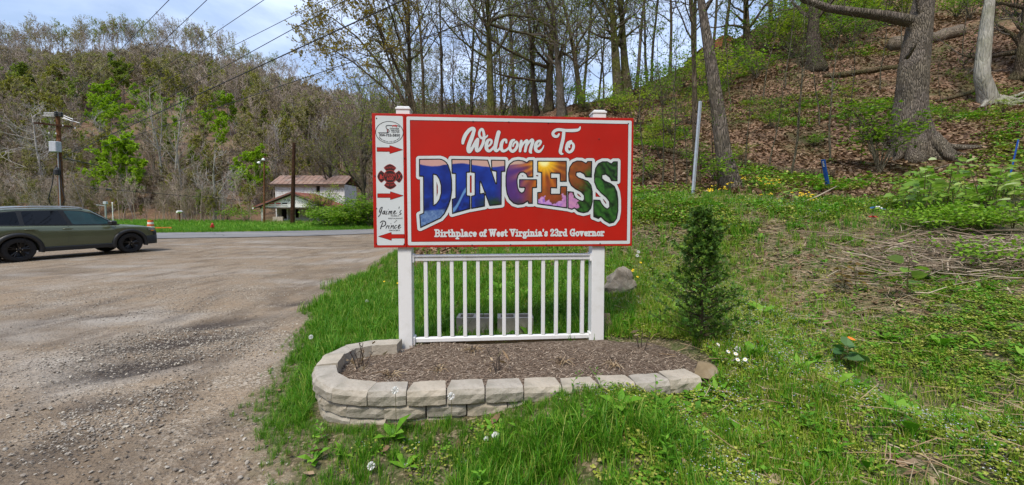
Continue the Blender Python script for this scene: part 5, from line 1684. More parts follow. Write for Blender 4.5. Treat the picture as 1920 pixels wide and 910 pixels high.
# ------------------------------------------------------------------ logs and fallen branches
def ground_log(name, pxs, r0, r1, mat, label, cat='log', n=9, lift=.6, sides=9, branches=0, group=None):
    pts = np.array([(lambda g: g + np.array([0, 0, r0 * lift]))(ground_at(px, d)) for (px, d) in pxs])
    pts = _resample3(pts, 10)
    r = np.random.default_rng(int(pxs[0][0]))
    pts[:, 2] += r.normal(0, r0 * .12, len(pts))
    root = pts[0].copy()
    mb = MB().tube(pts - root, np.linspace(r0, r1, len(pts)) * (1 + r.normal(0, .06, len(pts))), sides)
    for k in range(branches):
        p, tg, rr = sample_path(pts - root, np.linspace(r0, r1, len(pts)), r.uniform(.3, .95))
        d = nrm(tg * .7 + np.array([r.normal() * .5, r.normal() * .5, abs(r.normal()) * .5]))
        mb.tube([p, p + d * r.uniform(.3, .7), p + d * r.uniform(.8, 1.1) + r.normal(size=3) * .1], [rr * .5, rr * .35, rr * .15], 5)
    o = mb.build(name, mat, None, True)
    o.location = root
    return tag(o, label, cat, group)
ground_log('fallen_log', [(1225, 13.2), (1300, 12.9), (1400, 12.2), (1480, 11.6), (1562, 11.0)], .10, .13, M['log'], 'long mossy fallen log lying behind the leaning tree')
ground_log('fallen_log', [(1535, 21.0), (1600, 20.8), (1700, 20.6)], .13, .17, M['log'], 'brown fallen log reaching from the dark trunk to the massive tree')
ground_log('rotted_log', [(1655, 23), (1720, 22.5), (1785, 22)], .42, .36, M['deadwood'], 'thick rotted log with pale broken wood behind the massive trunk', sides=11)
ground_log('fallen_log', [(1745, 17.0), (1800, 17.6), (1838, 18.0)], .07, .10, M['log'], 'thin dark log pointing at the foot of the pale tree')
ground_log('fallen_log', [(1780, 14.6), (1815, 14.9), (1850, 15.0)], .035, .05, M['deadwood'], 'bleached crooked branch lying below the pale tree', branches=3)
ground_log('fallen_log', [(1880, 18.6), (1925, 18.2)], .09, .08, M['deadwood'], 'bleached branch on the ground right of the pale tree')
ground_log('fallen_log', [(1715, 10.6), (1780, 10.9)], .035, .02, M['deadwood'], 'pale stick at the flared roots of the massive trunk')

# ------------------------------------------------------------------ the far wooded hill
def far_tree(seed, h=18, r0=.22, leaf=0, ls=.5, wood='far', limbs=12, first=.35, ll=.30, tw=.035, sub=(5, 4)):
    return grow_tree(seed, h, r0, first=first, limbs=limbs, limb_len=ll, ang=(25, 55), up=.12, sub=sub, twig_r=tw, leaf=leaf, leaf_size=ls, crook=.03, flare=1.2, sides=5)
LFF = [leafmat('far_bud_brown', [(0, (.22, .165, .11)), (1, (.34, .27, .19))], .3), leafmat('far_yellow', [(0, (.25, .24, .04)), (1, (.36, .34, .06))], .4),
       leafmat('far_green', [(0, (.19, .25, .035)), (1, (.29, .35, .055))], .5), leafmat('far_bright', [(0, (.24, .40, .012)), (.5, (.32, .48, .02)), (1, (.40, .54, .035))], .5), leafmat('far_bud_olive', [(0, (.23, .21, .075)), (1, (.33, .30, .10))], .35)]
def joined(W, T, F, wm, lm, name):
    mb = MB()
    for A in (W, T):
        if A.n: mb.add(np.concatenate(A.v), A.f)
    nf = len(mb.f)
    if F.n: mb.add(np.concatenate(F.v), F.f)
    me = mb.mesh(name, [wm, lm])
    mi = np.zeros(len(me.polygons), np.int32); mi[nf:] = 1
    me.polygons.foreach_set('material_index', mi)
    return me
far_specs = [(500, 2, .30, 'far_wood', 16), (501, 0, 0, 'far_wood', 18), (502, 4, .34, 'far_wood', 16), (503, 5, .36, 'far_wood', 14), (504, 7, .38, 'far_wood', 13), (505, 0, 0, 'far_pale', 17), (506, 7, .36, 'far_wood', 12)]
far_lf = [LFF[0], LFF[0], LFF[0], LFF[4], LFF[1], LFF[0], LFF[2]]
far_wtf = [far_tree(s, h, .17, lf, ls) for (s, lf, ls, wm, h) in far_specs]
far_me = [joined(*w, M[sp[3]], lf, 'far_tree_%d' % i) for i, (w, sp, lf) in enumerate(zip(far_wtf, far_specs, far_lf))]
fr_ = np.random.default_rng(11)
# the ridge line: trees one can tell apart against the sky
ridge_me = []
for k in range(5):
    w = far_tree(520 + k, 19, .20, (3, 2, 1, 4, 4)[k], .30, limbs=10, first=.50, ll=.34, tw=.022, sub=(6, 4))
    ridge_me.append((w, (LFF[4], LFF[0], LFF[0], LFF[2], LFF[1])[k]))
ridge_proto = {}
def put_far(cache, key, w, wm, lf, name, label, group, g, rz, s):
    if key not in cache:
        root = empty(name, g)
        w[0].build('trunk', wm, root); cr = w[1].build('crown', wm, root)
        if w[2].n: w[2].build('leaves', lf, cr)
        tag(root, label, 'tree', group)
        cache[key] = root
        o = root
    else: o = copy_tree(cache[key])
    o.location = g; o.rotation_euler = (0, 0, rz); o.scale = (s, s, s)
    return o
for i, px in enumerate(np.linspace(-330, 560, 130)):
    d = fr_.uniform(205, 219)
    x = (px + fr_.uniform(-3, 3) - CX) / FPX * d
    k = int(fr_.choice([0, 1, 2, 3, 4], p=[.3, .25, .2, .15, .1]))
    s = fr_.uniform(1.0, 1.32) * (1.0 if px < 430 else .8)
    put_far(ridge_proto, k, ridge_me[k][0], M['far_wood'], ridge_me[k][1], 'ridge_tree', 'tall sparsely leaved tree on the far ridge line against the sky', 'trees along the far ridge', (x, d, h1(x, d) - .3), fr_.uniform(0, 6.28), s)
# bright green trees that stand out of the grey wood
br_w = [grow_tree(540 + k, 11, .16, first=.15, limbs=16, limb_len=.34, ang=(30, 70), up=.08, sub=(5, 5), twig_r=.02, leaf=15, leaf_size=.33, sides=5) for k in range(3)]
br_cache = {}
clear = []
def on_hill(px, py):
    ds = np.linspace(58, 214, 160)
    xs = (px - CX) / FPX * ds
    hs = H(xs, ds)
    py_ = HORIZON - (hs - EYE) / ds * FPX
    k = np.argmax(py_ < py)
    return (xs[k], ds[k], hs[k]) if (py_ < py).any() else (xs[-1], ds[-1], hs[-1])
for i, (px, py, s, k) in enumerate(((205, 215, 1.05, 0), (198, 240, .85, 1), (215, 246, .9, 2), (262, 212, .85, 0), (438, 232, 1.0, 1), (420, 272, .8, 2), (235, 170, 1.3, 0), (245, 400, 1.0, 1), (228, 398, .85, 2), (355, 228, .8, 0), (390, 250, .7, 1), (60, 190, 1.2, 2), (160, 130, .8, 0),
        (450, 385, .65, 2), (190, 225, .8, 1), (222, 222, .8, 0), (280, 240, .75, 1), (470, 210, .8, 0), (340, 262, .6, 2), (120, 215, .8, 1), (500, 240, .7, 1), (400, 210, .75, 0), (480, 378, .8, 0), (315, 222, .7, 1), (545, 215, .7, 2), (250, 125, 1.0, 1), (640, 240, .8, 0), (300, 190, .9, 2))):
    lf = LFF[3] if (px, py) not in ((235, 170), (60, 190), (160, 130), (250, 125), (300, 190), (545, 215), (640, 240), (120, 215), (470, 210), (500, 240)) else LFF[2]
    s = s * (.85 if py < 300 else .95)
    g = on_hill(px, py + (30 * s if py < 300 else 0))
    clear.append((px, g[1], 5.5 * s / g[1] * FPX))
    put_far(br_cache, (k, lf.name), br_w[k], M['far_wood'], lf, 'spring_tree', 'bright spring green tree among the grey wood on the far hill' if lf is LFF[3] else 'soft olive green tree among the grey wood on the far hill', 'spring green trees on the hill' if lf is LFF[3] else 'olive green trees on the hill', g, i * 1.7, s)
# the rest of the wood: one mass
pts, rt, sl, ix = [], [], [], []
N = 0
while N < 4500:
    d = 56 + 148 * fr_.random() ** .8
    px = fr_.uniform(-420, 1010)
    x = (px - CX) / FPX * d
    if d < 70 and 470 < px < 720: continue
    N += 1
    if any(abs(px - q[0]) < q[2] and q[1] - 13 < d < q[1] + 2 for q in clear): continue
    pts.append((x, d))
    rt.append((fr_.normal(0, .05), fr_.normal(0, .05), fr_.uniform(0, 6.28)))
    sl.append(fr_.uniform(.6, 1.0) * float(np.interp(d, [56, 75, 90, 150, 200], [.45, .7, 1, .85, .62])))
    g_ = fbm(np.array([x * .02]), np.array([d * .02]))[0]
    pr = np.array([.13, .13, .25, .18, .13, .06, .12]) if g_ < .50 - .10 * (px > 360) else np.array([.05, .05, .14, .24, .26, .04, .22])
    ix.append(int(fr_.choice(7, p=pr / pr.sum())))
pa = np.array(pts)
pz = H(pa[:, 0], pa[:, 1]) - .3
scatter('hillside_woods', far_me, np.c_[pa, pz], np.array(rt), np.array(sl), np.array(ix), 'grey-brown leafless spring forest covering the far hillside', 'woods')
# thin brush at the foot of the hill
pts, rt, sl, ix = [], [], [], []
for k in range(1500):
    d = fr_.uniform(46, 74); px = fr_.uniform(-300, 700)
    if d < 60 and 470 < px < 700: continue
    if any(abs(px - q[0]) < q[2] * .8 and d < q[1] for q in clear if q[1] < 80) and fr_.random() < .8: continue
    x = (px - CX) / FPX * d
    if masks(np.array([x]), np.array([d]))[2][0] > .5: continue
    pts.append((x, d)); rt.append((fr_.normal(0, .12), fr_.normal(0, .12), fr_.uniform(0, 6.28))); sl.append(fr_.uniform(.10, .34)); ix.append(int(fr_.choice(7, p=[.24, .2, .2, .12, .08, .08, .08])))
pa = np.array(pts)
scatter('hill_foot_brush', far_me, np.c_[pa, H(pa[:, 0], pa[:, 1]) - .1], np.array(rt), np.array(sl), np.array(ix), 'thin leafless brush and young trees along the foot of the far hill', 'brush')
# far wood behind the bank, seen between the trunks
pts, rt, sl, ix = [], [], [], []
for k in range(300):
    px = fr_.uniform(640, 1250); d = fr_.uniform(90, 200)
    pts.append(((px - CX) / FPX * d, d)); rt.append((0, 0, fr_.uniform(0, 6.28))); sl.append(fr_.uniform(.35, .6)); ix.append(int(fr_.choice(7, p=[.1, .1, .15, .2, .2, .05, .2])))
pa = np.array(pts)
scatter('valley_woods', far_me, np.c_[pa, H(pa[:, 0], pa[:, 1]) - .3], np.array(rt), np.array(sl), np.array(ix), 'pale green distant woods seen between the trunks behind the sign', 'woods')

# ------------------------------------------------------------------ roadside trees and bushes at the left
put_shrub('vine_bush', leafy_shrub(610, 5.0, 2.0, 16, 9, .22), ground_at(425, 50), LF_green, 'vine covered brush beside the red hydrant')
put_shrub('roadside_bush', leafy_shrub(611, 4.0, 1.5, 14, 9, .2), ground_at(462, 49), LF_green, 'green roadside bush left of the porch')
for k, (px, d, w, h) in enumerate(((672, 40, 5.2, 3.0), (632, 43, 6.0, 2.4), (612, 45, 4.0, 1.7), (695, 37, 4.2, 3.0), (655, 37.5, 3.4, 1.6))):
    put_shrub('hedge_bush', leafy_shrub(620 + k, w, h, 26, 22, .24), ground_at(px, d), LF_green, ('dense green bush reaching the sign edge', 'dense green bush in front of the store right wall', 'low green bush at the porch right end', 'tall dense green bush beside the sign edge at the road', 'low bush in front of the dense green hedge')[k])
for k, (px, d, h) in enumerate(((600, 49, 4.2), (612, 50.5, 4.6), (590, 50, 3.2))):
    put_shrub('climbing_shrub', leafy_shrub(630 + k, 3.4, h, 14, 10, .18), ground_at(px, d), LF_yg, 'tall straggly shrub climbing before the upper wall of the store', 'straggly shrubs at the store')
b = ground_at(402, 52)
tree_object('broken_tree', grow_tree(640, 9, .24, first=.2, limbs=9, limb_len=.5, ang=(30, 75), sub=(4, 3), twig_r=.02, lean=(.1, 0), fork=[(.3, (-.8, 0, .5), .45, .6), (.35, (.7, 0, .8), .5, .6)]), b, M['bark_pale'], M['far_pale'], LF_yg, 'pale broken leaning tree trunks behind the red hydrant')
for k, (px, d, h) in enumerate(((328, 64, 17), (300, 68, 15), (308, 66, 14), (292, 72, 16), (345, 60, 13))):
    b = ground_at(px, d)
    tree_object('bare_tree', grow_tree(650 + k, h, .2, first=.35, limbs=10, limb_len=.3, sub=(5, 4), twig_r=.02, sides=6), b, M['bark_pale'], M['far_wood'], LF_yg, 'pale straight bare trunk at the foot of the far hill', 'tree', 'pale trunks at the hill foot')
b = ground_at(88, 60)
tree_object('sycamore_tree', grow_tree(660, 13, .22, first=.2, limbs=14, limb_len=.42, ang=(40, 80), sub=(5, 4), twig_r=.025, sides=6), b, M['far_pale'], M['far_pale'], LF_yg, 'whitish spreading bare tree behind the utility pole')

# ------------------------------------------------------------------ utility pole and cables
PD = 29.0
pb = P(117.5, 436, PD); pb[2] = h1(pb[0], pb[1])
ptop = P(108.5, 216, PD)
upole = empty('utility_pole', pb)
tag(upole, 'tall brown wooden utility pole with crossarm and grey box', 'utility pole')
ax = ptop - pb
MB().tube([(0, 0, -.5), ax * .5, ax], [.17, .15, .12], 12).build('pole', M['polewood'], upole)
def on_pole(py, dx=0, dy=0): return P(117.5 - (436 - py) * 9 / 220.0, py, PD) - pb + np.array([dx, dy, 0])
p = P(110, 236, PD) - pb
MB().box(-1.35, 1.05, -.07, .07, -.06, .06, Matrix.Translation(p + np.array([0, -.2, 0])) @ Matrix.Rotation(R(8), 4, 'Z') @ Matrix.Rotation(R(5), 4, 'Y')).build('crossarm', M['polewood_dark'], upole)
ins_me = MB().lathe([(.02, 0), (.045, .02), (.025, .04), (.045, .06), (.025, .08), (.04, .10), (.015, .12)], 10).mesh('insulator', M['white_plain'])
for (px, py) in ((79, 232), (118, 234), (141, 239), (92, 248), (105, 249)):
    link('insulator', ins_me, upole, P(px, py + 3, PD - .2) - pb)
for (px, py) in ((105, 213), (114, 214)):
    q = P(px, py, PD - .15) - pb
    MB().lathe([(.07, -.22), (.13, -.15), (.08, -.1), (.13, -.04), (.08, .02), (.13, .08), (.06, .15)], 10, Matrix.Translation(q)).build('cutout', M['plastic'], upole)
for (y0, y1, px0, px1) in ((212, 212, 82, 104), (214.5, 214.5, 82, 104), (217.5, 218, 80, 104)):
    MB().tube([P(px0, y0, PD - .3) - pb, P(px1, y1, PD - .1) - pb], .022, 5).build('string_insulator', M['white_plain'], upole)
for (a_, b_) in (((120, 217), (137, 224)), ((119, 220), (134, 227)), ((117, 222), (150, 231))):
    MB().tube([P(*a_, PD - .3) - pb, P(*b_, PD - 1.0) - pb], .022, 5).build('string_insulator', M['white_plain'], upole)
q = P(103.5, 275.5, PD - .3) - pb
bx_ = MB().box(-.27, .27, -.2, .2, -.38, .38, Matrix.Translation(q), bev=.03).build('equipment_box', M['grey_paint'], upole)
q = P(107, 322, PD - .3) - pb
MB().lathe([(.10, -.26), (.17, -.22), (.17, .12), (.10, .18), (.03, .34)], 12, Matrix.Translation(q)).build('splice_case', M['plastic'], upole)
MB().tube([P(107, 310, PD - .3) - pb, P(101, 320, PD - .4) - pb, P(98, 345, PD - .4) - pb, P(91, 372, PD - .4) - pb, P(94, 384, PD - .3) - pb], .03, 6).build('drop_cable', M['wire'], upole)
MB().tube([on_pole(300, .2, -.15), on_pole(350, .3, -.2), P(122, 375, PD - .2) - pb, on_pole(392, .1, -.2)], .025, 6).build('drop_cable', M['wire'], upole)
MB().tube([P(108, 265, PD - .18) - pb, P(109, 300, PD - .18) - pb, P(112, 360, PD - .18) - pb, P(115, 430, PD - .18) - pb], .035, 6).build('conduit', M['galv'], upole)
def cable(pts, r, label, sag=0.0, group='overhead cables'):
    pts = np.array(pts, float)
    q = []
    n = 26
    a, b = pts[0], pts[-1]
    for k in range(n + 1):
        t = k / n
        s = _resample3(pts, n + 1)[k]
        q.append(s - np.array([0, 0, sag * 4 * t * (1 - t)]))
    q = np.array(q)
    o = MB().tube(q - q[0], r, 6).build('overhead_cable', M['wire'])
    o.location = q[0]
    return tag(o, label, 'cable', group)
def run(p0, p1, ext=1.15):
    """from p0 through p1 and on past it"""
    p0, p1 = np.array(p0), np.array(p1)
    return [p0, p1, p1 + (p1 - p0) * ext]
THIN = 'thin black overhead wire running up from the pole crossarm across the sky'
cable(run(P(116, 206, PD), P(317, 0, 13.6)), .010, THIN)
cable(run(P(140, 236, PD), P(388, 0, 13.3)), .010, THIN)
cable(run(P(150, 232, PD), P(495, 0, 13.1)), .010, THIN)
cable(run(P(118, 248, PD), P(608, 0, 12.6)), .010, THIN)
cable(run(P(116, 293, PD), P(645, 2, 11.6)), .012, THIN)
cable(run(P(114, 296, PD), P(757, 0, 11.0)), .021, 'thick black cable crossing in front of the golden leaved stems')
cable(run(P(114, 302, PD), P(960, 14, 9.5), .5), .014, 'lowest black cable passing behind the top of the tall trunks')
cable([P(114, 296, PD), P(185, 311, 34)], .04, 'short thick black cable sloping down to the right of the pole')
cable([P(140, 347, 31), P(190, 354, 31.5), P(206, 356, 31.8), P(330, 366, 36), P(480, 378, 46)], .02, 'low cable with a splice hanging above the parked car')
o = MB().tube(np.array([P(199, 355.2, 31.6), P(210, 356.5, 31.8)]) - P(205, 356, 31.7), .07, 8).build('cable_splice', M['plastic']); o.location = P(205, 356, 31.7)
tag(o, 'black splice canister on the low cable above the car hood', 'splice')
ring_pts = [P(176 + 7 * math.cos(a), 357.5 + 5.5 * math.sin(a), 31.3) for a in np.linspace(0, 6.283, 17)]
o = MB().tube(np.array(ring_pts) - ring_pts[0], .015, 5, False).build('cable_loop', M['wire']); o.location = ring_pts[0]
tag(o, 'spare loop of cable hanging on the low line', 'cable loop')
cable([P(134, 330, PD), P(159, 396, 27)], .012, 'thin guy wire slanting down behind the car roof')

# ------------------------------------------------------------------ the bare pole and the floodlight pole at the store
b = ground_at(548, 46)
t_ = P(551.5, 268, 46)
o = MB().tube([(0, 0, -.4), (t_ - b) * .5, t_ - b], [.26, .22, .17], 10).build('bare_pole', M['polewood_dark'])
o.location = b
tag(o, 'rough dark wooden pole without wires standing before the store gable', 'pole')
b = ground_at(495, 47)
fl = empty('floodlight_pole', b)
tag(fl, 'thin brown pole carrying two white floodlights beside the porch', 'light pole')
t_ = P(495.5, 293, 47) - b
MB().tube([(0, 0, -.4), t_], [.12, .09], 8).build('pole', M['polewood'], fl)
for (px, py) in ((494, 299), (485.5, 305)):
    q = P(px, py, 46.8) - b
    MB().lathe([(.06, -.14), (.18, -.11), (.19, -.03), (.10, .10), (.04, .14)], 12, Matrix.Translation(q) @ Matrix.Rotation(R(25), 4, 'Y')).build('floodlight', M['white_plain'], fl)
    MB().tube([t_ * .97, q], .03, 5).build('bracket', M['galv'], fl)
cable([P(495.5, 300, 47), P(551, 272, 46)], .03, 'slack wire between the floodlight pole and the bare pole', .4)

# ------------------------------------------------------------------ the old store
SD = 50.0
so = P(551, 420, SD); so[2] = 0.0
so[2] = h1(so[0], so[1])
store = empty('old_store', so)
tag(store, 'weathered white store with gabled porch and rusty metal roofs', 'building')
K = SD / FPX
def X(px): return (px - 551) * K
def Zp(py): return P(551, py, SD)[2] - so[2]
ze, zp_ = Zp(389), Zp(361.5)
# porch gable face
g = MB().prism([(X(490), ze), (X(609), ze), (X(551), zp_ - .25)], 0, .12)
g.build('gable', M['gable'], store)
def roof_slab(x0, z0, x1, z1, y0, y1, th, name, mat, par):
    d = nrm(np.array([x1 - x0, 0, z1 - z0])); n_ = np.array([-d[2], 0, d[0]])
    if n_[2] < 0: n_ = -n_
    a = np.array([x0, 0, z0]); b_ = np.array([x1, 0, z1])
    V = [a + (0, y0, 0), b_ + (0, y0, 0), b_ + (0, y1, 0), a + (0, y1, 0)]
    V = V + [v + n_ * th for v in V]
    mb = MB().add(V, [(3, 2, 1, 0), (4, 5, 6, 7), (0, 1, 5, 4), (1, 2, 6, 5), (2, 3, 7, 6), (3, 0, 4, 7)])
    k = int(np.hypot(y1 - y0, 0) / .6)
    o = mb.build(name, mat, par)
    rb = MB()
    for i in range(k + 1):
        yy = y0 + .05 + (y1 - y0 - .1) * i / max(1, k)
        W_ = [a + (0, yy - .03, 0), b_ + (0, yy - .03, 0), b_ + (0, yy + .03, 0), a + (0, yy + .03, 0)]
        W_ = [v + n_ * (th + .002) for v in W_] + [v + n_ * (th + .04) for v in W_]
        rb = MB().add(W_, [(3, 2, 1, 0), (4, 5, 6, 7), (0, 1, 5, 4), (1, 2, 6, 5), (2, 3, 7, 6), (3, 0, 4, 7)])
        rb.build('roof_seam', mat, o)
    return o
roof_slab(X(479), ze - .05, X(551), zp_, -.35, 5.6, .10, 'porch_roof', M['rust_red'], store)
roof_slab(X(622), ze - .05, X(551), zp_, -.35, 5.6, .10, 'porch_roof', M['rust_red'], store)
for (xa, xb) in ((479, 551), (622, 551)):
    d = nrm(np.array([X(xb) - X(xa), 0, zp_ - ze + .05]))
    a = np.array([X(xa), -.40, ze - .17]); b_ = np.array([X(xb), -.40, zp_ - .12])
    MB().tube([a, b_], .10, 4).build('fascia', M['fascia'], store)
MB().box(X(488), X(612), .02, .2, ze - .16, ze - .002).build('porch_beam', M['fascia'], store)
for px in (492, 550.5):
    MB().box(X(px) - .13, X(px) + .13, -.02, .24, -.3, ze - .162).build('porch_post', M['clapboard'], store)
for px in (507, 526):
    MB().box(X(px) - .11, X(px) + .11, 1.6, 1.8, -.3, ze).build('porch_post', M['clapboard'], store)
# wall under the porch: with real openings, doors dark inside
def wall_with_holes(name, x0, x1, z0, z1, y, th, holes, mat, par):
    xs = sorted({x0, x1, *[h[0] for h in holes], *[h[1] for h in holes]}); zs = sorted({z0, z1, *[h[2] for h in holes], *[h[3] for h in holes]})
    mb = MB()
    def hole(cx, cz): return any(h[0] < cx < h[1] and h[2] < cz < h[3] for h in holes)
    V, F = [], []
    def quad(*p):
        b = len(V); V.extend(p); F.append((b, b + 1, b + 2, b + 3))
    for i in range(len(xs) - 1):
        for j in range(len(zs) - 1):
            if hole((xs[i] + xs[i + 1]) / 2, (zs[j] + zs[j + 1]) / 2): continue
            a, b_, c, d = xs[i], xs[i + 1], zs[j], zs[j + 1]
            quad((a, y, c), (b_, y, c), (b_, y, d), (a, y, d)); quad((b_, y + th, c), (a, y + th, c), (a, y + th, d), (b_, y + th, d))
    for h in holes:
        a, b_, c, d = h
        quad((a, y, c), (a, y + th, c), (a, y + th, d), (a, y, d)); quad((b_, y + th, c), (b_, y, c), (b_, y, d), (b_, y + th, d))
        quad((a, y, d), (a, y + th, d), (b_, y + th, d), (b_, y, d)); quad((a, y + th, c), (a, y, c), (b_, y, c), (b_, y + th, c))
    return MB().add(V, F).build(name, mat, par)
hs = [(X(509), X(524), Zp(411), Zp(392)), (X(528), X(543), Zp(409), Zp(392)), (X(562), X(580), Zp(398), Zp(391))]
wall_with_holes('shop_wall', X(508) - .5, X(612), -.3, ze, 2.2, .15, hs, M['clapboard'], store)
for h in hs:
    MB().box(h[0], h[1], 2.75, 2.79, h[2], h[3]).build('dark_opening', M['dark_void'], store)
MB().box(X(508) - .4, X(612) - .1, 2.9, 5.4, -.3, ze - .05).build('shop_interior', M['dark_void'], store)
MB().box(X(526) - 1.0, X(526) + .3, -.0, .3, -.3, .55).build('porch_kerb', M['cinder'], store)
# upper storey behind
SB = 56.0
def XB(px): return (px - CX) / FPX * SB - so[0]
def ZB(py): return P(551, py, SB)[2] - so[2]
y0 = SB - SD
zt, zw0 = ZB(346), 0.0
wall_with_holes('upper_wall', XB(519), XB(646), -.3, zt, y0, .15, [(XB(594), XB(601), ZB(361), ZB(349))], M['clapboard'], store)
MB().box(XB(594), XB(601), y0 + .2, y0 + .24, ZB(361), ZB(349)).build('upper_window', M['dark_void'], store)
for k in range(11):                                   # clapboards, each lapped over the next
    z = zt - .02 - k * .25
    for (xa, xb) in ((XB(519) + .03, XB(594) - .04), (XB(601) + .04, XB(646) - .03)):
        V = [(xa, y0 - .004, z), (xb, y0 - .004, z), (xb, y0 - .035, z - .245), (xa, y0 - .035, z - .245), (xb, y0 - .003, z - .246), (xa, y0 - .003, z - .246)]
        MB().add(V, [(3, 2, 1, 0), (5, 4, 2, 3)]).build('clapboard', M['clapboard'], store)
for xx in (XB(519), XB(646)):
    MB().box(xx - .09, xx + .09, y0 - .045, y0 + .1, -.3, zt).build('corner_board', M['clapboard'], store)
MB().box(XB(519), XB(520), y0 + .15, y0 + 4.5, -.3, zt).build('side_wall', M['clapboard'], store)
MB().box(XB(645), XB(646), y0 + .15, y0 + 4.5, -.3, zt).build('side_wall', M['clapboard'], store)
zr = ZB(331) + .25
def rslab(name, ya, za, yb, zb_, x0, x1, par):
    d = nrm(np.array([0, yb - ya, zb_ - za])); n_ = np.array([0, -d[2], d[1]]); n_ = n_ if n_[2] > 0 else -n_
    V = [np.array(v, float) for v in ((x0, ya, za), (x1, ya, za), (x1, yb, zb_), (x0, yb, zb_))]
    V += [v + n_ * .1 for v in V]
    o = MB().add(V, [(3, 2, 1, 0), (4, 5, 6, 7), (0, 1, 5, 4), (1, 2, 6, 5), (2, 3, 7, 6), (3, 0, 4, 7)]).build(name, M['rust'], par)
    for k in range(15):
        xx = x0 + (x1 - x0) * (k + .5) / 15
        W_ = [np.array(v, float) for v in ((xx - .035, ya, za), (xx + .035, ya, za), (xx + .035, yb, zb_), (xx - .035, yb, zb_))]
        W_ = [v + n_ * .102 for v in W_] + [v + n_ * .14 for v in W_]
        MB().add(W_, [(3, 2, 1, 0), (4, 5, 6, 7), (0, 1, 5, 4), (1, 2, 6, 5), (2, 3, 7, 6), (3, 0, 4, 7)]).build('roof_seam', M['rust'], o)
rslab('upper_roof', y0 - .5, zt - .05, y0 + 2.2, zr, XB(511), XB(651), store)
rslab('upper_roof', y0 + 4.9, zt - .05, y0 + 2.2, zr, XB(511), XB(651), store)
MB().box(XB(511), XB(651), y0 - .54, y0 - .50, zt - .16, zt + .02).build('eaves_board', M['fascia'], store)
# boards and lettering on the gable
def gable_text(name, items, mat):
    mb = MB()
    for (txt, px, py, wpx, hpx) in items:
        co, fs = text_mesh(txt, 1.0)
        w = co[:, 0].max() - co[:, 0].min(); hh = co[:, 1].max() - co[:, 1].min()
        mb.add(np.stack([X(px) + (co[:, 0] - (co[:, 0].max() + co[:, 0].min()) / 2) / w * wpx * K, np.full(len(co), -.012), Zp(py) + (co[:, 1] - (co[:, 1].max() + co[:, 1].min()) / 2) / hh * hpx * K], 1), fs)
    return mb.build(name, mat, store)
gable_text('gable_lettering', [('SUB', 539, 375.3, 12, 4.4)], M['sign_black'])
gable_text('faded_lettering', [('CARRY OUT', 555, 380.5, 29, 4.2)], M['print_grey'])
for (x0, x1, z0, z1, m, txt) in ((505, 516.5, 387, 380, 'print_red', 3), (518, 528.5, 387, 380, 'print_red', 2), (529.5, 541, 387, 380, 'sign_black', 2)):
    bdp = MB().box(X(x0), X(x1), -.03, -.004, Zp(z0), Zp(z1)).build('small_signboard', M['white_plain'], store)
    mb = MB()
    zz = np.linspace(Zp(z0) + .05, Zp(z1) - .05, 4)
    mb.box(X(x0) + .06, X(x1) - .06, -.036, -.032, Zp(z0) + .27, Zp(z1) - .04)
    mb.box(X(x0) + .06, X(x1) - .06, -.036, -.032, Zp(z0) + .05, Zp(z0) + .10)
    mb.build('signboard_print', M[m], bdp)
MB().box(X(478.5), X(481), -.5, -.42, ze - .22, ze - .02).build('white_eave_corner', M['white_plain'], store)

# small house on the ridge at the right
hb_ = ground_at(1352, 38)
house = empty('ridge_house', hb_)
hz = P(1352, 92, 38)[2] - hb_[2]
tag(house, 'small pale house with an orange roof showing through trees on the ridge', 'building')
MB().box(-2.2, 2.0, 0, 3.5, -.6, hz).build('wall', M['clapboard'], house)
MB().prism([(-2.5, hz - .05), (2.4, hz - .05), (-.1, hz + 1.3)], -.3, 3.8).build('roof', M['roof_orange'], house)
MB().box(-.6, .3, -.05, -.01, hz - 1.6, hz - .6).build('window', M['glass'], house)
MB().box(-.7, .4, -.04, .03, hz - 1.72, hz - 1.62).build('window_sill', M['white_plain'], house)

# ------------------------------------------------------------------ small roadside things
b = ground_at(398, 38)
hyd = empty('fire_hydrant', b)
tag(hyd, 'red fire hydrant in the grass across the road', 'hydrant')
hs_ = .75
MB().lathe([(.15, 0), (.15, .05), (.11, .06), (.11, .45), (.14, .46), (.14, .50)], 14).build('barrel', M['red_iron'], hyd)
MB().lathe([(.125, .502), (.11, .60), (.06, .68), (.03, .70), (.03, .75)], 14).build('bonnet', M['red_iron'], hyd)
for s in (-1, 1):
    MB().lathe([(.05, .10), (.05, .16), (.062, .165), (.062, .20)], 10, Matrix.Translation((0, 0, .36)) @ Matrix.Rotation(R(90) * s, 4, 'Y')).build('outlet_cap', M['red_iron'], hyd)
MB().lathe([(.065, .10), (.065, .17), (.078, .175), (.078, .22)], 10, Matrix.Translation((0, 0, .34)) @ Matrix.Rotation(R(90), 4, 'X')).build('pumper_cap', M['red_iron'], hyd)
b = ground_at(282, 36)
bar = empty('traffic_barrel', b)
tag(bar, 'orange and white striped traffic drum beyond the car hood', 'traffic drum')
zz = 0
for k in range(5):
    MB().lathe([(.29 - .02 * k, zz), (.285 - .02 * k, zz + .19)], 16).build('stripe_band', M['orange'] if k % 2 == 0 else M['white_plain'], bar); zz += .192
o = MB().box(-1.1, 1.1, -.05, .05, 0, .14, bev=.01).build('orange_plank', M['orange'])
o.location = ground_at(297, 37) + np.array([0, 0, .1]); o.rotation_euler = (0, 0, .15)
tag(o, 'low orange barrier plank lying behind the car', 'barrier')
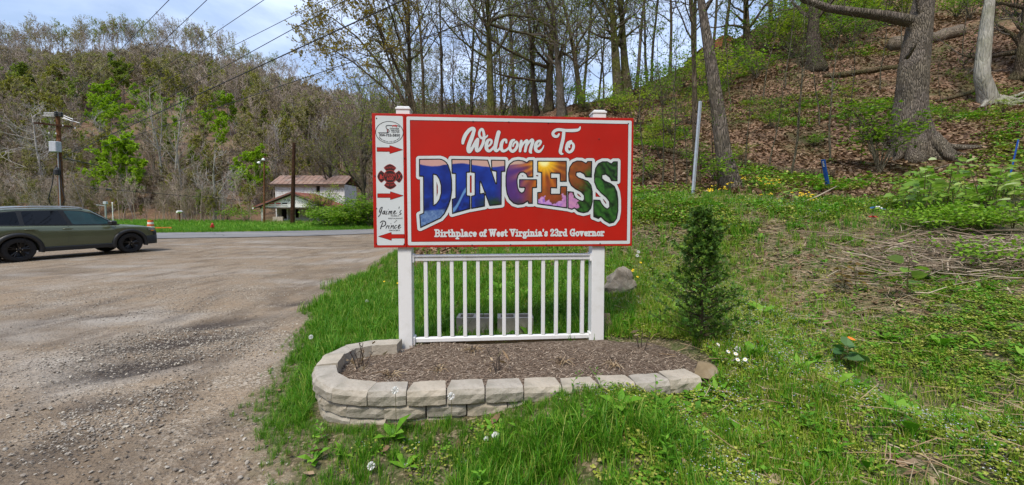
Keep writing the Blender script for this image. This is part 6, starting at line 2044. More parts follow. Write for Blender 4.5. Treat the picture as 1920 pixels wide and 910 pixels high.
for (px, d, hgt, w, lab) in ((199, 38, 2.6, .14, 'grey-green service post rising behind the car windshield'), (212, 39, 2.4, .07, 'thin white marker post rising behind the car hood')):
    b = ground_at(px, d)
    rt_ = empty('marker_post', b)
    MB().tube([(0, 0, -.2), (0, 0, hgt)], w / 2, 8).build('post', M['galv'] if w > .1 else M['white_plain'], rt_)
    if w > .1:
        MB().box(-.16, .16, -.1, .1, hgt - .28, hgt - .02, bev=.02).build('meter_head', M['grey_paint'], rt_)
        MB().tube([(-.9, 0, hgt - .35), (0, 0, hgt - .45)], .03, 5).build('side_pipe', M['galv'], rt_)
    else: MB().box(-.06, .06, -.02, .02, hgt, hgt + .12).build('reflector', M['white_plain'], rt_)
    tag(rt_, lab, 'post')
b = ground_at(337, 46)
mbx = empty('mailbox', b)
MB().box(-.05, .05, -.05, .05, -.2, 1.1).build('post', M['polewood'], mbx)
MB().prism([(-.14, 1.1)] + [(.14 * math.cos(a), 1.26 + .14 * math.sin(a)) for a in np.linspace(0, math.pi, 9)] [::1] + [], -.3, .3).build('box', M['white_plain'], mbx)
tag(mbx, 'white mailbox on a short post at the foot of the far hill', 'mailbox')

# ------------------------------------------------------------------ the parked car
def build_car():
    rear = P(37, 495, 12.0); front = P(242, 473, 14.5)
    rear[2], front[2] = h1(rear[0], rear[1]), h1(front[0], front[1])
    hd = front - rear; wb = 2.72
    ang = math.atan2(hd[1], hd[0]); pit = math.atan2(hd[2], math.hypot(hd[0], hd[1]))
    f_ = nrm(hd); left = np.array([-math.sin(ang), math.cos(ang), 0])
    track = .80
    mid = (rear + front) / 2 + left * track           # seen wheels are on the car's right
    root = empty('parked_car', mid)
    root.rotation_euler = Matrix(((f_[0], left[0], np.cross(f_, left)[0]), (f_[1], left[1], np.cross(f_, left)[1]), (f_[2], left[2], np.cross(f_, left)[2]))).to_euler()
    tag(root, 'dark olive green sport utility car with black wheels parked on the gravel', 'car')
    xr, xf, RW = -wb / 2, wb / 2, .375
    AR = .445
    x = np.linspace(-2.27, 2.33, 116)
    belt = np.interp(x, [-2.27, -2.2, -1.9, -1.0, 0, .9, 1.15, 1.6, 2.0, 2.2, 2.3, 2.33], [1.00, 1.10, 1.135, 1.12, 1.085, 1.06, 1.075, 1.035, .975, .91, .80, .74])
    hw = np.interp(x, [-2.27, -2.2, -2.0, -1.4, 0, 1.3, 1.9, 2.15, 2.28, 2.33], [.70, .80, .89, .925, .925, .92, .87, .78, .66, .56])
    sill = np.interp(x, [-2.27, -2.0, -1.7, 1.8, 2.1, 2.33], [.50, .38, .30, .30, .34, .48])
    for xc in (xr, xf):
        dd = AR ** 2 - (x - xc) ** 2
        sill = np.maximum(sill, np.where(dd > 0, RW + np.sqrt(np.maximum(dd, 0)), 0))
    V, F = [], []
    nprof = 9
    for i in range(len(x)):
        h_, s_, b_ = hw[i], min(sill[i], belt[i] - .12), belt[i]
        dz = b_ - s_
        half = [(0, s_ + .02), (h_ * .55, s_ + .01), (h_ * .95, s_), (h_ * .985, s_ + dz * .18), (h_, s_ + dz * .45), (h_ * .995, s_ + dz * .72), (h_ * .965, b_ - .05), (h_ * .91, b_ - .008), (h_ * .5, b_ + .02 * (1 if x[i] > 1 else 0)), (0, b_ + .03 * (1 if x[i] > 1 else 0))]
        row = [(x[i], -y, z) for (y, z) in half[::-1]] + [(x[i], y, z) for (y, z) in half[1:-1]]
        V += row
    n = len(row)
    for i in range(len(x) - 1):
        for j in range(n):
            j2 = (j + 1) % n
            F.append((i * n + j, i * n + n + j, i * n + n + j2, i * n + j2))
    F.append(tuple(range(n))); F.append(tuple(range(len(x) * n - 1, len(x) * n - n - 1, -1)))
    MB().add(V, F).build('body', M['paint'], root, True, True)
    # greenhouse
    def topz(q): return np.interp(q, [-2.2, -2.05, -1.85, -1.5, -.6, .1, .35, 1.12], [1.13, 1.40, 1.60, 1.655, 1.69, 1.685, 1.64, 1.09])
    def bz(q): return np.interp(q, x, belt) - .03
    def hwb(q): return np.interp(q, x, hw) * .905
    def hwt(q): return np.interp(q, [-2.2, -1.85, -1.0, .2, 1.12], [.70, .64, .68, .67, .74])
    def side_y(q, z):
        t = (z - bz(q)) / np.maximum(topz(q) - bz(q), .05)
        return hwb(q) * (1 - t) + hwt(q) * t
    gx = np.linspace(-2.19, 1.11, 60)
    V, F = [], []
    for q in gx:
        b_, t_ = bz(q), max(topz(q), bz(q) + .02)
        half = [(hwb(q), b_), (side_y(q, b_ * .6 + t_ * .4), b_ * .6 + t_ * .4), (side_y(q, t_ - .06) if t_ - b_ > .15 else hwb(q) * .98, t_ - min(.06, (t_ - b_) * .4)), (hwt(q) * .93 if t_ - b_ > .15 else hwt(q) * .97, t_ - .005), (hwt(q) * .5, t_ + .012), (0, t_ + .018)]
        V += [(q, -y, z) for (y, z) in half] + [(q, y, z) for (y, z) in half[-2::-1]]
    n = 11
    for i in range(len(gx) - 1):
        for j in range(n - 1):
            F.append((i * n + j, i * n + j + 1, i * n + n + j + 1, i * n + n + j))
    F.append(tuple(range(n))); F.append(tuple(range(len(gx) * n - 1, len(gx) * n - n - 1, -1)))
    roof = MB().add(V, F).build('cabin', M['paint'], root, True, True)
    def panel(name, poly, off, mat, par, both=True):
        """outline in x,z laid on the cabin side"""
        out = None
        for s in ((-1, 1) if both else (-1,)):
            us, vs, U, V_ = field(min(p[0] for p in poly) - .01, max(p[0] for p in poly) + .01, min(p[1] for p in poly) - .01, max(p[1] for p in poly) + .01, .035)
            f = seg_poly_sdf(U, V_, [poly])
            mb = sdf_mesh(MB(), f, us, vs, 0, full=True)
            for a in mb.v:
                a[:, 1] = s * (side_y(a[:, 0], a[:, 2]) + off)
            out = mb.build(name, mat, par)
        return out
    panel('window_surround', [(-2.02, 1.155), (-1.90, 1.42), (-1.72, 1.545), (-1.3, 1.60), (-.4, 1.625), (.12, 1.60), (.45, 1.50), (1.04, 1.115), (.5, 1.095), (-.5, 1.105)], .007, M['plastic'], root)
    panel('side_window', [(-1.97, 1.19), (-1.87, 1.40), (-1.70, 1.515), (-1.33, 1.565), (-1.30, 1.165)], .011, M['glass'], root)
    panel('side_window', [(-1.20, 1.16), (-1.22, 1.575), (-.42, 1.60), (-.24, 1.135)], .011, M['glass'], root)
    panel('side_window', [(-.13, 1.13), (-.30, 1.60), (.10, 1.575), (.42, 1.475), (.93, 1.14), (.5, 1.12)], .011, M['glass_green'], root)
    # windshield and rear window follow the roof line
    for (q0, q1, nm) in ((.42, 1.07, 'windshield'), (-2.14, -1.93, 'rear_window')):
        V, F = [], []
        qs = np.linspace(q0, q1, 8)
        for q in qs:
            for k in range(7):
                y = (k / 6 * 2 - 1) * hwt(q) * .86
                V.append((q, y, topz(q) + .026))
        for i in range(7):
            for k in range(6): F.append((i * 7 + k, i * 7 + k + 1, i * 7 + 8 + k, i * 7 + 7 + k))
        MB().add(V, F).build(nm, M['glass'], root, True, True)
    # cladding: sills, wheel arches, bumpers
    for s in (-1, 1):
        MB().box(-.93, .93, min(s * .86, s * .945), max(s * .86, s * .945), .27, .42, bev=.02).build('sill_cladding', M['plastic'], root)
        for xc, nm in ((xr, 'rear'), (xf, 'front')):
            V, F = [], []
            aa_ = np.linspace(R(-14), R(194), 26)
            for a in aa_:
                w_ = .085
                for (rr, yy) in ((AR - .03, .86), (AR - .02, .955), (AR + .03, .962), (AR + w_, .945), (AR + w_ + .01, .90)):
                    V.append((xc + rr * math.cos(a), s * yy * (1 if nm == 'rear' else np.interp(xc + rr * math.cos(a), [1.3, 1.9], [1, .955])), max(.2, RW + rr * math.sin(a))))
            for i in range(25):
                for k in range(4): F.append((i * 5 + k, i * 5 + k + 1, i * 5 + 6 + k, i * 5 + 5 + k))
            MB().add(V, F).build('arch_cladding', M['plastic'], root, True, True)
    def wrap(xs, zz0, zz1, off, mat, name, top=.0):
        V, F = [], []
        hwv = np.interp(xs, x, hw)
        pts = [(a, -h_ - off) for a, h_ in zip(xs, hwv)]
        nose = 2.36 if xs[0] > 0 else -2.30
        pts = pts + [(nose + (off if xs[0] > 0 else -off), -.40), (nose + (.03 if xs[0] > 0 else -.02), 0), (nose + (off if xs[0] > 0 else -off), .40)] + [(a, -b_) for a, b_ in pts[::-1]]
        for (a, b_) in pts: V += [(a, b_, zz0), (a, b_, zz1), (a * .985, b_ * .93, zz1 + top)]
        for i in range(len(pts) - 1):
            for k in range(2): F.append((i * 3 + k, i * 3 + k + 1, i * 3 + 4 + k, i * 3 + 3 + k))
        return MB().add(V, F).build(name, mat, root, True, True)
    wrap(np.array([1.86, 2.0, 2.12, 2.22, 2.29]), .30, .62, .02, M['plastic'], 'front_bumper', .03)
    wrap(np.array([-1.88, -2.0, -2.1, -2.18, -2.23]), .34, .66, .02, M['plastic'], 'rear_bumper', .03)
    wrap(np.array([2.10, 2.18, 2.25, 2.30]), .63, .80, .008, M['plastic'], 'grille', .02)
    for s in (-1, 1):
        for (nm, mat, x0, x1, z0, z1, off) in (('headlight', M['lamp'], 1.93, 2.22, .835, .905, .010), ('turn_lamp', M['amber'], 2.02, 2.14, .805, .835, .012), ('tail_lamp', M['red_iron'], -2.22, -1.95, .98, 1.06, .010)):
            V, F = [], []
            qs = np.linspace(x0, x1, 7)
            for q in qs:
                yy = np.interp(q, x, hw) + off
                V += [(q, s * yy, z0), (q, s * (yy - .012), z1)]
            for i in range(6): F.append((i * 2, i * 2 + 1, i * 2 + 3, i * 2 + 2))
            MB().add(V, F).build(nm, mat, root)
        # mirror, handles, roof rail, door seams
        MB().tube([(.82, s * .86, 1.10), (.80, s * .98, 1.14)], [.04, .05], 6).build('mirror', M['plastic'], root)
        MB().box(.70, .90, s * 1.04 - .11, s * 1.04 + .11, 1.07, 1.24, bev=.04).build('mirror_shell', M['plastic'], root)
        for xh in (-.28, -1.13):
            MB().box(xh - .11, xh + .11, min(s * .925, s * .955), max(s * .925, s * .955), .985, 1.015, bev=.008).build('door_handle', M['paint'], root)
        rl = [(-1.75, s * .63, 1.60), (-1.66, s * .645, 1.68), (-1.0, s * .66, 1.735), (-.2, s * .66, 1.735), (.12, s * .65, 1.70), (.2, s * .645, 1.67)]
        MB().tube(rl, .022, 8).build('roof_rail', M['galv'], root)
        for xs_ in ([(-1.26, .45), (-1.22, .62), (-1.25, .8), (-1.27, 1.1)], [(-.28, .40), (-.27, .7), (-.25, 1.08)], [(.86, .42), (.90, .7), (.95, 1.05)]):
            pts = []
            for (a, z) in xs_:
                t = (z - .3) / (.8)
                pts.append((a, s * (np.interp(a, x, hw) * np.interp(z, [.3, .45, .66, .86, 1.03, 1.1], [.955, .985, 1, .995, .965, .94]) + .0005), z))
            MB().tube(pts, .006, 4).build('door_seam', M['plastic'], root)
        MB().lathe([(.03, 0), (.03, .006)], 14, Matrix.Translation((1.12, s * .905, .97)) @ Matrix.Rotation(R(90) * (1 if s < 0 else -1), 4, 'X')).build('round_badge', M['chrome'], root)
    # wheels
    for xc in (xr, xf):
        for s in (-1, 1):
            Mw = Matrix.Translation((xc, s * track, RW)) @ Matrix.Rotation(R(90) if s < 0 else R(-90), 4, 'X')
            MB().box(xc - .42, xc + .42, min(s * .30, s * .62), max(s * .30, s * .62), .22, .80).build('wheel_well', M['plastic'], root)
            rm = MB().lathe([(.245, .02), (.248, .105), (.232, .108), (.222, .04), (.02, .035)], 30, Mw, False)
            wh = rm.build('wheel', M['rim'], root, True)
            MB().lathe([(.245, -.11), (.33, -.118), (.365, -.10), (.375, -.06), (.375, .06), (.365, .10), (.33, .118), (.245, .11)], 30, Mw, False).build('tyre', M['rubber'], wh, False)
            for k in range(5):
                a = k * 2 * math.pi / 5 + .3
                for da in (-.16, .16):
                    m_ = MB().tube([(.04 * math.cos(a), .04 * math.sin(a), .07), (.23 * math.cos(a + da), .23 * math.sin(a + da), .098)], [.02, .018], 5)
                    vv = np.concatenate(m_.v); mm = np.array(Mw)
                    MB().add(vv @ mm[:3, :3].T + mm[:3, 3], m_.f).build('spoke', M['rim'], wh)
            MB().lathe([(.045, .06), (.04, .095), (.02, .10)], 12, Mw).build('hub_cap', M['rim'], wh)
            for k in range(5):
                a = k * 2 * math.pi / 5
                MB().lathe([(.010, .09), (.010, .105)], 6, Mw @ Matrix.Translation((.065 * math.cos(a), .065 * math.sin(a), 0))).build('lug_nut', M['chrome'], wh)
build_car()

# ------------------------------------------------------------------ grass and weeds
gr = np.random.default_rng(21)
def grass_tuft(seed, n, h, spread, w, lean=.5):
    r = np.random.default_rng(seed)
    mb = MB()
    for k in range(n):
        a = r.uniform(0, 6.283); rad = spread * math.sqrt(r.random())
        p = np.array([math.cos(a) * rad, math.sin(a) * rad, -.01])
        H_ = h * r.uniform(.5, 1.1); b = r.uniform(0, 6.283); ln = H_ * r.uniform(.1, lean)
        d = np.array([math.cos(b), math.sin(b), 0]); s = np.array([-d[1], d[0], 0]) * w * r.uniform(.6, 1.2)
        p1 = p + d * ln * .25 + np.array([0, 0, H_ * .5]); p2 = p + d * ln * .65 + np.array([0, 0, H_ * .85]); p3 = p + d * ln * 1.15 + np.array([0, 0, H_ * .98])
        mb.add([p - s, p + s, p1 + s * .85, p1 - s * .85, p2 + s * .55, p2 - s * .55, p3], [(0, 1, 2, 3), (3, 2, 4, 5), (5, 4, 6)])
    return mb
GM = [leafmat('grass_lush', [(0, (.045, .17, .006)), (.5, (.085, .26, .010)), (.8, (.16, .35, .018)), (1, (.36, .40, .09))], .35),
      leafmat('grass_light', [(0, (.12, .23, .010)), (.45, (.22, .36, .018)), (.75, (.33, .43, .04)), (.9, (.42, .38, .15)), (1, (.45, .36, .18))], .35),
      leafmat('ground_ivy', [(0, (.09, .14, .016)), (.35, (.20, .27, .026)), (.7, (.33, .39, .05)), (1, (.48, .45, .12))], .25),
      leafmat('broad_weed', [(0, (.07, .22, .010)), (.5, (.14, .34, .02)), (1, (.23, .42, .04))], .35),
      leafmat('tiny_blossom', [(0, (.42, .42, .55)), (1, (.62, .62, .70))], .2),
      leafmat('dead_leaf', [(0, (.085, .05, .03)), (.4, (.17, .10, .055)), (.75, (.28, .19, .115)), (1, (.40, .30, .20))], .1, .8)]
tufts = [grass_tuft(s, 16, .15, .05, .0032).mesh('tuft', GM[0]) for s in range(4)] + [grass_tuft(10 + s, 12, .10, .05, .003).mesh('tuft', GM[1]) for s in range(3)] + [grass_tuft(20 + s, 22, .26, .06, .0040, .9).mesh('tuft', GM[0]) for s in range(2)]
def ivy_patch(seed, n, rad, ls, hmax, mat, flower=0):
    r = np.random.default_rng(seed)
    mb = MB(); 
    for k in range(n):
        a = r.uniform(0, 6.283); q = rad * math.sqrt(r.random())
        c = np.array([math.cos(a) * q, math.sin(a) * q, r.uniform(.004, hmax)])
        d = nrm(np.array([r.normal(), r.normal(), r.normal() * .25])); s = ls * r.uniform(.6, 1.3)
        sd = nrm(cross3(d, np.array([r.normal() * .25, r.normal() * .25, 1]))) * s * .45
        mb.add([c - d * s * .1, c + d * s * .35 + sd, c + d * s, c + d * s * .35 - sd], [(0, 1, 2, 3)])
    nf = len(mb.f)
    for k in range(flower):
        a = r.uniform(0, 6.283); q = rad * math.sqrt(r.random()); c = np.array([math.cos(a) * q, math.sin(a) * q, hmax * r.uniform(.9, 1.3)])
        s = r.uniform(.003, .006)
        mb.add([c + (-s, 0, 0), c + (0, -s, .002), c + (s, 0, 0), c + (0, s, .002)], [(0, 1, 2, 3)])
    me = mb.mesh('patch', [mat, GM[4]])
    mi = np.zeros(len(me.polygons), np.int32); mi[nf:] = 1
    me.polygons.foreach_set('material_index', mi)
    return me
ivy = [ivy_patch(30 + k, 34, .09, .022, .045, GM[2], 0) for k in range(3)] + [ivy_patch(35 + k, 30, .09, .020, .05, GM[2], 7) for k in range(2)] + [ivy_patch(40 + k, 20, .08, .03, .06, GM[3], 0) for k in range(2)]
def rosette(seed, n, L, w):
    r = np.random.default_rng(seed); mb = MB()
    for k in range(n):
        a = r.uniform(0, 6.283); d = np.array([math.cos(a), math.sin(a), 0]); s = np.array([-d[1], d[0], 0]); l = L * r.uniform(.6, 1.1); e = r.uniform(.3, 1.0)
        mb.add([(0, 0, 0), d * l * .5 + s * w * l + (0, 0, l * e * .6), d * l * .5 - s * w * l + (0, 0, l * e * .6), d * l + (0, 0, l * e * .75)], [(0, 2, 1), (2, 3, 1)])
    return mb.mesh('rosette', GM[3])
def stemweed(seed, h, n, L):
    r = np.random.default_rng(seed); mb = MB()
    mb.tube([(0, 0, 0), (r.normal(0, .02), r.normal(0, .02), h * .5), (r.normal(0, .03), r.normal(0, .03), h)], [.003, .0025, .0015], 4, False)
    for k in range(n):
        z = h * (.15 + .85 * k / n); a = k * 2.4; d = np.array([math.cos(a), math.sin(a), .35]); s = np.array([-d[1], d[0], 0]); l = L * (1.15 - .6 * k / n)
        p = np.array([0, 0, z])
        mb.add([p, p + d * l * .5 + s * l * .2, p + d * l, p + d * l * .5 - s * l * .2], [(0, 1, 2, 3)])
    return mb.mesh('stemweed', GM[3])
weeds = [rosette(50 + k, 9, .13, .16) for k in range(2)] + [rosette(54, 7, .17, .24)] + [stemweed(56 + k, .26, 12, .07) for k in range(2)]

def in_bed(x, y, pad=0.0):
    f = seg_poly_sdf(x, y, [[tuple(p) for p in bp[::5]] + [(-.98, 3.7), (.95, 3.74), (1.35, 3.62), (1.58, 3.35), (1.62, 3.0), (1.5, 2.78)]])
    return f < pad
def frustum(x, y, z, pad=230):
    px = CX + FPX * x / np.maximum(y, .3); py = HORIZON - FPX * (z - EYE) / np.maximum(y, .3)
    return (px > -pad) & (px < 1920 + pad) & (py < 1040) & (y > 1.2)
def points(n, x0, x1, ylo, yhi, keep, power=1.0):
    x = gr.uniform(x0, x1, n); y = ylo + (yhi - ylo) * gr.random(n) ** power
    # wider farther off
    k = keep(x, y)
    m = gr.random(n) < k
    x, y = x[m], y[m]
    z = H(x, y)
    v = frustum(x, y, z) & ~in_bed(x, y, .005)
    return x[v], y[v], z[v]
def lay_out(name, protos, xyz, pick, scl, label, cat, tilt=.12, dz=0.0):
    x, y, z = xyz
    n = len(x)
    rot = np.c_[gr.normal(0, tilt, n), gr.normal(0, tilt, n), gr.uniform(0, 6.283, n)]
    return scatter(name, protos, np.c_[x, y, z + dz], rot, scl, pick, label, cat)
def near_wall(x, y):
    d = np.full(x.shape, 9.0)
    for q in bp[::4]: d = np.minimum(d, np.hypot(x - q[0], y - q[1]))
    return d
# grass: thick by the wall and along the lot, thin on the weedy field
def keep_grass(x, y):
    g, l, v = masks(x, y)
    soil = np.clip(1 - g - l - v, 0, 1)
    field = smooth01(1.4, 2.4, x) * smooth01(12, 5, np.abs(y))
    n = fbm(x * 1.3 + 3, y * 1.3)
    frnt = smooth01(2.5, 2.3, y) * smooth01(-1.2, -.4, x)
    k = soil * (.9 - .68 * field) * smooth01(.15, .45, n + .22 * (1 - field)) * (1 - frnt * smooth01(.55, .42, fbm(x * 2.6, y * 2.6 + 8)) * .85)
    bare = np.exp(-(((x + .62) / .30) ** 2 + ((y - 2.14) / .14) ** 2)) + .8 * np.exp(-(((x + 1.22) / .22) ** 2 + ((y - 2.2) / .12) ** 2))
    return np.clip(k * (1 - np.clip(bare, 0, 1)), 0, 1)
g1 = tuple(np.concatenate(q) for q in zip(points(27000, -3.4, 3.9, 1.5, 6.2, keep_grass), points(9000, -2.3, 3.0, 1.5, 2.75, keep_grass)))
lush = smooth01(1.6, .4, g1[0])
pk = np.where(gr.random(len(g1[0])) < .12 + .68 * lush, gr.integers(0, 4, len(g1[0])), gr.integers(4, 7, len(g1[0])))
tall = (gr.random(len(pk)) < .10 + .35 * np.exp(-(((g1[0] + 1.62) / .22) ** 2 + ((g1[1] - 2.75) / .45) ** 2)) + .3 * np.exp(-(((g1[0] + .15) / .3) ** 2 + ((g1[1] - 2.42) / .12) ** 2)))
pk = np.where(tall & (lush > .5) & ~((g1[0] > -1.3) & (g1[0] < -.3) & (g1[1] < 2.5)), gr.integers(7, 9, len(pk)), pk)
sz = gr.uniform(.55, 1.15, len(pk)) * (.55 + .45 * smooth01(-.1, .7, fbm(g1[0] * .8, g1[1] * .8)))
edge_l = smooth01(.02, .55, g1[0] - np.interp(g1[1], _gy, _gx))
front = .22 * np.exp(-(((g1[1] - 2.33) / .13) ** 2)) * smooth01(.1, -.3, g1[0]) * smooth01(-1.5, -1.25, g1[0])
nw = near_wall(g1[0], g1[1])
wallf = np.exp(-(nw / .27) ** 2) * smooth01(2.75, 2.6, g1[1]) * smooth01(-1.55, -1.3, g1[0])
pk = np.where((wallf > .25) & (gr.random(len(pk)) < .93) & (pk > 6), gr.integers(0, 7, len(pk)), pk)
cin = np.exp(-(((g1[0] + .17) / .5) ** 2 + ((g1[1] - 4.0) / .15) ** 2)) * .5
sz = sz * (.35 + .65 * edge_l) * (1 - front) * (1 - (.42 + .22 * (g1[0] > -.4)) * wallf) * (1 - cin)
lay_out('grass', tufts, g1, pk, sz, 'green spring grass growing round the stone bed', 'grass')
g2 = points(20000, -7, 8, 5.8, 14, lambda x, y: keep_grass(x, y) * .9)
lay_out('bank_grass', tufts, g2, gr.integers(0, 7, len(g2[0])), gr.uniform(.8, 1.5, len(g2[0])), 'grass on the bank behind the sign', 'grass')
# verge across the road
def keep_verge(x, y): return masks(x, y)[2]
vx, vy, vz = points(30000, -60, 4, 28, 50, keep_verge)
lay_out('verge_grass', tufts, (vx, vy, vz), gr.choice([4, 5, 6, 7, 8], len(vx)), gr.uniform(.8, 1.7, len(vx)), 'bright grass verge on the far side of the road', 'grass')
# low ground cover with tiny pale blossoms on the field
def keep_ivy(x, y):
    g, l, v = masks(x, y)
    soil = np.clip(1 - g - l - v, 0, 1)
    dead = fbm(x * .9 + 40, y * .9)
    return soil * smooth01(.2, 1.0, x + .8 + .9 * smooth01(2.6, 2.4, y)) * (1 - .9 * np.exp(-(((x - 6.2) / 1.1) ** 2 + ((y - 4.9) / .6) ** 2))) * (.10 + .80 * smooth01(.58, .46, dead)) * smooth01(.22, .40, fbm(x * 3.1, y * 3.1 + 60))
i1 = points(48000, -1.0, 8.0, 1.3, 8.8, keep_ivy)
fl_ = fbm(i1[0] * .8 + 11, i1[1] * .8)
pk = np.where(gr.random(len(i1[0])) < smooth01(.42, .62, fl_) * .6, gr.integers(3, 5, len(i1[0])), np.where(gr.random(len(i1[0])) < .25, gr.integers(5, 7, len(i1[0])), gr.integers(0, 3, len(i1[0]))))
lay_out('ground_cover', ivy, i1, pk, gr.uniform(.4, .95, len(pk)), 'low ground cover with tiny pale blossoms on the sloping field', 'ground cover', .15)
i2 = points(11000, 0.5, 14, 6.5, 11, lambda x, y: keep_ivy(x, y))
lay_out('bank_ground_cover', ivy, i2, gr.integers(0, 7, len(i2[0])), gr.uniform(1.0, 2.0, len(i2[0])), 'ground cover along the edge of the woods', 'ground cover', .15)
w1 = points(1900, -2.0, 5.5, 1.9, 7.5, lambda x, y: (keep_grass(x, y) * .5 + keep_ivy(x, y) * .7) * (masks(x, y)[0] < .05))
lay_out('broad_leaf_weeds', weeds, w1, gr.integers(0, 5, len(w1[0])), gr.uniform(.4, .95, len(w1[0])), 'broad leaved weeds scattered through the grass', 'weeds', .15)
# green shoots in the litter on the slope
h1_ = points(9000, 0, 22, 9, 26, lambda x, y: masks(x, y)[1] * smooth01(.47, .62, fbm(x * .42, y * .42)) * .9)
lay_out('slope_greenery', ivy[:3] + ivy[5:] , h1_, gr.integers(0, 5, len(h1_[0])), gr.uniform(1.6, 3.4, len(h1_[0])), 'patches of low greenery on the leaf covered slope', 'ground cover', .15)
# dead leaves: single curled leaves strewn on the slope and field
def leaf_mesh(seed):
    r = np.random.default_rng(seed); mb = MB()
    c = r.uniform(.1, .5)
    mb.add([(-.05, 0, .012 * c), (-.015, .028, .02 * c), (.03, .022, .03 * c), (.06, 0, .01), (.03, -.022, .035 * c), (-.015, -.028, .015), (0, 0, -.004)], [(0, 6, 1), (1, 6, 2), (2, 6, 3), (3, 6, 4), (4, 6, 5), (5, 6, 0)])
    return mb.mesh('leaf', GM[5])
lvm = [leaf_mesh(k) for k in range(3)]
d1 = tuple(np.concatenate(q) for q in zip(points(56000, -3, 26, 8, 24, lambda x, y: masks(x, y)[1] * .95, 1.5), points(16000, 4, 40, 22, 36, lambda x, y: masks(x, y)[1] * .95)))
lay_out('leaf_litter', lvm, d1, gr.integers(0, 3, len(d1[0])), gr.uniform(.8, 1.7, len(d1[0])) * np.where(d1[1] > 23, 1.6, 1.0), 'brown fallen leaves covering the wooded slope', 'fallen leaves', .45, .012)
d2 = points(7000, -2.5, 6, 1.5, 9, lambda x, y: np.clip(1 - masks(x, y)[0], 0, 1) * (.15 + .85 * smooth01(.5, .62, fbm(x * .9 + 40, y * .9)) * (x > .5)))
lay_out('field_leaves', lvm, d2, gr.integers(0, 3, len(d2[0])), gr.uniform(.35, .9, len(d2[0])), 'dry leaves lying in the grass and weeds', 'fallen leaves', .5, .02)
# dry stems lying on the field
mb = MB()
sx_, sy_ = gr.uniform(1.2, 6.8, 9000), gr.uniform(1.7, 8.8, 9000)
_k = smooth01(.42, .56, fbm(sx_ * .9 + 40, sy_ * .9)) * .85 + .15 > gr.random(9000)
sx_, sy_ = sx_[_k], sy_[_k]
sz_ = H(sx_, sy_)
for x, y, z in zip(sx_, sy_, sz_):
    a = gr.normal(.1, .7); L = gr.uniform(.03, .16); z = z + gr.uniform(.005, .04)
    d = np.array([math.cos(a) * L, math.sin(a) * L, gr.normal(0, .03)])
    p = np.array([x, y, z])
    mb.tube([p - d, p + gr.normal(0, .01, 3), p + d], [.0022, .0028, .0015], 3, False)
tag(mb.build('dry_stems', M['straw']), 'dry straw coloured stems lying flat on the sloping field', 'dry stems', kind='stuff')
# the brush pile at the right: a tangle of thin sticks
mb = MB()
cB = P(1870, 500, 4.9)
bx_s, by_s = cB[0] - .2 + gr.normal(0, .85, 760), cB[1] + gr.normal(0, .45, 760)
for x, y, z0 in zip(bx_s, by_s, H(bx_s, by_s)):
    a = gr.normal(.05, .9); L = gr.uniform(.06, .42); r_ = gr.uniform(.002, .008)
    z = z0 + .04 + abs(gr.normal(.06, .09))
    d = np.array([math.cos(a) * L, math.sin(a) * L, gr.normal(0, .09) * (L + .2)])
    p = np.array([x, y, z])
    mb.tube([p - d, p + gr.normal(0, .03, 3), p + d], [r_, r_, r_ * .6], 4, False)
tag(mb.build('brush_tangle', M['brush']), 'tangle of dead grey sticks and stalks on the sloping field', 'brush', kind='stuff')
for k, (a_, b_, r_, lab) in enumerate((((1700, 492, 5.0), (1905, 483, 4.8), .018, 'long bleached branch lying across the brush tangle'), ((1670, 493, 5.1), (1800, 489, 5.2), .008, 'thin straight grey stick pointing at the brush tangle'),
        ((1830, 480, 5.0), (1862, 445, 5.1), .012, 'short upright pale branch sticking out of the brush tangle'), ((1840, 490, 4.9), (1890, 462, 4.9), .013, 'pale forked branch leaning on the brush tangle'),
        ((1630, 462, 5.6), (1780, 436, 6.0), .009, 'dark bent stick lying on the weedy field'), ((1490, 388, 7.8), (1568, 350, 8.6), .02, 'white weathered branch propped near the blue stake'),
        ((1585, 400, 7.4), (1690, 394, 7.2), .014, 'dead branch beside the crushed blue litter'), ((1880, 540, 4.2), (1895, 590, 3.9), .014, 'short pale stick at the right edge of the brush'))):
    p, q = P(*a_), P(*b_)
    for v in (p, q): v[2] = max(v[2], h1(v[0], v[1]) + r_)
    m_ = (p + q) / 2 + gr.normal(0, .02, 3)
    o = MB().tube(np.array([p, m_, q]) - p, [r_, r_ * .9, r_ * .5], 7).build('dead_branch', M['brush'], None, True)
    o.location = p
    tag(o, lab, 'branch')

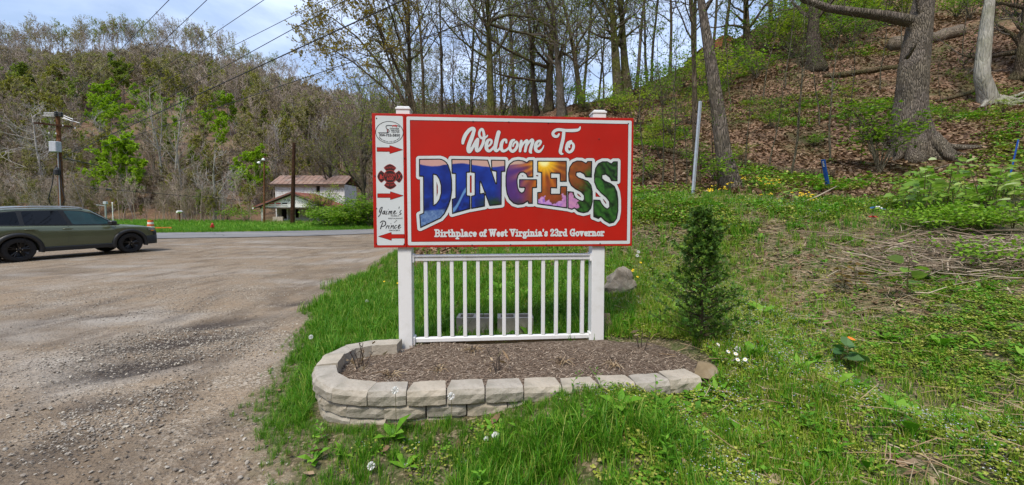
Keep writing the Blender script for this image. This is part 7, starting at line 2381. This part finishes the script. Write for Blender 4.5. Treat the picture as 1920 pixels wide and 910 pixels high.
# ------------------------------------------------------------------ tall weeds with big leaves on the crest
KW = leafmat('knotweed_leaf', [(0, (.14, .28, .03)), (.5, (.25, .40, .06)), (.85, (.38, .50, .14)), (1, (.50, .58, .30))], .4, .4)
KR = leafmat('knotweed_red_leaf', [(0, (.16, .10, .02)), (1, (.26, .17, .03))], .4, .4)
STM = simple('weed_stem', (.10, .09, .03), .7, .3, 10)
def knotweed(seed, h, n, ls, stems=3):
    r = np.random.default_rng(seed); S_, F = MB(), MB()
    for q in range(stems):
        b = np.array([r.normal(0, .08), r.normal(0, .08), 0]) * (stems > 1); hh = h * r.uniform(.65, 1.05); d = r.normal(0, .09, 2)
        pts = np.array([b, b + (d[0] * .4, d[1] * .4, hh * .5), b + (d[0], d[1], hh)])
        S_.tube(pts, [.007, .006, .003], 5, False)
        for k in range(n):
            t = .3 + .7 * (k + 1) / n; p, tg, _ = sample_path(pts, np.zeros(3), min(t, .999)); a = k * 2.5 + r.uniform(-.4, .4)
            dd = nrm(np.array([math.cos(a), math.sin(a), r.uniform(-.45, .5)])); s = nrm(cross3(dd, (r.normal() * .5, r.normal() * .5, 1))); l = ls * r.uniform(.7, 1.15) * (1 if t < .85 else .6)
            pb_ = p + dd * l * .25
            S_.tube([p, pb_], [.002, .0018], 3, False)
            up_ = np.array([0, 0, l * .10])
            F.add([pb_, pb_ + dd * l * .15 + s * l * .36 + up_, pb_ + dd * l * .55 + s * l * .34 + up_, pb_ + dd * l, pb_ + dd * l * .55 - s * l * .34 + up_, pb_ + dd * l * .15 - s * l * .36 + up_, pb_ + dd * l * .4], [(0, 6, 1), (1, 6, 2), (2, 6, 3), (3, 6, 4), (4, 6, 5), (5, 6, 0)])
    return S_, F
kw = [knotweed(700 + k, .74, 7, .17, 3) for k in range(3)]
kc = {}
for i, (px, d, s) in enumerate(((1700, 6.9, 1.0), (1725, 6.6, 1.25), (1750, 6.9, 1.3), (1775, 6.7, 1.15), (1800, 7.0, 1.1), (1830, 6.8, 1.2), (1690, 7.2, .9), (1860, 6.4, 1.1), (1890, 6.2, 1.1), (1915, 6.5, 1.2), (1810, 6.3, .9), (1875, 7.0, 1.1), (1740, 7.4, 1.1), (1905, 5.6, .9), (1480, 8.0, .7))):
    k = i % 3
    g = ground_at(px, d)
    if k not in kc:
        kc[k] = o = put_shrub('tall_weed', kw[k], g, KW, 'tall weed with broad pale green leaves on the field crest', 'tall broad leaved weeds', 'weed', STM)
    else: o = copy_tree(kc[k])
    o.location = g; o.rotation_euler = (0, 0, i * 1.3); o.scale = (s, s, s)
put_shrub('single_weed', knotweed(720, .62, 9, .15, 1), ground_at(1706, 4.3), KW, 'single upright weed with large leaves in front of the brush tangle', None, 'weed', STM)
put_shrub('red_weed', knotweed(721, .40, 7, .12, 2), ground_at(1605, 4.6), KR, 'weed with reddish bronze leaves on the weedy field', None, 'weed', STM)
put_shrub('dock_weed', knotweed(722, .18, 7, .15, 2), ground_at(1590, 3.3), leafmat('dock', [(0, (.05, .14, .04)), (1, (.12, .22, .08))], .3), 'large leaved dock plant low in the field', None, 'weed', STM)
gb = leafy_shrub(730, 1.5, .5, 14, 12, .07)
for i, (px, d) in enumerate(((1820, 5.9), (1790, 6.1), (1850, 5.8), (1760, 6.3), (1895, 4.5), (1745, 6.0))):
    if i == 0: gbo = o = put_shrub('briar_patch', gb, ground_at(px, d), LF_bright, 'low bright green briar patch behind the brush tangle', 'briar patches', 'briar', STM)
    else: o = copy_tree(gbo)
    o.location = ground_at(px, d); o.rotation_euler = (0, 0, i * 2.1); o.scale = (.7, .7, .8)

# ------------------------------------------------------------------ flowers
YEL = leafmat('yellow_petal', [(0, (.75, .50, .01)), (1, (.85, .62, .02))], .2)
WHT = leafmat('white_petal', [(0, (.75, .75, .75)), (1, (.85, .85, .82))], .2)
def flower_plant(name, g, seed, stems, h, heads, hr, petal, centre, label, group, cat='flower'):
    r = np.random.default_rng(seed)
    root = empty(name, g)
    S_, Pm, Cm = MB(), MB(), MB()
    for k in range(stems):
        d = r.normal(0, .06, 2); hh = h * r.uniform(.7, 1.05)
        e = np.array([d[0], d[1], hh])
        S_.tube([(d[0] * .1, d[1] * .1, -.01), e * np.array([.4, .4, .5]), e], [.0028, .0024, .0016], 4, False)
        for q in range(4):
            z = r.uniform(.1, .7) * hh; a = r.uniform(0, 6.28); dd = np.array([math.cos(a), math.sin(a), .3]); s = np.array([-dd[1], dd[0], 0]); p = e * z / hh; l = r.uniform(.03, .07)
            S_.add([p, p + dd * l * .5 + s * l * .18, p + dd * l, p + dd * l * .5 - s * l * .18], [(0, 1, 2, 3)])
        for q in range(heads):
            c = e + np.array([r.normal(0, .025), r.normal(0, .025), r.uniform(-.01, .02)]) * (heads > 1)
            S_.tube([e - (0, 0, .03), c], [.0012, .001], 3, False)
            tl = nrm(np.array([r.normal(0, .3), -.55, .8])); u = nrm(cross3(tl, (1, 0, 0))); v = cross3(tl, u)
            npet = 9
            for j in range(npet):
                a = j * 6.283 / npet; dd = u * math.cos(a) + v * math.sin(a); ss = cross3(tl, dd)
                Pm.add([c, c + dd * hr * .6 + ss * hr * .26, c + dd * hr, c + dd * hr * .6 - ss * hr * .26], [(0, 1, 2, 3)])
            Cm.add([c + tl * hr * .12 + (u * math.cos(a) + v * math.sin(a)) * hr * .32 for a in np.arange(7) * .8976], [tuple(range(7))])
    S_.build('stems', GM[3], root); Pm.build('petals', petal, root); Cm.build('flower_centres', centre, root)
    return tag(root, label, cat, group)
CEN = simple('flower_centre', (.65, .42, .02), .7)
for i, (px, d, s) in enumerate(((1356, 8.3, 5), (1334, 8.0, 4), (1368, 9.2, 5), (1392, 9.6, 4), (1427, 9.4, 4), (1441, 9.0, 6), (1452, 9.2, 5), (1497, 7.7, 6), (1508, 7.6, 4), (1521, 7.3, 4), (1440, 7.5, 3), (1325, 7.7, 4))):
    g = ground_at(px, d)
    flower_plant('ragwort', g, 800 + i, s, .32, 3, .016, YEL, CEN, 'yellow flowering ragwort at the edge of the woods', 'yellow flowers by the woods')
for i, (px, d) in enumerate(((1192, 5.0), (1198, 5.4), (1203, 5.2), (1190, 5.7), (743, 6.6), (735, 7.0))):
    g = ground_at(px, d)
    flower_plant('dandelion', g, 830 + i, 1, .14, 1, .020, YEL, CEN, 'yellow dandelion flower in the grass', 'dandelions in the grass')
for i, (px, py) in enumerate(((1332, 640), (1347, 641), (1368, 652), (1362, 660))):
    d = 3.0 - .05 * i
    g = ground_at(px, d)
    flower_plant('fleabane', g, 850 + i, 1, max(.15, P(px, py, d)[2] - g[2]), 1 + (i == 2), .017, WHT, CEN, 'white daisy-like flower with yellow centre beside the evergreen shrub', 'white daisies at the shrub')
# seed heads
r_ = np.random.default_rng(9)
pm_ = MB()
for k in range(90):
    d = nrm(r_.normal(size=3)); u = nrm(cross3(d, r_.normal(size=3))) * .0035
    pm_.add([d * .008, d * .021 + u, d * .023, d * .021 - u], [(0, 1, 2, 3)])
puff_me = pm_.mesh('seed_head', WHT)
stem_me = MB().tube([(0, 0, -.14), (.004, 0, -.07), (0, 0, 0)], .0016, 4).mesh('stem', STM)
for i, (px, py, d) in enumerate(((846, 746, 2.35), (583, 634, 3.9), (1383, 658, 3.0), (1197, 474, 5.2), (1195, 481, 5.1), (741, 735, 2.32), (696, 877, 2.15), (688, 566, 5.6))):
    root = empty('dandelion_clock', P(px, py, d))
    z = h1(root.location.x, root.location.y)
    hgt = max(.05, root.location.z - z + .01)
    root.location.z = z + hgt
    link('seed_head', puff_me, root)
    s_ = link('stem', stem_me, root); s_.scale = (1, 1, hgt / .14)
    tag(root, 'white dandelion seed head on a thin stem', 'dandelion clock', 'dandelion seed heads')
# white caps in the grass before the wall
for (px, py, s) in ((912, 831, .016), (929, 834, .022)):
    g = P(px, py, 2.32)
    g[2] = h1(g[0], g[1])
    root = empty('mushroom', g)
    MB().lathe([(s * .4, -.01), (s * .35, s * 1.3)], 10).build('stalk', WHT, root, True)
    MB().lathe([(s * 1.15, s * 1.3), (s * 1.25, s * 1.55), (s * .95, s * 2.1), (s * .4, s * 2.4)], 12).build('cap', WHT, root, True)
    tag(root, 'small white mushroom-like clump in the grass before the wall', 'mushroom', 'white clumps in the grass')
# litter
g = ground_at(1645, 7.2)
can = empty('crushed_packet', g + np.array([0, 0, .05]))
tag(can, 'crushed blue and white packet lying on the field crest', 'litter')
r_ = np.random.default_rng(5)
V, F = [], []
for j in range(4):
    for i in range(6): V.append((i * .045 - .11, j * .035 - .05, r_.uniform(0, .06)))
for j in range(3):
    for i in range(5): F.append((j * 6 + i, j * 6 + i + 1, j * 6 + 7 + i, j * 6 + 6 + i))
MB().add(V, F).build('wrapper', M['blue_plastic'], can)
MB().add([(v[0] * .5, v[1] * .4 - .02, v[2] + .012) for v in V], F).build('printed_patch', M['white_plain'], can)
o = MB().add([(v[0] * .55, v[1] * .7, v[2] * .6) for v in V], F).build('red_scrap', M['red_iron'])
o.location = ground_at(1638, 6.8) + np.array([0, 0, .04])
tag(o, 'small red scrap of litter near the crushed blue packet', 'litter')
for i, (px, d) in enumerate(((1603, 3.55), (1428, 3.1))):
    o = link('orange_leaf', lvm[i], None, ground_at(px, d) + np.array([0, 0, .10 if i == 0 else .05]), (.6, .3, i)); o.scale = (.8, .8, .8)
    o.data = lvm[i].copy(); o.data.materials.clear(); o.data.materials.append(M['amber'])
    tag(o, ('orange fallen leaf caught on the dock plant', 'orange fallen leaf in the grass right of the brown flat stone')[i], 'leaf')

# ------------------------------------------------------------------ loose stones on the lot
pst = []
for k in range(4):
    me = rock('pebble', (.5, .42, .26), None, 60 + k, 1, .1)
    me.materials.clear()
    pst.append(me)
tpb = NT('crushed_stone')
_oi = tpb.n('ShaderNodeObjectInfo')
PEB = tpb.done(tpb.pbsdf(tpb.ramp(_oi.outputs['Random'], [(0, (.12, .10, .08)), (.5, (.25, .22, .185)), (.85, (.38, .35, .30)), (1, (.50, .46, .38))]), .95, 0, .2))
for me in pst: me.materials.append(PEB)
def keep_stone(x, y):
    g = masks(x, y)[0]
    n = fbm(x * .7 + 2, y * .7)
    return g * (.18 + .82 * smooth01(.45, .60, n))
q1 = tuple(np.concatenate(q) for q in zip(points(30000, -9, -.6, 1.6, 9.5, keep_stone, 1.3), points(22000, -5.5, -1.0, 1.9, 5.2, keep_stone, 1.2)))
ss = .012 + .022 * gr.random(len(q1[0])) ** 3
lay_out('gravel', pst, q1, gr.integers(0, 4, len(q1[0])), ss, 'loose grey crushed stones on the dirt lot', 'gravel', .3, .002)
